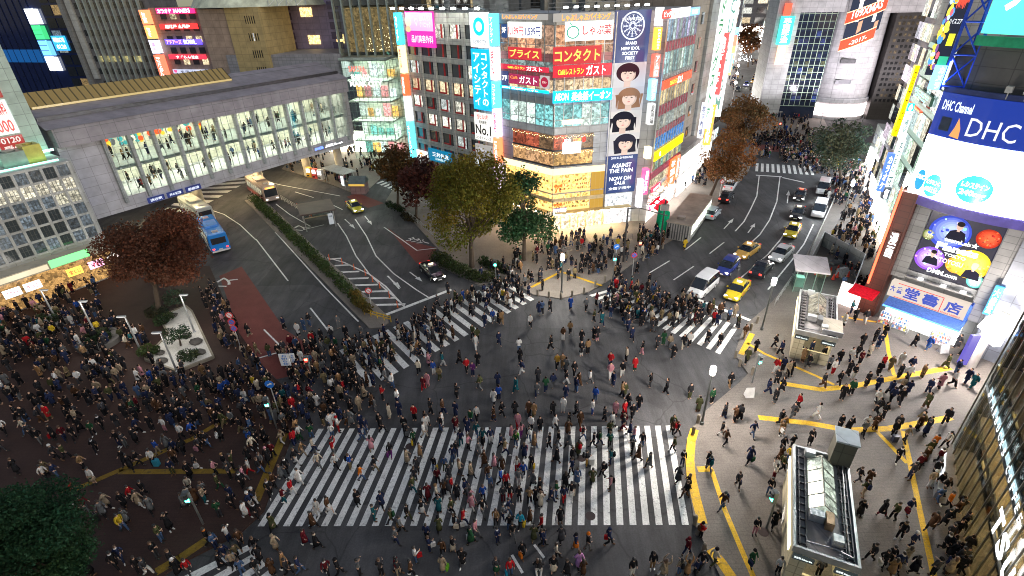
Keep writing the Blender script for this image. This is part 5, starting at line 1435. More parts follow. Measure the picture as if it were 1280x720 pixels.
# ---- station office with square windows on the left
FG = Fac((128, 352), 34.5)
so_ = bldg('station_office', FG, 'low white framed station office with square windows at the left edge')
wall(so_, -16, 2.2, .1, 15, 0, 14.6, (.46, .47, .46), 'panel')
wins = []
NC, NR = 13, 6
cw, ch = 16.6 / NC, 9.0 / NR
rr = random.Random(9)
for r in range(NR):
    for c in range(NC):
        x, z = -14.8 + cw * c, 5.5 + ch * r
        if r == 4: on, col, st = True, (1, .92, .70), rr.uniform(.4, .65)
        elif r == 3 and c > 10: on, col, st = True, (.85, .8, .6), .5
        else: on = rr.random() < .55; col, st = (.50, .62, .72), rr.uniform(.06, .24)
        o = link('window', shared_box(cw - .3, .05, ch - .3, 'window' if on else 'glass_dark', 'window'), so_, (*col, st) if on else (.06, .075, .085), Matrix.Translation((x + .15, .1, z + .15)))
        if 'gridbars' not in _pm:
            f = MB()
            for q in (1 / 3, 2 / 3): f.box((cw - .3) * q - .025, (cw - .3) * q + .025, -.09, -.05, 0, ch - .3)
            f.box(0, cw - .3, -.085, -.05, (ch - .3) * .5 - .02, (ch - .3) * .5 + .02)
            me = f.mesh('glazing_bars'); me.materials.append(M['metal']); _pm['gridbars'] = me
        link('glazing_bars', _pm['gridbars'], o, (.12, .13, .13))
m = MB()
for c in range(NC + 1): m.box(-14.8 + cw * c - .13, -14.8 + cw * c + .13, -.12, .1, 5.3, 14.65)
m.build('mullions', M['concrete'], so_, (.50, .51, .50))
m = MB()
for r in range(NR + 1): m.box(-14.9, 1.9, -.06, .1, 5.5 + ch * r - .12, 5.5 + ch * r + .12)
m.build('transoms', M['concrete'], so_, (.50, .51, .50))
MB().box(-15.5, 2.2, -2.0, .08, 4.2, 5.0).build('canopy', M['panel'], so_, (.50, .46, .36))
MB().box(-15.5, -4.5, -2.06, -2.01, 4.35, 4.9).build('canopy_light', M['glow'], so_, (1, .86, .58, .6))
MB().box(-4.3, -.5, -2.06, -2.01, 4.3, 5.2).build('canopy_light', M['glow'], so_, (.2, 1, .25, 1.2))
MB().box(-15, 2, -.02, .09, .3, 3.9).build('shopfront', M['window'], so_, (1, .55, .18, .38))
for i, (x, c, t, hue) in enumerate(((-9, (.9, .95, 1), 'ICカード', 'bluish white'), (-7.2, (.95, .95, 1), 'きっぷ', 'plain white'), (-3.2, (1, .55, .08), '宝くじ', 'orange'), (-1.0, (1, .45, .7), '花', 'pink'), (1.0, (1, .9, .8), '出口', 'cream'))):
    b = MB().box(x, x + 1.5, -1.9, -1.75, 2.6, 3.5).build('sign', M['glow'], None, (*c, 1.4), FG.m)
    tag(b, f'{hue} lit box sign under the station office canopy', 'sign', 'box signs under the canopy'); letters(t, b, x + .2, x + 1.3, 2.8, 3.3, -1.92, (.6, .05, .05), .8)
for x, w, h, hue in ((-10, 2, 1.6, (.2, .5, .4)), (-6, 1.4, 1.2, (.45, .6, .5)), (-3, 2.2, 1.5, (.25, .3, .28)), (-.8, 1.6, 1.9, (.45, .40, .1)), (-12, 3, 2.2, (.3, .55, .45))):
    mm = MB().box(x, x + w, 2.5, 4.5, 14.6, 14.6 + h); mm.lathe([(w * .3, 0), (w * .3, .12), (w * .22, .13)], 12, (x + w / 2, 3.5, 14.6 + h)); mm.build('rooftop_unit', M['metal'], so_, hue)
MB().box(-13, 1.5, 1.2, 1.5, 14.62, 14.75).build('roof_light_strip', M['glow'], so_, (.3, 1, .7, 2.6))
# billboard frame over it
FBB = FG.shift(0, 6.0)
bb = bldg('billboard_tower', FBB, 'tall pale green lit billboard structure cut by the left edge of the picture', 'billboard')
q0 = FBB.at(57, 178); q1 = FBB.at(0, 42)
MB().box(q1[0] - 9, q0[0], 0, 3.0, 14.6, 32).build('frame', M['panel'], bb, (.50, .62, .56))
MB().box(q0[0] - 9, q0[0] + .2, -.9, -.6, 15.0, 15.2).build('uplight', M['glow'], bb, (.45, 1, .75, 4.0))
def bsign(r, c, st, lab, t): return sign(FBB, *r, c, st, lab, t, depth=.12, off=.02, group='boards on the billboard tower')
e_ = q0[0] - 1.7
for x0, x1, z0, z1, c, lc, t, lab in ((e_ - 4.2, e_ - .1, 21.2, 27.5, (.34, .03, .02), (.9, .85, .8), ['募集', '中'], 'dark red upper board with white characters'),
                                (e_ - 2.6, e_ - .1, 17.4, 21.0, (.75, .85, .78), (.65, .05, .05), ['全国無料', '8000'], 'white board with red characters and number'),
                                (e_ - 2.4, e_ - .1, 15.5, 17.2, (.38, .03, .03), (.8, .7, .65), ['0120', '受付'], 'small dark red board with pale characters'),
                                (e_ - 6, e_ - 2.8, 15.3, 20.6, (.45, .70, .62), (.1, .25, .3), ['第6閣', 'センター'], 'pale green board with dark characters')):
    b = MB().box(0, x1 - x0, -.12, -.02, 0, z1 - z0).build('board', M['glow'], None, (*c, .75), FBB.m @ Matrix.Translation((x0, 0, z0)))
    tag(b, lab + ' on the billboard tower', 'sign', 'boards on the billboard tower')
    h = (z1 - z0) / len(t)
    for i, q in enumerate(t): letters(q, b, (x1 - x0) * .12, (x1 - x0) * .88, (z1 - z0) - h * (i + .86), (z1 - z0) - h * (i + .14), -.135, lc, .8)

# ---- towers behind the bridge
FD1 = Fac(far_point(0, 50, 215), 105); X = lambda F, x, y: F.at(x, y)[0]; Zt = lambda F, x, y: F.at(x, y)[1]
t = bldg('glass_tower', FD1, 'dark blue glass tower with a glowing sign column at top left')
xs, xw, xe = X(FD1, 40, 20), X(FD1, 56, 20), X(FD1, 92, 20)
wall(t, -40, xe, .1, 10, -20, 70, (.010, .020, .085), 'glass_dark')
MB().box(-40, xs - 1, -.02, .09, Zt(FD1, 40, 78), Zt(FD1, 40, 62)).build('window_band', M['glow'], t, (.0, .10, .35, .5))
window_grid(t, xw, xe, Zt(FD1, 70, 150), 66, 3, 22, .88, .8, .40, (.10, .30), [(.45, .65, .8), (.7, .8, .75), (.9, .6, .25)], seed=4)
m = MB()
for i in range(24): m.box(-40 + 2.4 * i, -39.9 + 2.4 * i, -.1, .1, 0, 70)
m.build('mullions', M['metal'], t, (.02, .03, .09))
for y0, y1, c, hue, st in ((10, 30, (.85, .92, 1), 'white', 2.0), (31, 49, (.05, .6, .2), 'green', 1.2), (50, 69, (.15, .5, 1), 'sky blue', 1.4), (70, 88, (.9, .95, 1), 'lowest white', 2.0)):
    z1, z0 = Zt(FD1, 45, y0), Zt(FD1, 55, y1); x0, x1 = xs - 1.2, xs + 1.6
    b = MB().box(x0, x1, -.5, -.13, z0, z1).build('sign', M['glow'], None, (*c, st), FD1.m)
    MB().box(x1 + .3, x1 + 1.5, -.5, -.13, z0, z1 - .2).build('side_strip', M['glow'], b, (*c, st * .7))
    m = MB()
    for k in range(3): m.box(x0, x1, -.53, -.505, z0 + (z1 - z0) * (k + .9) / 3, z0 + (z1 - z0) * (k + 1) / 3)
    m.build('dividers', M['paint'], b, (.1, .12, .2))
    tag(b, f'{hue} glowing panel in the sign column of the blue tower', 'sign', 'sign column on the blue tower')
x0 = xs + 4; z0 = Zt(FD1, 66, 63); b = MB().box(x0, x0 + 4.6, -.4, -.12, z0, z0 + 3.6).build('sign', M['glow'], None, (.03, .35, .8, 1.2), FD1.m); tag(b, 'square cyan panel beside the sign column of the blue tower', 'sign')
letters('駅前広場', b, x0 + .4, x0 + 4.2, z0 + 2, z0 + 3.2, -.42, (.8, .95, 1), 1.6); letters('0120', b, x0 + .8, x0 + 4, z0 + .4, z0 + 1.5, -.42, (.8, .95, 1), 1.6)
FG1 = Fac(far_point(75, 50, 180), 105)
t = bldg('office_tower', FG1, 'grey office tower with pale vertical fins behind the bridge')
xa, xb = X(FG1, 92, 50), X(FG1, 200, 60); W_ = xb - xa
wall(t, xa, xb, .1, 9, -20, 70, (.17, .17, .18), 'panel')
window_grid(t, xa + W_ * .17, xb - .6, Zt(FG1, 150, 112), Zt(FG1, 150, -40), 15, 9, .86, .46, .02, (.25, .5), [(.8, .7, .3)], dark=(.035, .038, .042), seed=3, rowlit={2: .6})
m = MB()
for i in range(10): x = xa + W_ * (.24 + .076 * i); m.box(x, x + .32, -.7, .05, -20, 70)
m.build('fins', M['metal'], t, (.62, .70, .67))
MB().box(xa, xa + 1.2, -.5, .08, -20, 70).build('edge_pier', M['panel'], t, (.26, .27, .27)); MB().box(xa + 2.2, xa + 3.8, -.4, .08, Zt(FG1, 114, 98), 70).build('pier', M['panel'], t, (.50, .52, .50))
FN1 = Fac(far_point(190, 50, 145), 105)
t = bldg('karaoke_building', FN1, 'pinkish building covered in red and blue neon sign bands')
xa, xb = X(FN1, 197, 50), X(FN1, 258, 50); zt = Zt(FN1, 220, 9)
wall(t, xa, xb, .1, 7, 0, zt, (.34, .25, .23), 'panel')
window_grid(t, xa + 2.2, xb - .5, Zt(FN1, 240, 97), zt - .5, 4, 6, .60, .55, .3, (.3, .8), [(1, .8, .5)], dark=(.05, .05, .06), seed=6)
for r, c, st, lab, tx in (((195.5, 10.5, 245, 16.5), (.90, .02, .16), 1.5, 'red band with white lettering, topmost on the neon building', [('カラオケ', .03, .12, .40, .88, (1, .95, 1), 3), ('MANEKI', .46, .15, .88, .85, (1, .8, .95), 2.5)]),
                         ((200, 30, 249, 36), (.90, .03, .03), 1.4, 'plain red band, second from the top of the neon building', [('居酒屋 土風炉', .15, .15, .8, .85, (1, .85, .8), 2.5)]),
                         ((207, 49, 254, 55.5), (.10, .06, .75), 1.8, 'blue neon band with a red left part', [('アドアーズ', .03, .1, .45, .9, (1, .25, .1), 3), ('BOWL', .52, .1, .85, .9, (.8, .9, 1), 3.5)]),
                         ((211.5, 68, 259.5, 74), (.70, .03, .06), 1.2, 'dull red band below the blue neon band', [('すずらん飯店', .2, .2, .8, .85, (1, .8, .75), 2)]),
                         ((217, 86.5, 263.5, 92), (.45, .48, .62), 1.0, 'grey violet band, lowest on the neon building', [('♥', .03, .1, .12, .9, (.9, .05, .15), 1.5), ('ホテル', .2, .2, .6, .85, (.12, .12, .2), .3)])):
    sign(FN1, *r, c, st, lab, tx, depth=.2, off=.1, group='neon bands on the karaoke building')
for i, (y0, y1, c) in enumerate(((12, 30, (1, .25, .1)), (31.5, 48, (1, .35, .1)), (50, 66, (.9, .85, 1)), (68, 97, (.9, .15, .08)))):
    z1, z0 = Zt(FN1, 192, y0), Zt(FN1, 198, y1)
    b = MB().box(xa - 1.2, xa + .6, -1.2, -.15, z0, z1).build('blade_sign', M['glow'], None, (*c, 1.5), FN1.m)
    tag(b, ['orange red blade sign, topmost at the neon building edge', 'orange blade sign, second from top at the neon building edge', 'white blade sign at the neon building edge', 'dark red blade sign, lowest at the neon building edge'][i], 'sign', 'blade signs of the karaoke building')
    letters(['個室', '飲食', '漫画', '酒房'][i], b, xa - .8, xa + .2, z0 + .4, z1 - .4, -1.22, (1, .95, .9) if i != 2 else (.2, .1, .3), 2.0, vertical=True)
FBG = Fac(far_point(255, 50, 130), 105)
t = bldg('beige_hall', FBG, 'plain beige tiled hall with a low dome roof at the top')
xa, xb, xc = X(FBG, 256, 50), X(FBG, 289, 40), X(FBG, 330, 40); zt = Zt(FBG, 280, 11)
wall(t, xa, xb, .1, 9, 0, zt, (.46, .35, .28), 'panel'); wall(t, xb, xc, -.4, 9, 0, zt + .2, (.54, .42, .20), 'panel', 'annex')
window_grid(t, xb + 4, xc - 1, 13, zt - .4, 5, 5, .35, .45, .15, (.4, .8), dark=(.03, .03, .03), seed=2, y=-.4)
MB().lathe([(14, 0), (13, 1.5), (10, 3), (6, 4), (.5, 4.5)], 36, (xb, 12, zt + .2)).build('dome', M['concrete'], t, (.66, .72, .58))
m = MB(); zt += .3
for i in range(12): m.tube((xa + i * 2, .5, zt), (xa + i * 2 + 1, 2, zt + 1.3), .07); m.tube((xa + i * 2 + 1, 2, zt + 1.3), (xa + i * 2 + 2, .5, zt), .07)
m.build('dome_truss', M['metal'], t, (.75, .78, .72))

# ---- glass corner of the mall, podium and the two towers above it
FM = Fac((497, 200), 99)
mc = bldg('mall_building', FM, 'green white glass mall corner glowing from inside beside the office block')
wall(mc, -9.0, 3.4, 6.0, 18, 0, 19.2, (.72, .78, .68), 'panel'); MB().box(-20, -9.1, 5.4, 5.9, .1, 4.5).build('shopfront', M['window'], mc, (1, .92, .72, 7.0))
wall(mc, -33, -9.0, .5, 18, 15.9, 20.3, (.33, .33, .36), 'smallpanel', 'podium')
for k in range(5):
    z0 = .2 + k * 3.85
    wall(mc, -8.9, 0, .5, 6, z0 + 3.45, z0 + 3.7, (.75, .8, .72), 'panel', 'floor_slab')
    for i in range(3):
        MB().box(-8.4 + i * 2.9, -6.2 + i * 2.9, 2, 2.5, z0 + 3.36, z0 + 3.43).build('ceiling_lamp', M['glow'], mc, (.9, 1, .85, 45))
    rr = random.Random(k)
    for i in range(5):
        MB().box(-8.6 + i * 1.75, -8.6 + i * 1.75 + rr.uniform(.8, 1.6), 4.6, 5.0, z0 + .1, z0 + rr.uniform(1.4, 2.8)).build('display', M['window'], mc, (*rr.choice([(.9, 1, .85), (.85, .95, .9), (.9, .45, .1), (.2, .6, .5), (.9, .3, .3)]), rr.uniform(.7, 1.6)))
gp = MB().box(-9.0, 0.2, .0, .05, .2, 19.2).build('glass_wall', M['pane'], mc, (1, 1, 1))
m = MB()
for i in range(11): m.box(-9.0 + .92 * i - .03, -9.0 + .92 * i + .03, -.06, .0, .2, 19.2)
for i in range(15): m.box(-9.0, .2, -.05, -.005, .2 + 1.35 * i, .26 + 1.35 * i)
m.build('glazing_bars', M['metal'], gp, (.14, .20, .18))
FM2 = Fac((497, 200), 44)
gp = MB().box(.22, 4.2, .0, .05, .2, 19.2).build('glass_wall', M['pane'], mc, (1, 1, 1), FM.m.inverted() @ FM2.m)
m = MB()
for i in range(6): m.box(.22 + .8 * i - .03, .22 + .8 * i + .03, -.06, .0, .2, 19.2)
for i in range(15): m.box(.22, 4.2, -.05, -.005, .2 + 1.35 * i, .26 + 1.35 * i)
m.build('glazing_bars', M['metal'], gp, (.14, .20, .18))
MB().box(-9.2, .3, -.2, 6.2, 19.22, 19.6).build('roof', M['panel'], mc, (.45, .55, .50))
b = MB().box(-7.6, -1.0, -.16, -.08, 15.2, 15.5).build('sign_rail', M['metal'], None, (.5, .55, .5), FM.m); tag(b, 'white mall lettering fixed on the glass corner', 'sign')
letters('SHIBUYA', b, -7.2, -3.2, 16.0, 16.7, -.2, (.95, 1, .95), 1.6); letters('MARK CITY', b, -7.6, -1.0, 14.5, 15.5, -.2, (.95, 1, .95), 1.6); letters('SAKURA', b, -7.4, -4.0, 17.2, 18.2, -.2, (.85, .2, .15), 1.0)
FP = FM.shift(0, 12)
t = bldg('hotel_tower', FP, 'lilac grey tower with a few warm lit windows above the podium')
wall(t, -26, -12.2, .1, 14, 18, 55, (.34, .29, .46), 'panel'); wall(t, -31, -26.02, .6, 14, 18, 55, (.11, .11, .13), 'panel', 'side_wing'); wall(t, -12.18, -8.6, .6, 14, 18, 55, (.05, .05, .055), 'panel', 'side_wing')
for x, z, w in ((-21.6, 26.4, 2.6), (-20.9, 21.2, 2.6), (-14.6, 21.3, 1.7)): MB().box(x, x + w, -.02, .09, z, z + 1.7).build('window', M['window'], t, (1, .66, .25, 1.5))
window_grid(t, -26, -23.6, 20, 50, 2, 16, .8, .72, .0, dark=(.14, .11, .20), name='balcony', seed=1); window_grid(t, -15.6, -13.0, 20, 50, 2, 16, .8, .72, .0, dark=(.14, .11, .2), name='balcony', seed=2)
FQ = FM.shift(0, 1.5)
t = bldg('glass_hotel', FQ, 'tall glass block with pale fins and a dark decorated lobby')
wall(t, -9.2, 5, 4, 14, 19.7, 55, (.06, .065, .07), 'panel')
MB().box(-9.0, 3.2, 3.6, 3.95, 20.2, 28).build('lobby', M['window'], t, (.50, .30, .12, .35)); MB().box(-9.0, 3.2, .1, .16, 20, 28.3).build('glass_wall', M['pane'], t, (1, 1, 1)); MB().box(-9.2, 3.3, .0, 4, 28.4, 55).build('upper_glass', M['glass_dark'], t, (.09, .11, .12))
m = MB()
for i in range(8): m.box(-9.2 + 1.75 * i, -8.95 + 1.75 * i, -.6, .05, 19.8, 55)
m.build('fins', M['metal'], t, (.42, .50, .48))
m = MB(); rr = random.Random(3)
for _ in range(60): m.ball((rr.uniform(-5, 1), 1.8 + rr.uniform(-.5, .5), 20.4 + abs(rr.gauss(0, 2.0))), .07, 4)
m.build('fairy_lights', M['glow'], t, (1, .75, .4, 3))
# planted edge and clutter on the office roof backdrop
FK = Fac(far_point(640, 40, 118), 90)
t = bldg('rooftop_block', FK, 'dark brown plant covered block rising behind the corner building roof')
wall(t, -32, 10, 0, 16, 0, 36, (.05, .04, .03), 'panel')
window_grid(t, -20, 9, 27, 35, 20, 3, .6, .6, .12, (.2, .5), [(.8, .6, .3)], dark=(.03, .03, .03), seed=8)
FK2 = Fac(far_point(830, 40, 112), 80)
t = bldg('plant_block', FK2, 'dark concrete block with pipes behind the banner')
wall(t, -8, 9, 0, 12, 0, 33, (.10, .10, .10), 'panel'); window_grid(t, -7, 8, 24, 33, 7, 4, .5, .5, .1, (.2, .4), dark=(.04, .05, .05), seed=5)

# ---- further along the street, left side
bg1 = bldg('beige_office', FS, 'tall beige windowless office block behind the street front')
wall(bg1, 15.0, 24, 1.5, 20, 0, 44, (.36, .30, .25), 'panel')
for i in range(9): 
    for x in (16.8, 20.4): MB().box(x, x + 1.3, 1.42, 1.49, 8 + 3.4 * i, 9.6 + 3.4 * i).build('window', M['glass_dark'], bg1, (.04, .05, .055))
m = MB(); rr = random.Random(2)
for k in range(5):
    for x in (13.6, 14.8): m.tube((x, .4 + k * .5, 0), (x, .4 + k * .5, 19), .05, .05, 5)
for k in range(9): m.tube((13.6, .4, 2 * k), (14.8, 2.4, 2 * k + 2), .04, .04, 5); m.box(13.5, 14.9, .3, 2.5, 2 * k, 2 * k + .06)
m.build('fire_escape', M['metal'], bg1, (.22, .20, .17))
sb = bldg('shop_block', FS, 'white shop block with tall lit blade signs beyond the scaffold')
wall(sb, 24.2, 38, 1.0, 16, 0, 31, (.45, .45, .44), 'panel'); window_grid(sb, 25, 37.5, 4, 30, 8, 8, .7, .6, .5, (.4, 1.2), seed=12); MB().box(24.4, 38, .9, .98, .1, 3.6).build('shopfront', M['window'], sb, (1, .95, .9, 2.2))
blade(FS, 24.0, 9, 29.5, 1.2, (.80, .95, .85), 1.2, 'tall pale green white blade sign beyond the scaffold', 'ドラッグストア', (.1, .45, .2), .5)
blade(FS, 27.2, 14, 23.5, 1.3, (.9, .05, .05), 1.5, 'red vertical tax free sign beyond the scaffold', '免税TaxFree'[:7])
blade(FS, 29.6, 10, 29.5, 1.5, (.90, .96, .98), 1.4, 'white vertical sign behind the red tax free sign', 'CUSTOM', (.2, .5, .4), .6)
blade(FS, 26.6, 5.6, 12.5, 1.2, (1, .35, .05), 1.4, 'orange vertical sign below the red tax free sign', '両替所', (1, 1, .9))
blade(FS, 22.0, 7.8, 13.5, .9, (.75, .80, .95), 1.2, 'grey blue vertical sign over the low shop', '地下劇場', (.2, .2, .4), .4)
lowb = bldg('low_shop', FS, 'low pale shop with bright front between the street front and the shop block')
wall(lowb, 13.2, 24, -.3, 5, 0, 7.5, (.40, .36, .34), 'panel'); MB().box(13.4, 23.8, -.40, -.31, .1, 3.2).build('shopfront', M['window'], lowb, (1, .96, .92, 6.0)); MB().box(13.4, 23.8, -.42, -.31, 3.6, 6.6).build('shop_fascia', M['window'], lowb, (.9, .98, .9, 1.4))
def row_building(name, F, s0, s1, y, dep, h, col, label, seed, lit=.5, nc=5, nr=7, shop=(1, .9, .75, 2.0), mt='panel'):
    t = bldg(name, F, label)
    wall(t, s0, s1, y, y + dep, 0, h, col, mt)
    window_grid(t, s0 + .5, s1 - .5, 4, h - 1, nc, nr, .7, .6, lit, (.3, 1.1), seed=seed, y=y - .01)
    MB().box(s0 + .2, s1 - .2, y - .12, y - .02, .1, 3.4).build('shopfront', M['window'], t, shop)
    rr = random.Random(seed)
    return t
FW = Fac(G(888, 150), 22.5); FX = Fac(G(972, 120), 202.5)
for F, i, s0, s1, y, h, c, lab in ((FW, 0, 0, 28, 2, 22, (.42, .38, .34), 'brown shop building beyond the orange trees'), (FW, 1, 29, 62, 0, 30, (.40, .42, .44), 'grey shop building further up the left side of the street'), (FW, 2, 63, 120, -1, 26, (.45, .40, .36), 'pale block high up on the left of the street'), (FW, 3, 121, 260, -2, 44, (.3, .3, .33), 'dim long block at the top left of the street'),
                               (FX, 4, -22, -1, 0, 23, (.45, .45, .45), 'grey corner building left of the cylinder store with shop floors'), (FX, 5, -60, -23, 1, 27, (.42, .40, .38), 'shop building up the right side of the street'), (FX, 6, -120, -61, 0, 36, (.38, .38, .42), 'tall block up the right side of the street'), (FX, 7, -260, -121, -1, 42, (.32, .3, .3), 'long block at the top right of the street')):
    row_building('street_building', F, s0, s1, y, 14, h, c, lab, 20 + i, .65, 7, 7, (1, .93, .85, 9.0))
FZ = Fac(far_point(930, 40, 470), 115)
t = row_building('street_building', FZ, -60, 90, 0, 20, 70, (.25, .24, .26), 'wide lit building closing the far end of the street', 29, .6, 14, 10, (1, .9, .8, 9.0))
rr = random.Random(12)
HUES = (((1, .15, .1), 'red'), ((.1, .8, .5), 'green'), ((1, .95, .9), 'white'), ((.2, .5, 1), 'blue'), ((1, .6, .1), 'amber'))
for i in range(16):
    F, sg = (FW, 1) if i % 2 else (FX, -1); s_ = sg * (8 + i * 9.5); z0 = rr.uniform(4, 12); (c, hn) = HUES[(i * 3) % 5]
    b = MB().box(s_, s_ + .6, -2.6, -.2, z0, z0 + rr.uniform(4, 9)).build('blade_sign', M['glow'], None, (*c, 2.2), F.m)
    tag(b, f"small {hn} blade sign on the {'left' if i % 2 else 'right'} side far up the street, {['nearest', 'second', 'third', 'fourth', 'fifth', 'sixth', 'seventh', 'farthest'][i // 2]}", 'sign', 'distant blade signs')
    l0 = F.m @ Vector((s_ + sg * 4, -4.5, 0)); r = empty('street_lamp', Matrix.Translation(l0), f"distant street lamp on the {'left' if i % 2 else 'right'} pavement up the street, {['nearest', 'second', 'third', 'fourth', 'fifth', 'sixth', 'seventh', 'farthest'][i // 2]}", 'street lamp', 'distant street lamps')
    MB().tube((0, 0, 0), (0, 0, 6), .1, .07).build('pole', M['metal'], r, (.2, .2, .2)); MB().ball((0, 0, 6.2), .38, 8).build('lantern', M['glow'], r, (1, .95, .9, 28.0))
# ---- cylinder tower store and its wing
F9 = Fac((1020, 150), 105)
n9 = bldg('cylinder_store', F9, 'silver cylinder store tower with festive poster and flat panel wing')
ALU = (.52, .51, .52)
MB().lathe([(7.2, 0), (6.9, 15), (6.6, 30), (6.5, 60)], 48, (5.0, 7.5, 0)).build('tower', M['panel'], n9, ALU, smooth=False)
wall(n9, -14.2, -9.2, -.5, 14, 0, 60, (.46, .47, .47), 'panel', 'wing'); wall(n9, -9.2, 0, -.5, 14, 24.2, 60, (.52, .51, .52), 'panel', 'upper_wing')
wall(n9, -9.2, -.6, 1.5, 14, 0, 24.2, (.02, .03, .06), 'glass_dark', 'glass_front')
m = MB()
for i in range(8): m.box(-9.2 + 1.2 * i - .05, -9.2 + 1.2 * i + .05, 1.38, 1.5, 3, 24.2)
for i in range(14): m.box(-9.2, -.6, 1.40, 1.5, 3 + 1.6 * i, 3.1 + 1.6 * i)
m.build('glazing_bars', M['metal'], n9, (.42, .55, .45))
window_grid(n9, -9.1, -.7, 4, 23.5, 7, 12, .8, .8, .14, (.1, .35), [(.05, .12, .6), (.4, .45, .2)], dark=(.015, .02, .035), seed=7, y=1.49)
wall(n9, 11.9, 22, 2.5, 14, 0, 23.8, (.035, .03, .028), 'smallpanel', 'dark_wing'); window_grid(n9, 12.4, 21.6, 4, 23.4, 10, 16, .6, .5, .30, (.05, .14), [(1, .7, .4)], dark=(.02, .02, .02), seed=41, y=2.5); wall(n9, 9, 24, 2.4, 14, 23.8, 60, (.50, .48, .48), 'panel', 'upper_block')
MB().lathe([(7.5, 0), (7.5, 1.0), (7.1, 1.05)], 40, (5, 7.4, 4.2)).build('canopy', M['panel'], n9, (.6, .6, .62)); MB().lathe([(7.3, 0), (7.3, 2.8)], 40, (5, 7.4, .9)).build('shopfront', M['window'], n9, (1, .85, .85, 4.0))
for z, w in ((13.2, 3.2), (8.6, 3.4)): MB().box(2.2, 2.2 + w, .35, 1.5, z, z + .9).build('air_duct', M['metal'], n9, (.14, .14, .15))
for x, y, z, tx, ty, tz in ((-11.5, -14, 4.4, -11, 0, 19), (-3, -15, 4.4, 1, 0, 19), (5, -16, 4.4, 5, 0, 21), (14, -13, 4.4, 8, 4, 20), (19, -10, 4.4, 16, 2, 27)):  # masts and spots added to brighten the store front
    p = F9.m @ Vector((x, y, z)); q = F9.m @ Vector((tx, ty, tz)); r = empty('added_floodlight_mast', Matrix.Translation((p.x, p.y, 0)), f'added floodlight mast before the cylinder store', 'floodlight', 'added floodlights before the cylinder store')
    MB().tube((0, 0, 0), (0, 0, z - .1), .09, .07).build('pole', M['metal'], r, (.3, .3, .3)); MB().box(-.3, .3, -.12, .12, z - .1, z + .1).build('lamp_head', M['metal'], r, (.2, .2, .2))
    l = bpy.data.lights.new('added_floodlight_beam', 'SPOT'); l.energy = 6500; l.spot_size = math.radians(100); l.spot_blend = .6; l.shadow_soft_size = .3; l.color = (1, .93, 1)
    o = bpy.data.objects.new('added_floodlight_beam', l); COL.objects.link(o); o.parent = r; o.location = (0, 0, z + .3); o.rotation_euler = (q - p).to_track_quat('-Z', 'Y').to_euler()
def on_cyl(x, z, off=.1): 
    r = 6.75 + off; a = math.asin(max(-.99, min(.99, (x - 5.0) / r))); return (x, 7.5 - r * math.cos(a), z)
def cyl_patch(m, pts):
    """an outline of x,z corners laid on the drum in narrow vertical strips"""
    (xa, za, zb), (xb, zc, zd) = pts; n = 8
    for i in range(n):
        t0, t1 = i / n, (i + 1) / n
        p = [xa + (xb - xa) * t for t in (t0, t1)]; lo = [za + (zc - za) * t for t in (t0, t1)]; hi = [zb + (zd - zb) * t for t in (t0, t1)]
        m.add([on_cyl(p[0], lo[0], m.off), on_cyl(p[1], lo[1], m.off), on_cyl(p[1], hi[1], m.off), on_cyl(p[0], hi[0], m.off)], [(0, 1, 2, 3)])
pst = MB(); pst.off = .15
pst.col = (.02, .025, .04); cyl_patch(pst, ((1.6, 17.2, 30), (8.6, 20.5, 31)))
pst.off = .17; pst.col = (.7, .05, .03); cyl_patch(pst, ((3.9, 26.5, 31), (6.4, 26.8, 31)))
for x, sk in ((3.4, (.7, .48, .38)), (6.8, (.72, .5, .4))):
    pst.off = .19; pst.col = sk; cyl_patch(pst, ((x - .5, 26.2, 28.2), (x + .5, 26.3, 28.3)))
    pst.col = (.35, .2, .08); cyl_patch(pst, ((x - .65, 27.6, 28.8), (x + .65, 27.7, 28.9)))
    pst.col = (.75, .76, .78); cyl_patch(pst, ((x - .35, 22, 26.2), (x + .35, 22.2, 26.3)))
    pst.col = (.35, .2, .13); cyl_patch(pst, ((x + .4, 19.5, 22), (x + 1.2, 20.2, 22.4)))
pst.off = .24; pst.col = (.95, .62, .35); cyl_patch(pst, ((1.2, 21.4, 24.0), (8.9, 24.5, 27.1))); cyl_patch(pst, ((1.3, 15.6, 18.2), (7.9, 18.5, 21.1)))
pst.off = .27; pst.col = (.80, .06, .03); cyl_patch(pst, ((1.2, 21.6, 23.8), (8.9, 24.7, 26.9))); cyl_patch(pst, ((1.3, 15.8, 18.0), (7.9, 18.7, 20.9)))
pt = pst.build('poster', M['print'], None, (1, 1, 1, .85), F9.m); tag(pt, 'festive poster with red ribbons and two figures on the cylinder tower', 'poster')
def on_drum_text(body, parent, x0, x1, z0, z1, slope, off, color, st):
    o = letters(body, parent, x0, x1, z0, z1, 0, color, st)
    for v in o.data.vertices: v.co = Vector(on_cyl(v.co.x, v.co.z + (v.co.x - x0) * slope, off))
on_drum_text('109XMAS', pt, 2.2, 7.9, 22.6, 24.2, .40, .32, (1, .95, .9), 1.6); on_drum_text('-2017-', pt, 3.0, 6.3, 17.0, 18.0, .43, .32, (1, .9, .85), 1.4)
for x, z in ((4.6, 16), (2.0, 15.4)):
    m = MB()
    for k in range(6):
        a = PI * k / 6; m.add([on_cyl(x + .9 * math.cos(a), z + .9 * math.sin(a), .12), on_cyl(x + .9 * math.cos(a) + .1, z + .9 * math.sin(a) + .1, .12), on_cyl(x - .9 * math.cos(a) + .1, z - .9 * math.sin(a) + .1, .12), on_cyl(x - .9 * math.cos(a), z - .9 * math.sin(a), .12)], [(0, 1, 2, 3)])
    m.build('snowflake', M['glow'], n9, (.9, .92, 1, .6))
srF = F9
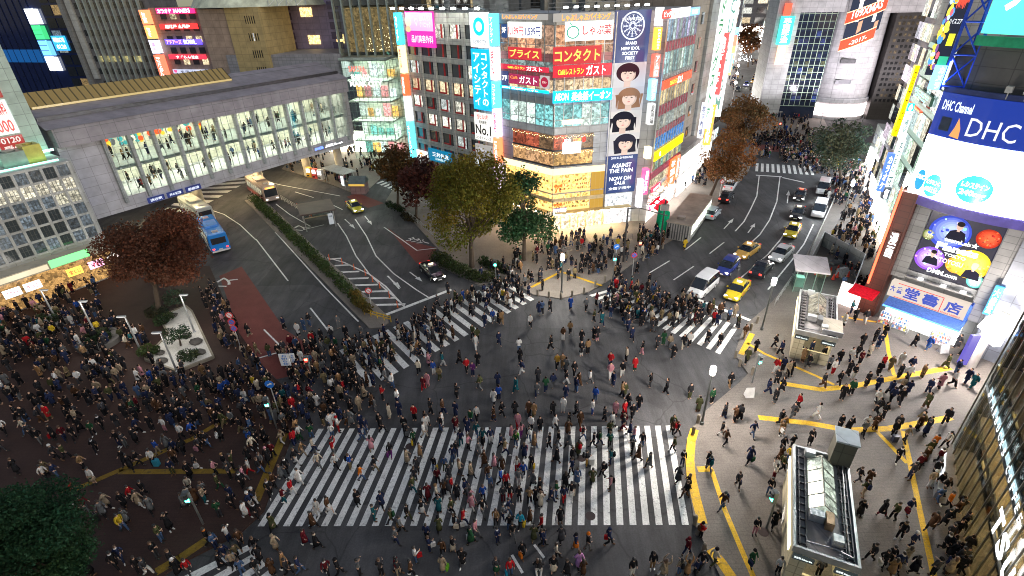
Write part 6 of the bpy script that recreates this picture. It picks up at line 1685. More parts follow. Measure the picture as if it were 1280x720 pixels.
for x0, y0, x1, y1, c, st, lab, tx in ((981, 4, 986, 19, (.9, .08, .04), 1.6, 'red part of the tall blade sign left of the cylinder store', ''), (976, 20, 985, 55, (.05, .75, .6), 1.4, 'teal part of the tall blade sign left of the cylinder store', '英会話教室'), (972, 56, 978, 80, (.98, .55, .35), 1.4, 'orange white part of the tall blade sign left of the cylinder store', '居酒屋')):
    sign(F9, x0, y0, x1, y1, c, st, lab, [(tx, .2, .06, .8, .94, (1, 1, 1), 2.5, 'v')] if tx else [], depth=1.0, off=.6, name='blade_sign', group='blade signs by the cylinder store')

# ---- right side of the street
FRS = Fac((1110, 330), 205)
rs = bldg('narrow_building', FRS, 'narrow green lit shop building with many blade signs right of the street')
wall(rs, -16, -1.5, .1, 14, 0, 24, (.30, .33, .30), 'panel'); window_grid(rs, -15.5, -2, 4, 23, 7, 6, .9, .74, .7, (.4, 1.1), [(.7, 1, .75), (.95, .9, .7), (.6, .8, .8)], seed=14); MB().box(-16, -1.5, -.1, 0, .1, 3.4).build('shopfront', M['window'], rs, (1, .92, .8, 8.0))
for k in range(6): MB().box(-15.8, -1.7, -.12, .05, 7.0 + k * 3.17, 7.55 + k * 3.17).build('added_glow_band', M['glow'], rs, (.62, .85, .72, .38))  # glowing bands added between the floors to brighten the unlit wall
rs2 = bldg('street_building', FRS, 'pale tiled building with warm shop floors beyond the narrow building')
wall(rs2, -26, -16.3, .6, 16, 0, 40, (.52, .48, .5), 'panel'); window_grid(rs2, -25.5, -16.8, 4, 39, 5, 13, .94, .74, .8, (.3, .9), [(1, .85, .6), (.9, .75, .9), (.85, .9, .8)], seed=15); MB().box(-26, -16.4, .48, .58, .1, 3.6).build('shopfront', M['window'], rs2, (1, .97, .95, 9.0))
row_building('street_building', FRS, -46, -26.5, 2.5, 8, 7.5, (.42, .44, .40), 'low shop building with stairs near the far crossing', 34, .6, 6, 1, (.9, .95, 1, 10.0))
FRB = Fac((1112, 322), 115)
RSG = 'blade signs right of the street'
sign_v(FRB, (1140, 81), (1116, 168), 5.5, (1, .72, .0), 1.3, 'long yellow vertical blade sign right of the street', 'カラオケルーム', (.35, .2, 0), .4, .9, 0, RSG)
for tl, bl, wp, c, st, lab, tx in (((1134, 128), (1131, 137), 8, (.0, .6, .4), 1.5, 'small green cafe sign on top of the white blade signs', '●'), ((1130.5, 138), (1122, 170), 8, (.85, .97, .95), 1.4, 'white blade sign, upper of the pale column', '酒場居食'), ((1121, 172), (1110, 214), 8.5, (.9, .96, .95), 1.4, 'white blade sign, middle of the pale column', 'まつもと'), ((1109, 216), (1104, 230), 9, (.97, .97, .97), 1.4, 'white square blade sign above the dark one', '花'), ((1103.5, 232), (1100, 245), 9, (.06, .07, .1), .8, 'dark square sign with white character', '塩'), ((1105, 184), (1093, 230), 8, (.06, .14, .75), 1.6, 'blue vertical blade sign with white letters', 'カラオケ')):
    sign_v(FRB, tl, bl, wp, c, st, lab, tx, (1, 1, 1) if c[0] < .3 else (.05, .3, .3), 2.4 if c[0] < .3 else .4, .6, 2.2 if 'blue' in lab else .3, RSG)
gs = sign(FRS, 1148, 106, 1166, 134, (.02, .08, .05), .6, 'green neon script sign over a dark panel', [('Green', .1, .06, .9, .32, (.1, 1, .45), 3), ('Tokyo', .1, .38, .9, .62, (.1, 1, .45), 3), ('Plus', .2, .68, .8, .94, (.1, 1, .45), 3)], depth=.3, off=.1)
for o in (gs,): pass
sign(FRS, 1146, 127, 1160, 142, (.55, .08, .02), 1.0, 'orange red neon sign under the green neon script', [('RESTAURANT', .05, .25, .95, .8, (1, .4, .1), 3)], depth=.3, off=.5)

# ---- drum building with the big screens
FD = Fac((1118, 402), 142)
dr = bldg('screen_building', FD, 'rounded corner building with blue drum, huge white screen and bookshop below')
S0, S1 = -2.9, 9.0
def bulge(s): return -1.9 * max(0, 1 - ((s - 3.0) / 6.0) ** 2)
def curved(name, z0, z1, s0, s1, mat, color, off=0.0, parent=None, n=28, th=.25):
    m = MB(); vs = []
    for i in range(n + 1):
        s = s0 + (s1 - s0) * i / n; y = bulge(s) - off
        vs += [(s, y, z0), (s, y, z1), (s, y + th, z0), (s, y + th, z1)]
    fs = []
    for i in range(n):
        a = 4 * i; b = a + 4
        fs += [(a, b, b + 1, a + 1), (a + 2, a + 3, b + 3, b + 2), (a + 1, b + 1, b + 3, a + 3), (a, a + 2, b + 2, b)]
    fs += [(0, 1, 3, 2), (4 * n, 4 * n + 2, 4 * n + 3, 4 * n + 1)]
    return m.add(vs, fs).build(name, M[mat], parent, color, None if parent is not None else FD.m)
def bend(o, off):
    for v in o.data.vertices: v.co.y = bulge(v.co.x) - off
    return o
wall(dr, -2.8, 9, .6, 14, 0, 25.3, (.16, .16, .165), 'panel')
curved('drum', 12.5, 22.0, S0, S1, 'paint', (.03, .05, .20), 0, dr, th=1.0)
curved('drum_rim', 12.35, 13.2, S0 + .05, S1, 'paint', (.10, .08, .35), .10, dr)
curved('grey_shroud', 22.0, 25.4, -3.1, S1, 'panel', (.11, .105, .10), -.5, dr)
curved('parapet', 21.9, 22.3, S0, S1, 'metal', (.05, .07, .2), .08, dr)
m = MB()
for s in (1.4, 2.5, 3.6, 4.6): m.box(s, s + .4, bulge(s) - .7, bulge(s) - .2, 22.5, 22.95); m.tube((s + .2, bulge(s) - .4, 22), (s + .2, bulge(s) - .4, 22.6), .04)
m.build('floodlight', M['metal'], dr, (.6, .6, .58))
blu = curved('sign', 18.4, 21.85, S0 + .02, S1, 'glow', (.012, .05, .42, .55), .12); tag(blu, 'blue band with large pale capital letters on the drum building', 'sign')
bend(letters('DHC', blu, -.1, 3.2, 18.85, 20.3, 0, (.75, .76, .8), .9, bold=.0), .14); bend(letters('DHC Channel', blu, -2.5, -.2, 20.5, 21.3, 0, (.75, .9, 1), 1.2), .14)
m = MB(); m.box(-2.2, -1.4, -.2, 0, 18.9, 20.0); o = m.build('vent', M['metal'], blu, (.10, .14, .2)); bend(o, .15)
o = MB().poly([(-1.2, 0, 18.6), (-.45, 0, 18.5), (-.55, 0, 19.3), (-.9, 0, 20.1), (-1.0, 0, 19.3)]).build('emblem', M['glow'], blu, (.75, .32, .10, .9)); bend(o, .15)
wsc = curved('video_screen', 13.25, 18.3, S0 + .05, S1, 'glow', (1.0, .99, 1.0, 38.0), .14); tag(wsc, 'huge glowing white curved video screen with cyan discs on the drum building', 'screen')
for cx, cz, rx, rz, c, t in ((-2.1, 14.5, .42, .95, (.02, .32, .75), ['DHC']), (-.95, 14.35, .72, 1.0, (.05, .68, .85), ['ビタミンC', '60日分']), (2.0, 14.9, 1.25, 1.15, (.06, .75, .80), ['L-システイン', '240mg'])):
    m = MB(); K = 24
    for k in range(K):
        a0, a1 = PI * k / K, PI * (k + 1) / K; xa, xb = cx - rx * math.cos(a0), cx - rx * math.cos(a1); ha, hb = rz * math.sin(a0), rz * math.sin(a1)
        m.poly([(xa, 0, cz - ha), (xb, 0, cz - hb), (xb, 0, cz + hb), (xa, 0, cz + ha)])
    o = m.build('disc', M['glow'], wsc, (*c, 1.0)); bend(o, .21)
    for i, q in enumerate(t): bend(letters(q, wsc, cx - rx * .75, cx + rx * .75, cz + (.08 if i == 0 else -rz * .6), cz + (rz * .5 if i == 0 else -.08), 0, (1, 1, 1), 3.0, bold=.03), .27)
for i, (x0, x1, z) in enumerate(((-.6, 2.2, 16.9), (-.1, 2.0, 16.55), (.6, 2.4, 16.2))):
    bend(letters('健康美容エクスプレス'[i:i + 7], wsc, x0, x1, z - .13, z + .13, 0, (.85, .2, .22), 1.0), .25)
# frame and lower poster screen
for x0, x1, z0, z1, y in ((-1.7, -.5, 4.9, 12.4, -.4), (4.95, 6.2, 3.0, 12.6, -.5), (-.5, 4.95, 5.1, 5.9, -.3)): wall(dr, x0, x1, y, .2, z0, z1, (.22, .22, .22), 'smallpanel', 'screen_surround')
wall(dr, 6.2, 10, -1.0, .2, 0, 12.4, (.26, .28, .33), 'panel', 'side_wall')
ps = MB().box(-.45, 4.9, -.25, .19, 5.95, 12.0).build('poster_screen', M['glow'], None, (.012, .012, .03, 1.0), FD.m); tag(ps, 'square dark screen of coloured spheres and figures below the white screen', 'screen')
def blob(m, cx, cz, r, cols, rings=6, seed=0):
    rr = random.Random(seed)
    for k in range(rings):
        t = k / rings; m.col = tuple(a + (b - a) * t for a, b in zip(*cols)); m.disc(cx + r * .12 * t, cz + r * .15 * t, r * (1 - t * .85), -.262 - k * .003, 26)
    for _ in range(26):
        a, q = rr.uniform(0, 2 * PI), r * math.sqrt(rr.uniform(0, .9)); m.col = tuple(min(1, c * rr.uniform(.5, 1.8)) for c in cols[rr.randrange(2)]); m.disc(cx + q * math.cos(a), cz + q * math.sin(a), r * rr.uniform(.03, .10), -.283, 8)
m = MB()
blob(m, 1.35, 10.35, 1.55, ((.03, .05, .35), (.35, .45, .9)), seed=1); blob(m, 4.05, 10.6, .85, ((.25, .02, .01), (.7, .10, .04)), seed=2); blob(m, -.02, 9.7, .5, ((.1, .12, .03), (.6, .6, .4)), seed=3)
blob(m, 3.7, 8.0, 1.35, ((.55, .38, .02), (.95, .75, .1)), seed=4); blob(m, .7, 7.5, 1.15, ((.15, .05, .45), (.6, .5, .9)), seed=5); blob(m, 2.75, 7.6, .8, ((.5, .2, .02), (.85, .45, .08)), seed=6); blob(m, 4.45, 6.6, .62, ((.05, .25, .22), (.5, .75, .65)), seed=7)
def figure(m, cx, cz, h, flip):
    m.col = (.012, .012, .02); m.add([(cx - .55 * h, -.30, cz - h), (cx + .55 * h, -.30, cz - h), (cx + .42 * h, -.30, cz - .42 * h), (cx + .14 * h, -.30, cz - .28 * h), (cx - .14 * h, -.30, cz - .28 * h), (cx - .42 * h, -.30, cz - .42 * h)], [(0, 1, 2, 3, 4, 5)])
    m.col = (.42, .28, .22); m.disc(cx, cz, .26 * h, -.31, 18, .19 * h); m.box(cx - .08 * h, cx + .08 * h, -.308, -.304, cz - .38 * h, cz - .18 * h)
    m.col = (.015, .012, .012) if not flip else (.55, .42, .22); m.disc(cx + .02, cz + .15 * h, .17 * h, -.314, 16, .21 * h)
figure(m, 1.9, 11.1, 1.35, 0); figure(m, .85, 8.1, 1.1, 0); figure(m, 4.0, 7.9, 1.2, 1)
m.build('artwork', M['print'], ps, (1, 1, 1, .62))
letters('teamLab★', ps, 1.2, 3.7, 9.5, 10.0, -.34, (1, 1, .95), 1.6); letters('Planets', ps, .8, 3.9, 8.65, 9.35, -.34, (1, 1, .95), 1.8, bold=.05); letters('TOKYO', ps, 1.6, 3.2, 8.2, 8.5, -.34, (1, 1, .95), 1.4); letters('TOYOSU', ps, 1.4, 3.2, 7.5, 7.95, -.34, (1, .9, .8), 1.2)
letters('DMM.com', ps, .9, 3.2, 6.25, 6.7, -.34, (1, 1, 1), 2.0)
MB().box(-.4, 4.8, -.95, -.6, 5.35, 5.5).build('uplight_bar', M['metal'], dr, (.4, .4, .4))
for x in (.6, 2.4, 3.9): MB().box(x, x + .35, -1.0, -.65, 5.5, 5.62).build('uplight', M['glow'], dr, (1, 1, 1, 10))
# brick pier with white glyphs
wall(dr, -3.3, -1.72, -.8, 6, 0, 13.2, (.09, .022, .014), 'smallpanel', 'brick_pier')
b = MB().box(-3.2, -3.03, -1.0, -.82, 3.5, 13.6).build('light_strip', M['glow'], dr, (1, .12, .05, 2.2))
b = MB().box(-2.75, -1.95, -.95, -.81, 6.6, 9.4).build('sign', M['paint'], None, (.09, .022, .014), FD.m); tag(b, 'white slanted glyph sign on the red pier', 'sign'); letters('漫画', b, -2.7, -2.0, 6.7, 9.3, -.97, (.95, .95, 1), 2.0, vertical=True)
# bookshop
bk = MB().box(-1.2, 5.0, -1.3, -.6, 3.15, 4.75).build('sign', M['glow'], None, (.62, .53, .45, .8), FD.m); tag(bk, 'long cream shop sign with big blue characters over a blue awning', 'sign')
bk.data.transform(Matrix.Translation((0, 0, 0)))
for i, ch in enumerate('大盛堂書店'): 
    x = (-1.1, -.55, .1, 1.6, 3.35)[i]; w = (.4, .45, 1.2, 1.2, 1.25)[i]
    letters(ch, bk, x, x + w, 3.45 if w > .5 else 3.7, 4.62 if w > .5 else 4.4, -1.312, (.02, .06, .42), .8, bold=.03)
m = MB(); f = .06
for b4 in ((-.6, 3.1, 4.66, 4.72), (-.6, 3.1, 3.2, 3.26), (3.05, 3.11, 3.2, 4.72)): m.box(b4[0], b4[1], -1.316, -1.302, b4[2], b4[3])
m.build('border', M['glow'], bk, (.65, .02, .03, .9)); letters('BOOKS TAISEIDO', bk, 3.2, 4.7, 3.22, 3.38, -1.312, (.65, .02, .03), .9); MB().box(5.0, 5.15, -1.35, -.6, 3.1, 4.8).build('edge', M['paint'], bk, (.03, .10, .5))
awn = MB().add([(-1.0, -.6, 3.1), (5.2, -.6, 3.1), (5.2, -2.2, 2.55), (-1.0, -2.2, 2.55), (-1.0, -.6, 2.95), (5.2, -.6, 2.95), (5.2, -2.2, 2.40), (-1.0, -2.2, 2.40)], [(0, 3, 2, 1), (4, 5, 6, 7), (3, 7, 6, 2), (1, 2, 6, 5), (0, 4, 7, 3), (0, 1, 5, 4)]).build('awning', M['cloth'], None, (.07, .14, .42), FD.m); tag(awn, 'blue awning over the bright bookshop front', 'awning')
MB().box(-1.0, 5.2, -2.22, -2.17, 2.36, 2.52).build('edge_light', M['glow'], awn, (.1, .35, 1, 2.0))
MB().box(-1.0, 5.1, -.55, -.45, .1, 2.9).build('shopfront', M['window'], dr, (.95, 1, .95, 3.0)); 
for i in range(4): MB().box(-.6 + i * 1.4, .5 + i * 1.4, -1.9, -1.8, 2.3, 2.36).build('shop_lamp', M['glow'], dr, (1, 1, .95, 14))
rr = random.Random(8)
for i, (x, w) in enumerate(((-1.0, 1.0), (.2, 1.4), (3.3, 1.5))):
    r = empty('magazine_rack', FD.m @ Matrix.Translation((x, -1.9, KERB)), ['narrow magazine rack at the left of the bookshop entrance', 'wide magazine rack left of the bookshop doorway', 'wide magazine rack right of the bookshop doorway'][i], 'rack', 'magazine racks')
    mm = MB()
    for k in range(4): mm.box(0, w, .0 + .12 * k, .14 + .12 * k, .2 + .3 * k, .25 + .3 * k)
    mm.box(0, .05, 0, .6, 0, 1.4); mm.box(w - .05, w, 0, .6, 0, 1.4); mm.build('frame', M['metal'], r, (.5, .5, .5))
    mm = MB()
    for k in range(4):
        for j in range(int(w / .2)):
            mm.col = rr.choice([(.8, .75, .7), (.6, .15, .12), (.7, .6, .2), (.15, .25, .5), (.75, .4, .45)]); mm.box(.06 + j * .2, .22 + j * .2, .02 + .12 * k, .05 + .12 * k, .25 + .3 * k, .48 + .3 * k)
    tag(mm.build('magazines', M['print'], r, (1, 1, 1, .25)), kind='stuff')
aw = MB().add([(-4.2, -.8, 3.0), (-1.9, -.8, 3.0), (-1.9, -2.4, 2.7), (-4.2, -2.4, 2.7), (-4.2, -.8, 2.85), (-1.9, -.8, 2.85), (-1.9, -2.4, 2.5), (-4.2, -2.4, 2.5)], [(0, 3, 2, 1), (4, 5, 6, 7), (3, 7, 6, 2), (1, 2, 6, 5), (0, 4, 7, 3), (0, 1, 5, 4)]).build('awning', M['cloth'], None, (.62, .015, .03), FD.m); tag(aw, 'square red awning at the foot of the red pier', 'awning')
MB().box(-4.0, -2.0, -2.2, -2.0, 2.40, 2.46).build('awning_lamp', M['glow'], aw, (1, .95, .85, 25))
MB().box(-5.4, -1.9, -.7, -.5, .1, 2.6).build('shopfront', M['window'], dr, (1, .85, .8, 4.0))
# upper boards of the drum building
fr = MB().box(-3.75, -2.3, -.1, .1, 23.0, 40).build('poster_wall', M['glow'], None, (.02, .025, .05, .6), FD.m); 
fr.data.transform(Matrix.Translation((-.9, 0, 0))); tag(fr, 'tall dark poster wall with red jagged lettering above the drum building', 'poster')
m = MB(); rr = random.Random(21)
for i in range(7): 
    m.col = (.9, .10, .06); x = -3.2 + i * .12; m.add([(x, -.12, 28 + rr.uniform(0, .8)), (x + .1, -.12, 28), (x + .45, -.12, 32.2 + rr.uniform(0, .8)), (x + .35, -.12, 32.5)], [(0, 1, 2, 3)]); m.add([(x + .35, -.125, 32.5), (x + .45, -.125, 32.3), (x + .5, -.125, 28.5), (x + .4, -.125, 28.4)], [(0, 1, 2, 3)])
for _ in range(70):
    m.col = rr.choice([(.9, .5, .05), (.85, .75, .1), (.1, .35, .8), (.6, .75, .9), (.8, .15, .2), (.2, .1, .3)]); m.disc(rr.uniform(-3.85, -3.3), rr.uniform(23.6, 37), rr.uniform(.15, .45), -.13 - rr.random() * .03, 7, rr.uniform(.1, .3))
m.col = (.9, .85, .05); m.box(-2.9, -2.3, -.14, -.12, 25.3, 26.2); m.col = (.05, .5, .25); m.box(-3.1, -2.2, -.14, -.12, 23.8, 24.5)
o = m.build('artwork', M['print'], fr, (1, 1, 1, .6))
for v in o.data.vertices: v.co.x = (v.co.x + 3.95) * .72 - 4.65
letters('ハイスコア', fr, -4.2, -3.35, 26.9, 27.3, -.15, (.8, .85, .9), 1)
m = MB()
for k in range(7):
    z = 22.3 + 2.4 * k
    m.tube((-1.4, -.4, z), (.2, -.2, z + 2.4), .07); m.tube((.2, -.2, z), (-1.4, -.4, z + 2.4), .07); m.tube((-1.4, -.4, z), (.2, -.2, z), .08)
for x, y in ((-1.4, -.4), (.2, -.2), (-.6, 1.2)): m.tube((x, y, 22), (x, y, 40), .12)
for k, v in enumerate(m.v): m.v[k] = (v[0] - 1.75, v[1], v[2])
st_ = m.build('steel_frame', M['metal'], dr, (.05, .12, .75)); MB().box(-3.05, -2.95, -.6, -.5, 22.4, 24.2).build('blue_floodlight', M['glow'], dr, (.1, .25, 1, 9))
b = MB().box(-3.9, -3.1, -.9, -.7, 22.0, 23.9).build('sign', M['glow'], None, (.2, .45, 1, 1.8), FD.m); tag(b, 'small blue and red neon sign left above the drum', 'sign'); letters('カメラ', b, -3.5, -3.15, 22.1, 23.8, -.92, (1, .25, .2), 3, vertical=True)
gb = curved('billboard', 26.35, 36, -1.75, S1, 'glow', (.10, .75, .55, 1.1), .1); tag(gb, 'turquoise green lit billboard at the top right edge', 'billboard'); bend(letters('クレ', gb, -1.0, 2.2, 27.9, 30.6, 0, (1, 1, 1), 2.0, bold=.04), .12)
curved('green_gantry', 25.5, 26.2, -1.9, S1, 'metal', (.05, .5, .25), .25, dr)
b = MB().box(6.7, 7.3, -1.3, -1.05, 5.6, 8.4).build('sign', M['glow'], None, (.05, .35, .95, 1.5), FD.m); tag(b, 'blue vertical blade sign on the grey wall right of the poster screen', 'sign'); letters('大盛堂', b, 6.78, 7.22, 5.8, 8.2, -1.32, (.85, .95, 1), 2.5, vertical=True)
b.data.transform(Matrix.Translation((-.75, 0, -1.2)))
for o in b.children: o.data.transform(Matrix.Translation((-.75, 0, -1.2)))

# ---- glass storefront at the lower right
FT = Fac((1196, 600), 213)
ts = bldg('glass_storefront', FT, 'curving dark glass storefront with white illuminated letters at lower right')
T0, T1, TH = -3.7, 24.0, 26.0
def tw(s): return -.010 * max(0, s) ** 1.6 * .35     # slight outward curve
wall(ts, T0, T1, 6.0, 7.0, 0, TH, (.12, .09, .06), 'panel', 'back_wall'); MB().box(T0, T0 + .25, .1, 6, 0, TH).build('end_wall', M['glass_dark'], ts, (.03, .03, .03))
for z, th in ((3.0, .35), (6.5, 1.1), (10.6, .6), (14.4, .6), (18.2, .6), (22.0, .6)):
    MB().box(T0 + .25, T1, .18, 6, z, z + th).build('floor_slab', M['panel'], ts, (.34, .26, .17)); MB().box(T0 + .1, T1, .02, .17, z - .05, z + th + .05).build('dark_spandrel', M['glass_dark'], ts, (.012, .013, .014))
rr = random.Random(17)
for z in (2.9, 6.4, 10.5, 14.3):
    for i in range(9): MB().box(T0 + 1 + i * 3, T0 + 2.6 + i * 3, 1.6 + (i % 2) * 1.6, 1.9 + (i % 2) * 1.6, z - .07, z - .02).build('ceiling_lamp', M['glow'], ts, (1, .66, .28, 48.0 if z < 7 else 4.0))
for z0 in (.1, 3.4, 7.7):
    for i in range(14):
        x = T0 + .6 + i * 1.95; h = rr.uniform(.8, 1.7)
        MB().box(x, x + rr.uniform(.8, 1.7), 2.4 + rr.uniform(-.8, 1.2), 3.2 + rr.uniform(0, 1.0), z0, z0 + h).build('display', M['window'], ts, (*rr.choice([(1, .55, .22), (1, .75, .4), (.9, .3, .1), (.6, .35, .15)]), rr.uniform(.25, .9)))
MB().box(T0 + .4, 5.2, .3, .5, 3.5, 3.62).build('counter_shelf', M['panel'], ts, (.55, .42, .28)); MB().box(5.2, T1, .3, .5, 3.5, 3.62).build('counter_shelf', M['panel'], ts, (.55, .42, .28))
MB().box(-3.2, 7.0, .22, .3, 5.3, 6.1).build('menu_light', M['glow'], ts, (.72, .88, 1, 1.1))
nP = 25
for i in range(nP):
    x0 = T0 + (T1 - T0) * i / nP; x1 = T0 + (T1 - T0) * (i + 1) / nP
    w = MB().box(x0 + .06, x1 - .02, -.02, .015, .15, TH - .1).build('window', M['pane'], ts, (1, 1, 1))
    MB().box(x0 - .04, x0 + .04, -.11, -.025, .0, TH).build('fin', M['metal'], w, (.14, .13, .11))
for i, ch in enumerate('TSUTAYA'):
    x = 7.0 + i * 1.55
    b = None
tsg = MB().box(7.3, 18.3, -.30, -.15, 3.84, 3.92).build('lettering_rail', M['metal'], None, (.1, .1, .1), FT.m); tag(tsg, 'large white illuminated shop lettering cut by the lower right edge', 'sign')
for i, ch in enumerate('TSUTAYA'): letters(ch, tsg, 7.5 + i * 1.55, 8.7 + i * 1.55, 3.95, 5.4, -.32, (.92, .96, 1), 4.0, bold=.04)
tsg = MB().box(-2.8, 9.2, -.30, -.15, 6.24, 6.3).build('lettering_rail', M['metal'], None, (.1, .1, .1), FT.m); tag(tsg, 'smaller white illuminated cafe lettering along the glass front', 'sign')
t = 'STARBUCKS COFFEE'
for i, ch in enumerate(t):
    if ch != ' ': letters(ch, tsg, -1.5 + i * .72, -1.12 + i * .72, 6.38, 6.92, -.32, (.92, .96, 1), 1.5, bold=.02)
# planter wall where the queue stands
a, b_ = G(1180, 562, 1), G(1176, 612, 1)
o = MB(); d = (b_ - a).normalized(); q = Vector((-d.y, d.x, 0)) * .15
o.add([a + q - Vector((0, 0, .9)), a - q - Vector((0, 0, .9)), b_ - q - Vector((0, 0, .9)), b_ + q - Vector((0, 0, .9)), a + q, a - q, b_ - q, b_ + q], [(0, 3, 2, 1), (4, 5, 6, 7), (0, 1, 5, 4), (1, 2, 6, 5), (2, 3, 7, 6), (3, 0, 4, 7)])
o = o.build('queue_barrier', M['metal'], None, (.35, .37, .4)); tag(o, 'low grey barrier behind the queue at the glass storefront', 'barrier')

# ---- entrances to the underground
def frame_m(o, xd):
    x = Vector((xd.x, xd.y, 0)).normalized(); y = Vector((-x.y, x.x, 0))
    return Matrix(((x.x, y.x, 0, o.x), (x.y, y.y, 0, o.y), (0, 0, 1, 0), (0, 0, 0, 1)))
def entrance(BL, BR, TLp, h, label, lift, sky_rows, boxcol):
    bl, brr, tl = G(*BL, h), G(*BR, h), G(*TLp, h)
    W = (brr - bl).length; L = (tl - bl).length
    Mx = frame_m(Vector((bl.x, bl.y, 0)), brr - bl)
    r = empty('subway_entrance', Mx, label, 'subway entrance', 'subway entrances')
    wc = (.62, .55, .38)
    m = MB().box(.15, .3, .3, L - .2, KERB, h - .3).box(W - .3, W - .15, .3, L - .2, KERB, h - .3).box(.3, W - .3, L - .4, L - .25, KERB, h - .3).box(.3, W * .30, .3, .45, KERB, h - .3)
    m.box(W * .30, W - .3, .3, .45, KERB, 1.3)
    m.build('wall', M['smallpanel'], r, wc)
    MB().box(0.05, W - .05, .05, L - .05, h - .3, h - .05).build('roof', M['panel'], r, (.30, .27, .26))
    m = MB().box(0, W, 0, .14, h - .32, h + .14).box(0, W, L - .14, L, h - .32, h + .14).box(0, .14, .14, L - .14, h - .32, h + .14).box(W - .14, W, .14, L - .14, h - .32, h + .14)
    m.build('parapet', M['metal'], r, (.55, .55, .53))
    s = MB(); x0, xm, x1 = W * .26, W * .48, W * .72
    ya, yb = L * .38, L * .88
    s.add([(x0, ya, h + .02), (x0, yb, h + .02), (xm, yb, h + .62), (xm, ya, h + .62), (x1, yb, h + .02), (x1, ya, h + .02)], [(0, 3, 2, 1), (3, 5, 4, 2), (0, 5, 3), (1, 2, 4)])
    s = s.build('skylight', M['window'], r, (.85, 1, .82, .42) if lift else (.75, .68, .50, .35))
    m = MB()
    for k in range(sky_rows + 1):
        y = ya + (yb - ya) * k / sky_rows
        m.tube((x0, y, h + .03), (xm, y, h + .64), .04, .04, 5); m.tube((xm, y, h + .64), (x1, y, h + .03), .04, .04, 5)
    m.tube((xm, ya, h + .65), (xm, yb, h + .65), .05, .05, 5); m.build('glazing_bars', M['metal'], s, (.25, .25, .22))
    m = MB(); rr = random.Random(int(L * 10))
    for k in range(13): y = .4 + k * (L - .8) / 13; m.box(.25, W * .22, y, y + .05, h - .04, h + .10); m.box(W * .78, W - .25, y, y + .05, h - .04, h + .10)
    for x in (.3, W * .2, W * .8, W - .3): m.box(x, x + .05, .3, L - .3, h - .05, h + .12)
    m.build('roof_rails', M['metal'], r, (.12, .11, .11))
    for k, (x, y, w, d, hh, c) in enumerate(((W * .25, L * .28, .75, .5, .5, (.6, .6, .6)), (W * .5, L * .24, .4, .85, .55, boxcol), (W * .6, L * .12, .5, .5, .45, (.65, .65, .62)), (W * .2, L * .9, .6, .4, .5, (.55, .55, .55)), (W * .3, L * .93, .3, .3, .35, (.7, .7, .68)))):
        m = MB().box(x, x + w, y, y + d, h - .03, h + hh); m.box(x + w * .1, x + w * .9, y - .03, y, h + .08, h + hh - .08); m.build('roof_unit', M['metal'], r, c)
    m = MB().path([(W * .85, .5, h + .1), (W * .84, L * .4, h + .15), (W * .88, L * .9, h + .12)], .05).path([(W * .2, .6, h + .1), (W * .65, .7, h + .12), (W * .9, .5, h + .1)], .04)
    m.build('pipe', M['metal'], r, (.3, .3, .3))
    if lift:
        m = MB().box(W * .64, W * 1.0, L * .90, L * 1.04, KERB, h + 2.0); m.build('lift_shaft', M['panel'], r, (.10, .095, .07)); MB().box(W * .62, W * 1.02, L * .88, L * 1.06, h + 2.02, h + 2.14).build('lift_roof', M['panel'], r, (.45, .52, .55))
    else:
        MB().box(W * .62, W * 1.1, .5, L * .36, h + .1, h + .35).build('canopy', M['panel'], r, (.38, .33, .25)); MB().box(W * .62, W * 1.1, .4, .5, h + .0, h + .5).build('canopy_edge', M['metal'], r, (.4, .4, .42))
    for x0, x1 in ((.1, W * .36), (W * .66, W - .05)):
        b = MB().box(x0, x1, -.12, -.02, h - .72, h - .34).build('name_board', M['glow'], r, (.03, .04, .04, .6)); letters('渋谷駅 Shibuya Sta.', b, x0 + .08, x1 - .08, h - .62, h - .44, -.135, (.8, .9, .9), 1.2)
    MB().box(.35, W - .35, 1.0, 1.3, h - .40, h - .33).build('ceiling_lamp', M['glow'], r, (1, .92, .6, 16)); MB().box(.35, W - .35, L * .6, L * .6 + .3, h - .40, h - .33).build('ceiling_lamp', M['glow'], r, (1, .92, .6, 16))
    MB().box(-.06, .0, .5, L - .5, h - .95, h - .5).build('side_light', M['glow'], r, (1, .86, .48, 2.0))
    return r, Mx, W, L
entrance((991, 684), (1076, 713), (992, 557), 3.6, 'flat roofed subway entrance with pale glass skylight and tall lift shaft at lower right', True, 4, (.40, .26, .15))
entrance((994, 413), (1047, 425), (997, 362), 3.2, 'smaller subway entrance with tan skylight and overhanging canopy near the road', False, 2, (.2, .2, .2))
# glass lift shed and fenced work yard behind it
bl = G(990, 365, 0); Mx = frame_m(bl, G(1030, 370, 0) - bl)
t = empty('lift_shed', Mx, 'small green glass shed with white pitched roof beside the fenced yard', 'shed')
MB().add([(-.3, -.3, 2.9), (3.1, -.3, 2.9), (3.1, 2.6, 3.5), (-.3, 2.6, 3.5), (-.3, -.3, 2.75), (3.1, -.3, 2.75), (3.1, 2.6, 3.3), (-.3, 2.6, 3.3)], [(0, 1, 2, 3), (4, 7, 6, 5), (0, 4, 5, 1), (1, 5, 6, 2), (2, 6, 7, 3), (3, 7, 4, 0)]).build('roof', M['panel'], t, (.72, .68, .70))
MB().box(0, 2.8, 0, .05, KERB, 2.7).box(0, .05, .05, 2.3, KERB, 2.7).box(2.75, 2.8, .05, 2.3, KERB, 2.7).build('glass_wall', M['pane'], t, (1, 1, 1))
m = MB()
for x in (0, .93, 1.86, 2.74): m.box(x, x + .07, -.05, .0, KERB, 2.75)
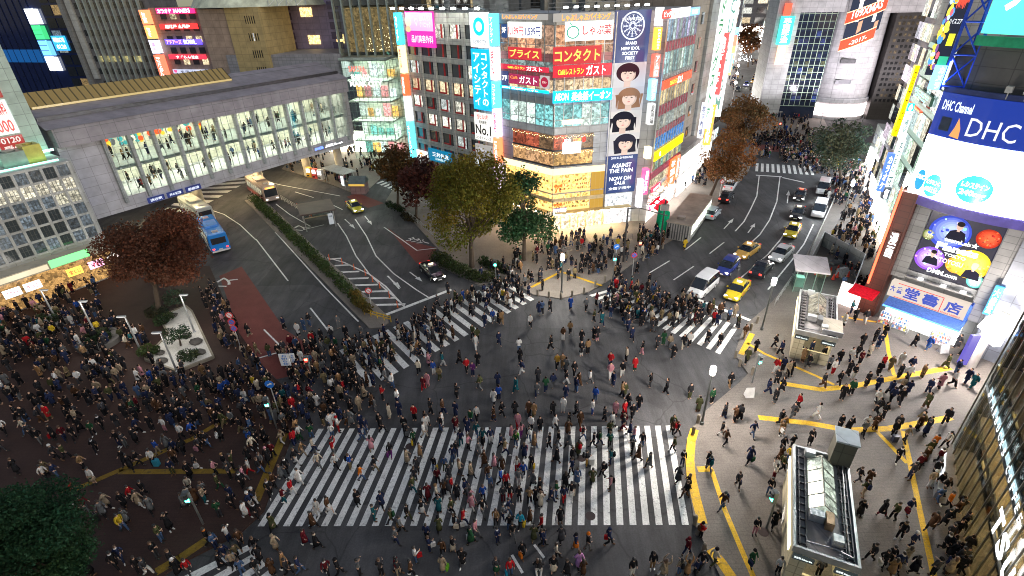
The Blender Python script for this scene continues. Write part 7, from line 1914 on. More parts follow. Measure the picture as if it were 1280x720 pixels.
m.build('posts', M['metal'], t, (.35, .5, .42)); MB().box(.3, 2.5, 1.0, 1.2, 2.55, 2.62).build('lamp', M['glow'], t, (.7, 1, .85, 30)); MB().box(.3, 1.2, 1.2, 2.0, KERB, 1.3).build('ticket_machine', M['paint'], t, (.3, .5, .42))
yd = [(1003, 352), (1062, 372), (1076, 335), (1026, 306)]
pts = [G(*p, KERB) for p in yd]
for i, (a, b_) in enumerate(((pts[0], pts[1]), (pts[1], pts[2]), (pts[2], pts[3]), (pts[3], pts[0]))):
    if i == 0: continue
    m = MB(); d = b_ - a; n = max(2, int(d.length / 1.0))
    for k in range(n):
        p, q = a + d * (k / n), a + d * ((k + .96) / n); s_ = Vector((-d.y, d.x, 0)).normalized() * .04
        m.add([p + s_, q + s_, q - s_, p - s_] + [v + Vector((0, 0, 1.9)) for v in (p + s_, q + s_, q - s_, p - s_)], [(0, 3, 2, 1), (4, 5, 6, 7), (0, 1, 5, 4), (1, 2, 6, 5), (2, 3, 7, 6), (3, 0, 4, 7)])
    o = m.build('hoarding', M['panel'], None, (.62, .64, .66) if i == 1 else (.30, .31, .31)); tag(o, ['', 'white panel hoarding on the pedestrian side of the work yard', 'grey mesh hoarding at the back of the work yard', 'grey hoarding on the road side of the work yard'][i], 'hoarding', 'hoardings round the work yard')
rr = random.Random(2); cone_me = None
for k in range(9):
    u, v = rr.uniform(.15, .85), rr.uniform(.2, .85)
    p = (pts[0].lerp(pts[1], u)).lerp(pts[3].lerp(pts[2], u), v)
    if cone_me is None:
        r0 = empty('traffic_cone'); c0 = MB().lathe([(.2, .03), (.17, .05), (.05, .7), (.02, .71)], 12).build('cone', M['paint'], r0, (.75, .05, .02)); c1 = MB().box(-.22, .22, -.22, .22, 0, .03).build('base', M['rubber'], r0, (.1, .02, .02)); cone_me = (c0.data, c1.data); r = r0
    else:
        r = empty('traffic_cone'); link('cone', cone_me[0], r, (.75, .05, .02)); link('base', cone_me[1], r, (.1, .02, .02))
    r.location = p; tag(r, 'red traffic cone standing inside the fenced work yard', 'traffic cone', 'cones in the work yard')
for i, (u, v, w, hh, c, lab) in enumerate(((.35, .3, 1.6, .9, (.3, .22, .12), 'brown timber stack inside the work yard'), (.7, .5, 1.2, 1.3, (.5, .5, .5), 'white covered machine inside the work yard'), (.5, .75, 1.8, .6, (.2, .2, .2), 'dark pipe rack inside the work yard'))):
    p = (pts[0].lerp(pts[1], u)).lerp(pts[3].lerp(pts[2], u), v); m = MB()
    for k in range(5): m.box(-w / 2, w / 2, -.4 + .17 * k, -.26 + .17 * k, 0, hh * (.6 + .1 * (k % 3)))
    o = m.build(lab.split()[2], M['concrete'], None, c, Matrix.Translation(p) @ Matrix.Rotation(.4, 4, 'Z')); o.name = ['timber_stack', 'covered_machine', 'pipe_rack'][i]; tag(o, lab, ['timber', 'machine', 'rack'][i])
# long container kiosk on the corner
a = G(828, 297); b_ = G(855, 299)
Mx = frame_m(Vector((21.2, 65.2, 0)), Vector((.85, -.52, 0)))
t = empty('container_kiosk', Mx, 'long grey container kiosk with slatted end and lit side windows by the street', 'kiosk')
MB().box(0, 3.2, 0, 12.5, KERB, 2.5).build('body', M['panel'], t, (.42, .40, .38)); MB().box(-.1, 3.3, -.1, 12.6, 2.5, 2.65).build('roof', M['concrete'], t, (.30, .25, .21))
for i in range(9): MB().box(3.2, 3.24, .8 + i * 1.28, 1.8 + i * 1.28, .9, 2.2).build('window', M['window'], t, (.85, 1, .75, 2.0))
m = MB()
for i in range(9): m.box(.1 + i * .34, .25 + i * .34, -.08, -.0, .2, 2.4)
m.build('slats', M['metal'], t, (.12, .12, .12)); MB().box(1.0, 1.9, 1.2, 2.0, 2.65, 3.0).build('roof_unit', M['metal'], t, (.25, .22, .2))
for i, (px, py) in enumerate(((818, 291), (822, 296))):
    p = ground_at(px, py); o = MB().add([(0, 0, 0), (1.2, 0, 0), (1.2, .05, 0), (0, .05, 0), (.2, 0, 4.2), (1.3, 0, 3.6), (1.3, .05, 3.6), (.2, .05, 4.2)], [(0, 3, 2, 1), (4, 5, 6, 7), (0, 1, 5, 4), (1, 2, 6, 5), (2, 3, 7, 6), (3, 0, 4, 7)]).build('banner_flag', M['cloth'], None, (.01, .30, .14), Matrix.Translation(p)); tag(o, ['green banner flag by the kiosk, the left one', 'green banner flag by the kiosk, the right one'][i], 'banner', 'green flags by the kiosk')
# bus shelter on the median and kiosks beyond the road
def shelter(A, B, h, depth, roofc, label, lit=False, name='bus_shelter'):
    a, b = G(*A), G(*B); L = (b - a).length; t = empty(name, frame_m(a, b - a), label, 'shelter', 'bus shelters')
    MB().box(-.3, L + .3, -.3, depth + .3, h, h + .18).build('roof', M['panel'], t, roofc)
    for x in (.1, L - .1):
        for y in (.1, depth - .1): MB().tube((x, y, 0), (x, y, h), .07).build('post', M['metal'], t, (.5, .5, .5))
    MB().box(.4, L - .4, depth - .5, depth - .15, .45, .52).build('bench', M['paint'], t, (.4, .3, .2)); MB().box(.2, L - .2, depth - .08, depth - .04, .3, h - .3).build('glass_wall', M['pane'], t, (1, 1, 1))
    b2 = MB().box(L - .95, L - .25, -.05, .05, .5, 2.2).build('poster_case', M['glow'], t, (.8, .85, .88, 1.3 if lit else .3)); letters('時刻表', b2, L - .85, L - .35, 1.6, 1.9, -.07, (.1, .1, .2), .2)
    return t
shelter((383, 290), (421, 283), 2.6, 4.6, (.09, .065, .06), 'dark roofed bus shelter on the median beside the yellow taxi')
shelter((408, 228), (432, 236), 2.6, 2.2, (.45, .47, .45), 'pale bus shelter with a lit poster case on the far pavement', True)
a = G(439, 243); t = empty('police_box', frame_m(a, G(458, 243) - a), 'small pink kiosk with grey pitched roof at the far kerb', 'kiosk')
MB().box(0, 2.6, 0, 2.0, 0, 1.9).build('body', M['smallpanel'], t, (.33, .22, .22)); MB().add([(-.2, -.2, 1.95), (2.8, -.2, 1.95), (2.8, 2.2, 1.95), (-.2, 2.2, 1.95), (-.2, 1.0, 3.0), (2.8, 1.0, 3.0)], [(0, 1, 5, 4), (2, 3, 4, 5), (0, 4, 3), (1, 2, 5), (0, 3, 2, 1)]).build('roof', M['metal'], t, (.18, .22, .21)); MB().box(-.1, 2.7, -.25, -.21, 1.55, 1.9).build('fascia', M['glow'], t, (.8, .5, .1, .6))
for i, (px, c, lab) in enumerate(((388, (.75, .45, .05), 'yellow vending machine on the far pavement under the bridge'), (395, (.65, .06, .05), 'red vending machine on the far pavement under the bridge'), (402, (.55, .55, .58), 'silver vending machine on the far pavement under the bridge'))):
    p = ground_at(px, 221 + i * 1.5); t = empty('vending_machine', Matrix.Translation(p) @ Matrix.Rotation(-.3, 4, 'Z'), lab, 'vending machine', 'vending machines')
    MB().box(-.5, .5, -.35, .35, 0, 1.85).build('body', M['paint'], t, c); MB().box(-.42, .42, -.38, -.352, .9, 1.7).build('display', M['window'], t, (1, .95, .9, 1.5)); MB().box(-.4, .1, -.38, -.352, .2, .45).build('tray', M['glass_dark'], t, (.03, .03, .03))

# ------------------------------------------------------------------ trees and planting
def leaf_cloud(blobs, n, size, seed, flat_=.5, dark=.55):
    """small leaf sprays spread through the volume of uneven clumps"""
    rr = np.random.default_rng(seed)
    w = np.array([b[3] ** 2 for b in blobs]); w = w / w.sum()
    idx = rr.choice(len(blobs), n, p=w)
    B = np.array(blobs)
    d = rr.normal(size=(n, 3)); d /= np.linalg.norm(d, axis=1)[:, None]
    r = rr.uniform(.3, 1.05, n) ** .6 + np.where(rr.random(n) < .10, rr.uniform(0, .4, n), 0)
    P = B[idx, :3] + d * (B[idx, 3] * r)[:, None] * np.array([1, 1, .8])
    s = rr.uniform(.6, 1.35, n) * size
    u = rr.normal(size=(n, 3)); u /= np.linalg.norm(u, axis=1)[:, None]
    v = np.cross(u, rr.normal(size=(n, 3))); v /= np.linalg.norm(v, axis=1)[:, None]
    V = np.empty((n, 4, 3))
    V[:, 0] = P - u * s[:, None]; V[:, 1] = P + v * s[:, None] * .55; V[:, 2] = P + u * s[:, None]; V[:, 3] = P - v * s[:, None] * .55
    tint = rr.uniform(dark, 1.35, n) * rr.uniform(.75, 1.25, len(blobs))[idx]
    hue = rr.normal(0, .12, n) + rr.normal(0, .10, len(blobs))[idx]
    C = np.stack([tint * (1 + hue), tint, tint * (1 - .5 * hue), np.ones(n)], axis=1).clip(0, 3)
    me = bpy.data.meshes.new('crown')
    me.from_pydata(V.reshape(-1, 3).tolist(), [], np.arange(4 * n).reshape(n, 4).tolist())
    at = me.attributes.new('Col', 'FLOAT_COLOR', 'CORNER'); at.data.foreach_set('color', np.repeat(C, 4, axis=0).astype(np.float32).ravel())
    me.materials.append(M['leaf'])
    return me
def tree(base, rect, color, label, seed, n=6000, leaf=.26, trunk=.22, name='street_tree', z0=None, sparse=1.0):
    F = Fac(base, 90); F.o.z = 0
    xm, ym = (rect[0] + rect[2]) / 2, (rect[1] + rect[3]) / 2
    sA, sB, zA, zB = F.at(rect[0], ym)[0], F.at(rect[2], ym)[0], F.at(xm, rect[3])[1], F.at(xm, rect[1])[1]
    sA, sB = sA + (sB - sA) * .06, sB - (sB - sA) * .06
    W, c, h0, h1 = (sB - sA) / 2, (sA + sB) / 2, max(zA, 1.2), zB
    rr = random.Random(seed)
    z_ = zat(*base) if z0 is None else z0
    r = empty(name, Matrix.Translation((F.o.x, F.o.y, 0)), label, 'tree')
    tr = MB(); cz = (h0 + h1) / 2; H = (h1 - h0) / 2
    top = Vector((c * .7, 0, h0 + H * .9)); b = Vector((0, 0, z_)); mid = b.lerp(top, .45) + Vector((rr.uniform(-.2, .2), rr.uniform(-.2, .2), 0))
    tr.tube(b - Vector((0, 0, .1)), mid, trunk * 1.25, trunk, 9); tr.tube(mid, top, trunk, trunk * .5, 8)
    blobs = []
    nb = 24
    for k in range(nb):
        a = 2 * PI * k * .382 * 1.618 + rr.uniform(-.3, .3); q = math.sqrt((k + .5) / nb); zz = rr.uniform(-.75, .85)
        rad = math.sqrt(max(.1, 1 - zz * zz * .8))
        p = Vector((c + W * .80 * q * rad * math.cos(a), W * .72 * q * rad * math.sin(a), cz + H * .72 * zz))
        blobs.append((p.x, p.y, p.z, (W * .30 + H * .10) * rr.uniform(.5, 1.2)))
        st = mid.lerp(top, rr.uniform(0, 1)); kn = st.lerp(p, .5) + Vector((0, 0, rr.uniform(.1, .6)))
        tr.tube(st, kn, trunk * .38, trunk * .25, 6); tr.tube(kn, p, trunk * .25, trunk * .08, 5)
    tr.build('trunk', M['bark'], r)
    link('crown', leaf_cloud(blobs, int(n * sparse), leaf, seed), r, color)
    return r
tree((200, 395), (124, 258, 264, 372), (.135, .052, .030), 'broad dark red tree over the station plaza at left', 1, 27000, .145)
tree((497, 262), (463, 173, 526, 250), (.11, .062, .022), 'thin brown tree nearest the far kiosk beside the office block', 2, 3600, .26, .16, sparse=.8)
tree((520, 274), (493, 192, 562, 282), (.095, .032, .024), 'dark crimson tree behind the yellow green tree', 3, 4200, .26, .16)
tree((590, 335), (515, 184, 670, 336), (.150, .135, .018), 'large yellow green autumn tree on the corner island', 4, 24000, .16, .28)
tree((655, 326), (612, 198, 698, 328), (.030, .072, .028), 'dense dark green tree beside the golden shop windows', 5, 8000, .19, .22)
tree((885, 252), (872, 163, 950, 236), (.22, .10, .035), 'orange autumn tree by the container kiosk', 6, 5200, .19, .2)
tree((925, 207), (893, 115, 972, 182), (.18, .085, .032), 'orange brown tree further up the street', 7, 4800, .24, .2)
tree((1050, 232), (1010, 138, 1092, 218), (.075, .095, .060), 'grey green tree in front of the cylinder store', 8, 5200, .22, .2)
tree((935, 84), (918, 20, 954, 74), (.14, .055, .02), 'brown tree among the lights high up the street', 9, 2200, .5, .3)
tree((42, 800), (-48, 588, 98, 760), (.018, .055, .024), 'big dark green tree cut by the lower left corner', 10, 42000, .075, .3)
m = MB(); rr = random.Random(3)
def hedge(path, w, h, color, label, seed, n, leaf=.13, name='hedge', z=KERB):
    P = [G(*p).to_2d() for p in path]; blobs = []; rr = random.Random(seed)
    for a, b in zip(P[:-1], P[1:]):
        k = max(2, int((b - a).length / (w * .55)))
        for i in range(k):
            q = a.lerp(b, i / k); blobs.append((q.x + rr.uniform(-.15, .15), q.y + rr.uniform(-.15, .15), z + h * .5 * rr.uniform(.8, 1.15), w * .55 * rr.uniform(.8, 1.1)))
    o = link(name, leaf_cloud(blobs, n, leaf, seed), None, color); tag(o, label, 'hedge'); return o
hedge([(318, 252), (352, 285), (392, 324), (430, 362), (456, 390)], 1.5, 1.3, (.055, .085, .025), 'long clipped green hedge on the narrow median', 41, 8000)
hedge([(444, 376), (456, 392), (464, 399)], 1.3, 2.0, (.12, .09, .02), 'yellowing bush at the near tip of the median', 42, 1500)
hedge([(548, 325), (572, 340), (600, 352), (625, 348)], 2.0, .8, (.045, .065, .022), 'low hedge along the corner island below the yellow green tree', 43, 4000)
hedge([(605, 330), (640, 345)], 1.6, .7, (.03, .05, .02), 'dark shrubs at the foot of the dark green tree', 44, 1500)
hedge([(487, 258), (505, 268)], 1.2, 1.0, (.03, .05, .02), 'small dark hedge under the thin brown tree', 45, 700)
hedge([(505, 272), (522, 280)], 1.2, .7, (.05, .04, .02), 'brown shrub bed under the crimson tree', 46, 700)
# raked gravel garden on the plaza
bulbs = MB(); rr = random.Random(9); c9 = G(935, 84)
for _ in range(45): bulbs.ball((c9.x - 4 + rr.gauss(0, 1.8), c9.y - 6, 3 + abs(rr.gauss(0, 3.2))), .13, 4)
tag(bulbs.build('decorated_tree_lights', M['glow'], None, (.9, .95, 1, 4.0)), 'cluster of white festive lights far up the street', 'lights', kind='stuff')
gp = [(183, 452), (222, 467), (268, 449), (241, 392), (233, 385), (200, 400), (212, 420)]
poly = [(G(*p).x, G(*p).y) for p in gp]
o = MB().prism(poly, .05, .32).build('garden_bed', M['sand']); tag(o, 'pale triangular gravel garden bed on the dark plaza', 'garden')
m = MB()
for i in range(len(poly)):
    a, b = Vector((*poly[i], 0)), Vector((*poly[(i + 1) % len(poly)], 0)); d = (b - a).normalized(); s_ = Vector((d.y, -d.x, 0)) * .09
    m.add([a + s_, b + s_, b - s_, a - s_] + [v + Vector((0, 0, .40)) for v in (a + s_, b + s_, b - s_, a - s_)], [(0, 3, 2, 1), (4, 5, 6, 7), (0, 1, 5, 4), (1, 2, 6, 5), (2, 3, 7, 6), (3, 0, 4, 7)])
m.build('kerb', M['concrete'], o, (.30, .26, .2))
rr = random.Random(6)
GLAB = ['small clipped pine on the left of the gravel garden', 'largest spreading pine in the middle of the gravel garden', 'low dark shrub at the near tip of the gravel garden', 'low shrub at the left corner of the gravel garden', 'pale shrub at the far end of the gravel garden', 'flat dark shrub at the upper left of the gravel garden']
for i, (px, py, w, h, col) in enumerate(((207, 405, 1.5, .9, (.03, .05, .02)), (226, 432, 1.9, 1.8, (.022, .05, .022)), (238, 452, 1.5, 1.0, (.035, .05, .022)), (188, 444, 1.5, .7, (.05, .07, .02)), (222, 385, 1.6, 1.9, (.06, .09, .055)), (198, 395, 1.7, .8, (.04, .045, .025)))):
    p = G(px, py, .32); r = empty('garden_shrub', Matrix.Translation(p), GLAB[i], 'shrub', 'garden shrubs')
    t = MB(); t.tube((0, 0, 0), (.15, 0, h * .5), .10, .06, 7); t.tube((.15, 0, h * .5), (-.1, .1, h), .06, .03, 6); bl = []
    for k in range(6): a = k * 1.05; q = (w * .45 * math.cos(a), w * .35 * math.sin(a), h * rr.uniform(.5, 1.0)); bl.append((*q, w * .30)); t.tube((.1, 0, h * .45), q, .04, .015, 5)
    t.build('trunk', M['bark'], r); link('crown', leaf_cloud(bl, 900, .10, 60 + i), r, col)
for i, (px, py, s) in enumerate(((200, 441, .35), (202, 451, .42), (233, 420, .4), (245, 427, .5), (249, 440, .45), (216, 394, .4))):
    m = MB(); m.ball((0, 0, 0), s, 7, 1.3, 1.0, .7); 
    for k, v in enumerate(m.v): m.v[k] = tuple(c * rr.uniform(.82, 1.15) for c in v)
    o = m.build('garden_rock', M['concrete'], None, (.11, .10, .09), Matrix.Translation(G(px, py, .34 + s * .3))); tag(o, ['small dark rock behind the near left corner of the gravel garden', 'rounded rock on the open gravel at the near left edge', 'dark rock beside the middle pine of the gravel garden', 'largest rock right of the middle pine', 'dark rock on the right edge of the gravel garden', 'rock at the far end of the gravel garden'][i], 'rock', 'garden rocks')
for i, (px, py) in enumerate(((125, 428), (62, 405))):
    p = ground_at(px, py); r = empty('round_planter', Matrix.Translation(p), ['round stone planter of shrubs left of the gravel garden', 'dark round planter among the crowd at far left'][i], 'planter', 'round planters')
    MB().lathe([(2.0, 0), (2.0, .5), (1.7, .52), (1.7, .42), (.05, .42)], 26).build('rim', M['concrete'], r, (.14, .13, .12)); link('shrubs', leaf_cloud([(x * .8, y * .8, .7, .6) for x, y in ((0, 0), (1, 0), (-1, 0), (0, 1), (0, -1))], 1300, .12, 70 + i), r, (.03, .045, .02))

# ------------------------------------------------------------------ vehicles
M['lens'] = M['glow']
def loft(m, secs, close=True):
    n = len(secs[0]); k0 = len(m.v); vs = [p for s in secs for p in s]
    fs = []
    for i in range(len(secs) - 1):
        for j in range(n): fs.append((i * n + j, (i + 1) * n + j, (i + 1) * n + (j + 1) % n, i * n + (j + 1) % n))
    if close: fs += [tuple(range(n)), tuple(range((len(secs) - 1) * n, len(secs) * n))[::-1]]
    return m.add(vs, fs)
def sec(y, zb, zt, wb, wt, r=.12):
    """rounded cross-section of a body shell at length y"""
    return [(-wb, y, zb + .05), (-wb * .96, y, zb), (wb * .96, y, zb), (wb, y, zb + .05), (wb, y, (zb + zt) / 2), (wt, y, zt - r), (wt - r, y, zt), (-wt + r, y, zt), (-wt, y, zt - r), (-wb, y, (zb + zt) / 2)]
def wheel_set(r, y0, y1, w, rad):
    for y in (y0, y1):
        for sx_ in (-1, 1):
            t = MB().tube((sx_ * (w - .2), y, rad), (sx_ * w, y, rad), rad, rad, 18).build('wheel', M['rubber'], r, (.02, .02, .02)); MB().tube((sx_ * (w - .02), y, rad), (sx_ * (w + .012), y, rad), rad * .62, rad * .55, 14).build('rim', M['metal'], t, (.5, .5, .5))
def lights(r, yf, yb, w, z, hl=6.0, tl=1.6, zr=None):
    for sx_ in (-1, 1):
        MB().box(sx_ * w - .17, sx_ * w + .17, yf - .03, yf + .06, z - .08, z + .08).build('headlight', M['lens'], r, (1, .97, .90, hl)); MB().box(sx_ * w - .14, sx_ * w + .14, yb - .05, yb + .03, (zr or z) - .09, (zr or z) + .09).build('taillight', M['lens'], r, (1, .03, .02, tl))
def car(a, b, kind, color, label, hl=6.0, tl=1.0, stripe=None, roofsign=None, rack=False):
    """a is the tail and b the nose, both on the road in the picture"""
    p, q = G(*a), G(*b); c = (p + q) / 2; d = q - p
    r = empty({'taxi': 'taxi', 'van': 'van'}.get(kind, 'parked_car' if hl == 0 else 'car'), Matrix.Translation((c.x, c.y, .012)) @ Matrix.Rotation(math.atan2(-d.x, d.y), 4, 'Z'), label, {'taxi': 'taxi', 'van': 'van'}.get(kind, 'car'), 'vehicles on the roads')
    if kind in ('sedan', 'taxi'):
        L, w = 4.6, .84
        loft(m := MB(), [sec(-2.3, .30, .72, .70, .62), sec(-2.2, .22, .92, .80, .72), sec(-1.5, .2, .98, w, .78), sec(0, .2, .95, w, .80), sec(1.1, .2, .93, w, .79), sec(1.95, .22, .82, .81, .70), sec(2.25, .26, .72, .76, .62), sec(2.33, .34, .6, .68, .55)])
        g = [sec(-1.55, .90, .98, .74, .70, .03), sec(-1.0, .90, 1.36, .74, .58, .06), sec(-.2, .90, 1.43, .75, .60, .07), sec(.45, .90, 1.38, .74, .58, .06), sec(1.2, .88, .95, .74, .70, .03)]
        rf = (-1.0, .42, 1.36, .55)
    elif kind == 'hatch':
        L, w = 4.2, .84
        loft(m := MB(), [sec(-2.05, .30, .80, .72, .66), sec(-1.95, .22, 1.0, .80, .74), sec(-1.0, .2, 1.0, w, .79), sec(.9, .2, .98, w, .78), sec(1.6, .22, .86, .81, .70), sec(2.0, .28, .72, .74, .6), sec(2.08, .36, .6, .66, .52)])
        g = [sec(-1.98, .96, 1.08, .74, .70, .03), sec(-1.6, .95, 1.46, .74, .60, .07), sec(-.3, .95, 1.54, .75, .62, .07), sec(.4, .95, 1.46, .74, .60, .06), sec(1.2, .93, 1.0, .74, .70, .03)]
        rf = (-1.6, .35, 1.45, .57)
    else:
        L, w = 4.8, .90
        loft(m := MB(), [sec(-2.4, .32, 1.0, .84, .80), sec(-2.35, .25, 1.1, .88, .84), sec(1.2, .22, 1.1, w, .85), sec(1.9, .24, 1.0, .87, .78), sec(2.35, .30, .82, .80, .68), sec(2.42, .4, .65, .72, .58)])
        g = [sec(-2.38, 1.08, 1.2, .84, .82, .03), sec(-2.25, 1.08, 1.88, .85, .74, .08), sec(.2, 1.08, 1.96, .86, .76, .08), sec(.9, 1.08, 1.84, .85, .72, .07), sec(1.75, 1.04, 1.12, .82, .76, .03)]
        rf = (-2.2, .75, 1.86, .70)
    m.build('body', M['car'], r, color, smooth=False)
    loft(MB(), g).build('windows', M['glass_dark'], r, (.02, .025, .03)) if False else loft_build(g, r)
    y0, y1, zr, wr = rf
    top = MB(); loft(top, [sec(y, zr - .02 + dz, zr + .05 + dz + .02, wr + .07, wr + .02, .04) for y, dz in ((y0, .0), ((y0 + y1) / 2, .08), (y1, .0))]); top.build('roof', M['car'], r, color)
    pl = MB()
    for sx_ in (-1, 1):
        for y in ((y0 + y1) / 2, y0 + .1, y1 - .05): pl.add([(sx_ * .755, y - .04, .93), (sx_ * .755, y + .04, .93), (sx_ * (wr + .06), y + .04, zr + .02), (sx_ * (wr + .06), y - .04, zr + .02)], [(0, 1, 2, 3)])
    pl.build('pillars', M['car'], r, color)
    wheel_set(r, -1.4 if L > 4.4 else -1.25, 1.4 if L > 4.4 else 1.25, w + .01, .31)
    lights(r, 2.22 if L > 4.4 else 1.98, -L / 2 + .03, .56, .64, hl, tl, .82)
    MB().box(-.22, .22, L / 2 - .0, L / 2 + .05, .38, .5).build('licence_plate', M['paint'], r, (.7, .7, .68)); MB().box(-.75, .75, L / 2 - .16, L / 2 - .02, .28, .40).build('bumper', M['paint'], r, (.06, .06, .06))
    for sx_ in (-1, 1): MB().box(sx_ * .92 - .08, sx_ * .92 + .08, .72, .86, .95, 1.08).build('mirror', M['car'], r, color)
    if stripe: MB().box(-.855, .855, -1.4, 1.2, .62, .70).build('stripe', M['paint'], r, stripe)
    if kind == 'taxi': 
        b2 = MB().prism([(-.3, -.1), (.3, -.1), (.22, .1), (-.22, .1)], 1.5, 1.66).build('roof_sign', M['glow'], r, (*(roofsign or (1, .9, .6)), 1.6))
    if hl > 0:
        for sx_ in (-.5, .5):
            l = bpy.data.lights.new('headlamp_beam', 'SPOT'); l.energy = 60; l.spot_size = math.radians(60); l.spot_blend = .8; l.color = (1, .95, .85); l.shadow_soft_size = .08
            o = bpy.data.objects.new('headlamp_beam', l); COL.objects.link(o); o.parent = r; o.location = (sx_, L / 2 + .12, .68); o.rotation_euler = (math.radians(78), 0, 0)
    return r
def loft_build(g, r):
    m = MB(); loft(m, g); return m.build('windows', M['glass_dark'], r, (.018, .022, .028))
YT = (.55, .42, .02)
car((886, 356), (869, 371), 'van', (.62, .62, .63), 'white compact van leading at the stop line of the right road', 5)
car((930, 356), (911, 379), 'taxi', YT, 'yellow taxi with dark red stripe waiting at the stop line', 6, stripe=(.3, .03, .03))
car((917, 330), (900, 347), 'hatch', (.03, .045, .22), 'blue hatchback with white roof behind the white van', 6)
car((943, 311), (923, 325), 'taxi', (.62, .36, .08), 'orange beige taxi behind the blue hatchback', 3)
car((941, 351), (960, 331), 'sedan', (.02, .02, .025), 'black sedan with red tail lights beside the yellow taxi', 0, 3)
car((985, 313), (966, 330), 'sedan', (.68, .68, .69), 'white sedan with bright headlights in the right lane', 8)
car((995, 283), (984, 302), 'taxi', YT, 'bright yellow taxi behind the white sedan', 7, stripe=(.55, .05, .03))
car((1000, 262), (992, 279), 'taxi', (.02, .02, .022), 'black taxi with headlights on, just behind the bright yellow taxi', 7)
car((1002, 240), (996, 256), 'taxi', (.022, .02, .02), 'black taxi with reddish roof, furthest back in the lane', 6, roofsign=(1, .15, .08))
car((1027, 257), (1018, 279), 'van', (.62, .62, .64), 'nearer of two large white vans beside the kerb', 1.5)
car((1031, 230), (1024, 250), 'van', (.60, .60, .62), 'farther of two large white vans beside the kerb', 1.5)
car((882, 278), (897, 263), 'hatch', (.42, .47, .52), 'silver blue hatchback driving away by the container kiosk', 0, 1.2)
car((901, 258), (913, 243), 'hatch', (.02, .02, .022), 'black car with red tail lights ahead of the silver hatchback', 0, 4)
car((907, 243), (917, 228), 'sedan', (.62, .62, .64), 'white car by the kerb under the orange tree', 0, .6)
car((435, 254), (453, 271), 'taxi', (.45, .42, .03), 'olive yellow taxi with headlights on the left road', 9, stripe=(.5, .5, .5))
car((529, 333), (553, 356), 'taxi', (.018, .018, .02), 'black taxi with white headlights entering the crossing at left', 7)
for i, (a, b, c, hl, tl, lab) in enumerate((((921, 97), (917, 104), (.02, .02, .02), 0, 4, 'dark car with red tail lights far up the street, left'), ((924, 110), (920, 118), (.02, .02, .02), 0, 4, 'dark car with red tail lights just above the orange tree'), ((943, 100), (940, 107), (.5, .3, .05), 5, 1, 'distant taxi with orange glow far up the street'), ((934, 104), (931, 111), (.1, .1, .3), 6, 1, 'distant dark blue car with headlights far up the street'))):
    car(a, b, 'sedan', c, lab, hl, tl)
def bus(a, b, color, label, W=2.4, L=10.2, H=2.95, rear=True, stripe=None, dest=None, art=None):
    p, q = G(*a), G(*b); c = (p + q) / 2; d = q - p
    r = empty('bus', Matrix.Translation((c.x, c.y, .012)) @ Matrix.Rotation(math.atan2(-d.x, d.y), 4, 'Z'), label, 'bus', 'buses on the left road')
    w = W / 2; y0, y1 = -L / 2, L / 2
    m = MB(); loft(m, [sec(y0, .45, H - .15, w - .1, w - .16, .18), sec(y0 + .12, .35, H, w, w - .06, .2), sec(y1 - .25, .35, H, w, w - .06, .2), sec(y1, .45, H - .2, w - .1, w - .16, .18)]); m.build('body', M['car'], r, color)
    MB().box(-w - .012, w + .012, y0 + 1.0, y1 - .8, 1.35, 2.30).build('side_windows', M['window'], r, (.9, .85, .6, .30)); 
    mm = MB()
    for i in range(8):
        y = y0 + 1.0 + i * (L - 1.8) / 7; mm.box(-w - .02, w + .02, y - .05, y + .05, 1.33, 2.32)
    mm.build('window_pillars', M['paint'], r, (.05, .05, .05))
    MB().box(-w + .18, w - .18, y1 - .05, y1 + .02, 1.15, 2.45).build('windscreen', M['glass_dark'], r, (.03, .035, .04)); MB().box(-w + .3, w - .3, y0 - .02, y0 + .05, 1.5, 2.35).build('rear_window', M['glass_dark'], r, (.03, .03, .035))
    MB().box(-.8, .8, -1.5, 1.0, H, H + .25).build('roof_unit', M['panel'], r, tuple(min(.7, c_ * 1.1 + .05) for c_ in color)); 
    for y in (-3.4, 3.0): MB().box(-.35, .35, y - .35, y + .35, H, H + .08).build('roof_hatch', M['panel'], r, (.4, .4, .4))
    wheel_set(r, y0 + 2.4, y1 - 2.4, w + .005, .48)
    lights(r, y1 - .02, y0 + .02, w - .35, .75, 2.0 if not rear else .0, 3.5 if rear else .6, .85)
    b2 = MB().box(-.75, .75, y1 - .03, y1 + .035, 2.5, 2.78).build('destination_sign', M['glow'], r, (.9, .35, .05, 1.6)); letters('渋谷駅', b2, -.5, .5, 2.56, 2.72, 0, (1, .8, .3), 2)
    for v in b2.children[0].data.vertices: v.co = Vector((-v.co.x, y1 + .045, v.co.z))
    MB().box(-w + .1, w - .1, y0 - .05, y0 + .1, .38, .6).build('bumper', M['paint'], r, (.6, .6, .6)); MB().box(-.25, .25, y0 - .06, y0 - .0, .65, .8).build('licence_plate', M['paint'], r, (.6, .62, .55))
    if stripe: MB().box(-w - .011, w + .011, y0 + .3, y1 - .3, .5, 1.0).build('stripe', M['paint'], r, stripe)
    return r
bus((288, 332), (255, 281), (.02, .20, .62), 'bright blue bus seen from behind on the left road', L=8.6, stripe=(.6, .6, .62))
bus((277, 293), (225, 255), (.46, .48, .45), 'pale grey green bus ahead of the blue bus', stripe=(.2, .1, .25), L=9.0)
bus((310, 231), (352, 261), (.42, .33, .28), 'bus with cream roof and dark red sides waiting by the median', rear=False, stripe=(.25, .03, .03), L=9.6)

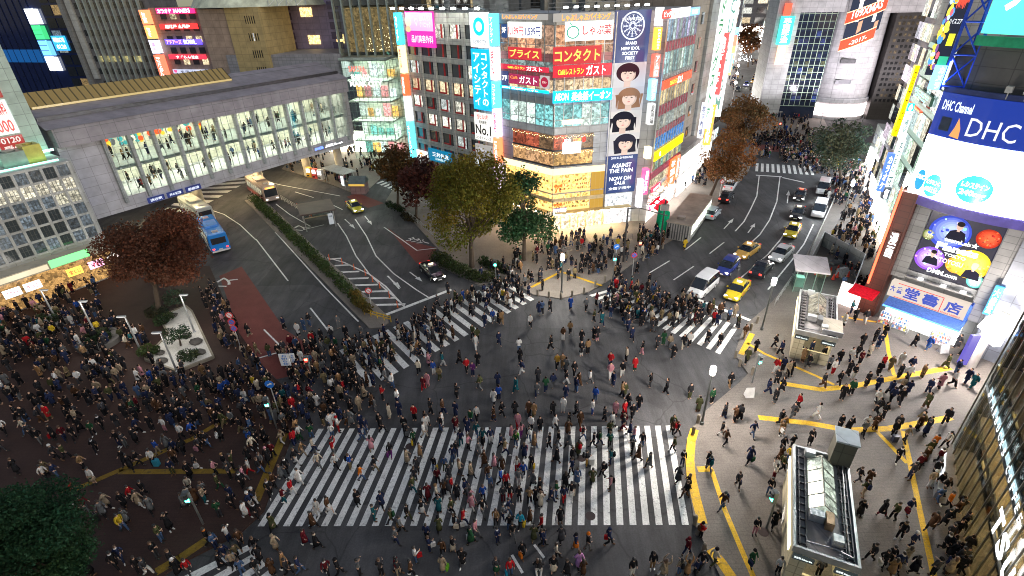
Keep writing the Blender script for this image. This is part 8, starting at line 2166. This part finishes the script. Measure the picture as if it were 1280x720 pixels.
# ------------------------------------------------------------------ street furniture
def place(px, py): return Matrix.Translation(ground_at(px, py))
def lamp_post(px, py, top, kind, label, lit=None, color=(1, .95, .85), lean=1):
    F = Fac((px, py), 90); h = max(2.5, F.at(*top)[1] - zat(px, py))
    r = empty('street_lamp', place(px, py), label, 'street lamp', 'street lamps')
    MB().lathe([(.16, 0), (.16, .25), (.09, .3), (.085, h * .5), (.06, h)], 12).build('pole', M['metal'], r, (.10, .11, .11) if kind == 'globe' else (.42, .43, .44))
    if kind == 'globe':
        MB().lathe([(.10, 0), (.20, .08), (.23, .35), (.19, .55), (.05, .6)], 16, (0, 0, h)).build('lantern', M['glow'] if lit else M['glass_dark'], r, (*color, 7.0) if lit else (.3, .3, .3)); MB().lathe([(.27, .56), (.20, .78), (.03, .86)], 16, (0, 0, h)).build('cap', M['metal'], r, (.3, .32, .33))
    else:
        MB().box(-.06 if lean > 0 else -.75, .75 if lean > 0 else .06, -.1, .1, h - .02, h + .08).build('lamp_head', M['paint'], r, (.55, .56, .56)); MB().box(.15 * lean if lean > 0 else -.7, .7 if lean > 0 else -.15, -.08, .08, h - .06, h - .021).build('lens', M['glow'], r, (.8, .85, .9, .6))
    if lit:
        l = bpy.data.lights.new('lamp_light', 'POINT'); l.energy = lit; l.color = color; l.shadow_soft_size = 1.1
        o = bpy.data.objects.new('lamp_light', l); COL.objects.link(o); o.parent = r; o.location = (0 if kind == 'globe' else .45 * lean, 0, h + .35 if kind == 'globe' else h - .5)
        if kind == 'globe': o.location.z = h + 1.2
    return r
lamp_post(877, 530, (885, 468), 'globe', 'dark street lamp with a bright lantern at the kerb right of the wide zebra', 3600, (1, .90, .80))
lamp_post(702, 366, (701, 325), 'globe', 'street lamp with small bright lantern on the far corner pavement', 1800)
lamp_post(952, 412, (961, 356), 'globe', 'lit lamp post at the kerb beside the smaller subway entrance', 2200)
lamp_post(178, 443, (158, 395), 'arm', 'slim grey lamp post at the left edge of the gravel garden', 170, lean=-1)  # this and the next plaza posts stand unlit; their weak point light is added
lamp_post(222, 466, (206, 415), 'arm', 'slim grey lamp post at the near tip of the gravel garden', 170, lean=-1)
lamp_post(244, 417, (230, 368), 'arm', 'slim grey lamp post on the right edge of the gravel garden', 170)
lamp_post(123, 424, (103, 376), 'arm', 'slim grey lamp post by the round planter', 160)
lamp_post(72, 402, (52, 362), 'arm', 'slim grey lamp post among the crowd at far left', 120)
lamp_post(1052, 275, (1060, 232), 'globe', 'added cool lamp post among the crowd on the right pavement, nearer one', 3600, (.85, .93, 1)); lamp_post(1078, 222, (1085, 190), 'globe', 'added cool lamp post among the crowd on the right pavement, farther one', 5200, (.85, .93, 1))  # both lamps added to brighten pavement and crowd, in place of a reflected glare
# tall street pole with the cross arm at the far corner
r = empty('signal_mast', place(779, 327), 'dark tall mast with a long cross arm over the far corner crowd', 'signal mast')
MB().tube((0, 0, 0), (0, 0, 7.2), .14, .10).build('pole', M['metal'], r, (.06, .06, .065)); MB().path([(0, 0, 7.1), (1.2, -.4, 7.3), (4.4, -1.4, 6.6)], .07).build('arm', M['metal'], r, (.07, .07, .075))
r = empty('signal_mast', place(824, 313), 'second dark mast behind the green banner flags', 'signal mast'); MB().tube((0, 0, 0), (0, 0, 7.0), .12, .09).build('pole', M['metal'], r, (.06, .06, .065)); MB().box(-.5, .5, -.2, .2, 5.6, 6.4).build('junction_box', M['metal'], r, (.2, .2, .2))
# big white lamp and gate pillar at the bookshop corner
p = ground_at(1212, 458); r = empty('gate_pillar', Matrix.Translation(p), 'grey street gate pillar with brilliant lamp and purple banner at right', 'street gate')
MB().lathe([(.42, 0), (.40, 3.6), (.36, 4.2)], 18).build('pillar', M['concrete'], r, (.48, .45, .44)); MB().box(-1.2, -.5, -.15, .15, .3, 3.4).build('purple_banner', M['glow'], r, (.10, .08, .45, .8))
MB().lathe([(.05, 0), (.42, .1), (.52, .5), (.3, .9), (.05, 1.0)], 16, (0, 0, 4.3)).build('lamp_head', M['glow'], r, (1, .95, .95, 40)); m = MB(); m.path([(-.9, 0, 4.2), (-.5, 0, 5.2), (.3, 0, 5.6), (1.0, 0, 5.3)], .22, 8); m.build('arch', M['concrete'], r, (.6, .6, .56)); MB().box(.5, 1.1, -.6, -.2, 2.6, 3.8).build('side_lamp', M['glow'], r, (1, .92, .95, 20))
l = bpy.data.lights.new('lamp_light', 'POINT'); l.energy = 2600; l.color = (1, .9, .82); l.shadow_soft_size = .4; o = bpy.data.objects.new('lamp_light', l); COL.objects.link(o); o.parent = r; o.location = (-1.2, -1.0, 4.9)
# traffic signals
def signal(px, py, h, col, label, arm=0.0, face=180, box=True):
    r = empty('traffic_signal', place(px, py) @ Matrix.Rotation(math.radians(face), 4, 'Z'), label, 'traffic light', 'traffic lights')
    MB().tube((0, 0, 0), (0, 0, h + .4), .07, .06).build('pole', M['metal'], r, (.22, .23, .23))
    MB().box(-.18, .18, .06, .30, h - .45, h + .45).build('housing', M['paint'], r, (.10, .11, .11))
    for k, z in enumerate((.2, -.2)):
        on = (k == 0) == (col[0] > col[1]); MB().box(-.13, .13, .30, .33, h + z - .13, h + z + .13).build('lens', M['glow'] if on else M['glass_dark'], r, (*col, 16) if on else (.05, .05, .05))
    for z in (.42, .02): MB().box(-.17, .17, .30, .48, h + z - .02, h + z).build('visor', M['paint'], r, (.08, .08, .08))
    return r
GRN, RED = (.05, 1, .55), (1, .06, .03)
signal(254, 655, 2.9, GRN, 'green pedestrian signal glowing on the left plaza'); signal(346, 535, 2.9, GRN, 'green pedestrian signal at the plaza corner by the blue arrow sign')
signal(766, 348, 2.9, GRN, 'green pedestrian signal among the far corner crowd'); signal(797, 330, 2.8, RED, 'red signal among the far corner crowd'); signal(392, 478, 2.6, RED, 'red signal light beside the white notice boards')
signal(620, 355, 2.9, GRN, 'green pedestrian signal under the dark green tree'); signal(970, 175, 3.4, RED, 'red signal at the far crossing by the orange tree'); signal(1021, 212, 3.4, RED, 'red signal at the far crossing in front of the grey green tree'); signal(958, 660, 3.0, GRN, 'pedestrian signal beside the entrance wall at lower right', face=90); signal(940, 478, 2.6, GRN, 'signal pole with green light at the right kerb corner', face=200)
# round signs on poles
def round_sign(px, py, h, ring_c, fill, label, arrow_=False, extra=()):
    r = empty('road_sign', place(px, py), label, 'road sign', 'road signs'); MB().tube((0, 0, 0), (0, 0, h + .35), .045, .045).build('pole', M['metal'], r, (.6, .6, .6))
    for k, (z, rc, fc) in enumerate([(h, ring_c, fill)] + list(extra)):
        MB().tube((0, -.07, z), (0, -.05, z), .36, .36, 24).build('disc', M['paint'], r, rc); m = MB(); m.disc(0, z, .26, -.075, 24); m.build('face', M['paint'], r, fc)
        if arrow_: m = MB(); m.add([(-.2, -.08, z - .03), (.05, -.08, z + .1), (.02, -.08, z + .17), (.22, -.08, z + .14), (.16, -.08, z - .06), (.11, -.08, z + .02), (-.16, -.08, z - .12)], [(0, 1, 2, 3, 4, 5, 6)]); m.build('arrow', M['paint'], r, (.75, .75, .75))
        else: m = MB(); m.box(-.28, .28, -.082, -.078, z - .035, z + .035, Matrix.Translation((0, 0, z)) @ Matrix.Rotation(PI / 4, 4, 'Y') @ Matrix.Translation((0, 0, -z))); m.build('bar', M['paint'], r, (.6, .04, .04))
    return r
BL_, RD_, WH = (.02, .16, .62), (.62, .03, .03), (.7, .7, .7)
round_sign(350, 520, 3.4, BL_, BL_, 'blue round arrow sign above the plaza corner crowd', True); round_sign(768, 342, 3.6, BL_, BL_, 'blue round arrow sign at the far corner', True); round_sign(790, 345, 2.8, RD_, BL_, 'small red and blue no parking sign at the far corner')
round_sign(300, 432, 3.6, RD_, WH, 'pole with three stacked round signs at the red paving', False, ((2.85, RD_, BL_), (2.1, RD_, BL_))); round_sign(466, 392, 2.9, RD_, WH, 'red ringed white sign at the tip of the median'); round_sign(899, 246, 2.6, RD_, WH, 'red ringed sign by the kerb under the orange tree')
for i, (px, py, w, hh, lab) in enumerate(((362, 470, .9, 1.3, 'white notice board with blue writing at the plaza corner'), (371, 466, .45, 1.0, 'narrow white notice board beside the larger one'))):
    r = empty('notice_board', place(px, py), lab, 'notice board', 'notice boards'); MB().tube((0, .05, 0), (0, .05, 1.6), .04).build('post', M['metal'], r, (.5, .5, .5)); b = MB().box(-w / 2, w / 2, -.03, .03, 1.2, 1.2 + hh).build('board', M['paint'], r, (.72, .74, .78)); letters('お知らせ', b, -w * .3, w * .3, 1.3, 1.1 + hh, -.042, (.05, .2, .6), 0, mat='paint', vertical=True)
# bollards, one mesh copied along the kerbs
bol = MB().lathe([(.13, 0), (.13, .72), (.10, .82), (.02, .85)], 12).mesh('bollard'); bol.materials.append(M['concrete'])
BOLL = [((672, 370), (686, 372), (701, 374), (715, 371), (730, 367), (744, 358), (756, 352)), ((919, 447), (924, 458), (940, 468), (938, 413), (946, 404)), ((872, 528), (866, 543), (879, 690), (872, 668), (868, 655)), ((618, 356), (633, 353), (648, 354)), ((804, 326), (815, 318), (828, 311))]
for g, w in zip(BOLL, ('along the kerb of the far corner', 'round the small right kerb corner', 'along the kerb beside the wide zebra', 'below the dark green tree', 'beside the container kiosk kerb')):
    for i, (px, py) in enumerate(g):
        o = link('bollard', bol, None, (.22, .19, .15), place(px, py)); tag(o, f"stone bollard {w}, {['leftmost', 'second from left', 'third from left', 'fourth from left', 'fifth from left', 'sixth from left', 'rightmost'][i if i < len(g) - 1 else 6] if len(set(q[0] for q in g)) == len(g) and list(g) == sorted(g) else ['first', 'second', 'third', 'fourth', 'fifth'][i] + ' along the row'}", 'bollard', 'bollards at the kerbs')
# flexible orange posts round the hatched island
for i, (px, py) in enumerate(((412, 325), (428, 330), (443, 337), (457, 344), (466, 352), (475, 360), (487, 372), (497, 384))):
    r = empty('delineator_post', Matrix.Translation(G(px, py)), f"orange flexible post on the hatched island edge, {['topmost', 'second', 'third', 'fourth', 'fifth', 'sixth', 'seventh', 'lowest'][i]} in the row", 'post', 'orange posts'); MB().lathe([(.055, .04), (.05, .8), (.02, .82)], 9).build('post', M['paint'], r, (.75, .13, .02)); MB().lathe([(.13, 0), (.11, .045)], 10).build('base', M['rubber'], r, (.4, .08, .02))
m = MB()
for k in range(5): m.box(k * .9, k * .9 + .08, 0, .06, 0, .8)
m.box(0, 3.7, .01, .05, .3, .42); m.box(0, 3.7, .01, .05, .62, .74); a = G(455, 393, KERB); o = m.build('road_barrier', M['paint'], None, (.68, .42, .03), frame_m(a, G(479, 401) - a)); o.location.z = KERB; tag(o, 'yellow road barrier at the rounded tip of the median', 'barrier')
for i, (px, py, rz) in enumerate(((372, 260, .6), (380, 268, .6))):
    m = MB()
    for k in range(4): m.box(k * .8, k * .8 + .08, 0, .06, 0, .8)
    m.box(0, 2.6, .01, .05, .3, .7); o = m.build('road_barrier', M['paint'], None, (.70, .12, .03), Matrix.Translation(G(px, py)) @ Matrix.Rotation(-.75, 4, 'Z')); tag(o, ['red road barrier just behind the waiting bus', 'red road barrier nearest the dark bus shelter'][i], 'barrier', 'red barriers')
def guard_rail(A, B, label, n=8, col=(.45, .45, .44)):
    a, b = ground_at(*A), ground_at(*B); L = (b - a).length; m = MB()
    for k in range(n + 1): m.tube((L * k / n, 0, 0), (L * k / n, 0, .85), .035, .035, 6)
    for z in (.3, .58, .85): m.tube((0, 0, z), (L, 0, z), .03, .03, 6)
    o = m.build('guard_rail', M['metal'], None, col, frame_m(a, b - a)); o.location.z = a.z; tag(o, label, 'guard rail', 'guard rails')
guard_rail((352, 250), (388, 272), 'low grey guard rail behind the waiting bus on the median'); guard_rail((1012, 318), (1042, 252), 'guard rail between the right road and the crowded pavement', 14); guard_rail((968, 382), (1000, 335), 'guard rail at the kerb below the glass lift shed', 8); guard_rail((512, 272), (556, 308), 'guard rail along the taxi bay under the trees', 8, (.3, .3, .3)); guard_rail((700, 318), (790, 300), 'dark guard rail in front of the crowd at the golden shop', 10, (.2, .2, .2)); guard_rail((983, 590), (976, 660), 'white curved guard rail beside the lower subway entrance', 4, (.6, .6, .58))
r = empty('wall_notice', place(1180, 520), 'a', 'b'); bpy.data.objects.remove(r)
for px, py, w, lab in ((936, 495, .7, 'small white standing sign on the pale plaza near the lamp'), (1178, 440, .8, 'standing sign near the gate pillar')):
    m = MB().add([(-w / 2, -.25, 0), (w / 2, -.25, 0), (w / 2, 0, .9), (-w / 2, 0, .9), (-w / 2, .25, 0), (w / 2, .25, 0)], [(0, 1, 2, 3), (4, 3, 2, 5), (0, 3, 4), (1, 5, 2)]); o = m.build('standing_sign', M['paint'], None, (.68, .68, .68), place(px, py)); tag(o, lab, 'sign')
# shops' light on the far pavement comes from their lit fronts and the added downlights; people inside the bridge are part of the crowd
for deck, yy in ((7.32, 4), (11.22, 4)):
    for _ in range(46):
        q = FB.m @ Vector((R.uniform(B0 + 5.5, B1 - 1.5), R.uniform(.9, 7.4), deck)); add_spot(q, R.choice([34 - 90, 90 - 34]))
for px, py in ((1196, 640), (1202, 660), (1205, 690), (1192, 670), (1200, 705), (1190, 700), (1184, 690), (1195, 715), (1180, 715)): add_spot(ground_at(px, py))
def build_crowd():
    nv = sum(len(TPL[0][0]) for _ in spots)
    allv = []; allf = []; allc = []; off = 0
    hair = (.014, .011, .010); skin = (.50, .31, .22)
    for p, a, top, low in spots:
        k = R.randrange(len(TPL)); v, fs, roles, nf = TPL[k]
        s = R.uniform(.88, 1.01); ca, sa = math.cos(a) * s, math.sin(a) * s
        w = np.empty_like(v); v = v * np.array([.9, .95, 1])
        w[:, 0] = v[:, 0] * ca - v[:, 1] * sa + p[0]; w[:, 1] = v[:, 0] * sa + v[:, 1] * ca + p[1]; w[:, 2] = v[:, 2] * s + p[2]
        allv.append(w)
        allf.extend(tuple(off + i for i in f) for f in fs)
        j = R.uniform(.8, 1.25)
        pal = np.array([skin, tuple(min(1, c * j) for c in COLOR[top]), COLOR[low], hair])
        allc.append(np.repeat(pal[roles], nf, axis=0))
        off += len(v)
    me = bpy.data.meshes.new('crowd')
    me.from_pydata(np.concatenate(allv).tolist(), [], allf)
    c = np.concatenate(allc); c = np.concatenate([c, np.ones((len(c), 1))], axis=1)
    at = me.attributes.new('Col', 'FLOAT_COLOR', 'CORNER'); at.data.foreach_set('color', c.astype(np.float32).ravel())
    me.materials.append(M['crowd'])
    o = link('crowd', me)
    tag(o, 'dense crowd of pedestrians filling the plaza, the far crossings and the street behind', 'crowd', kind='stuff')
    print('crowd', len(spots), 'people', len(PEOPLE))
build_crowd()
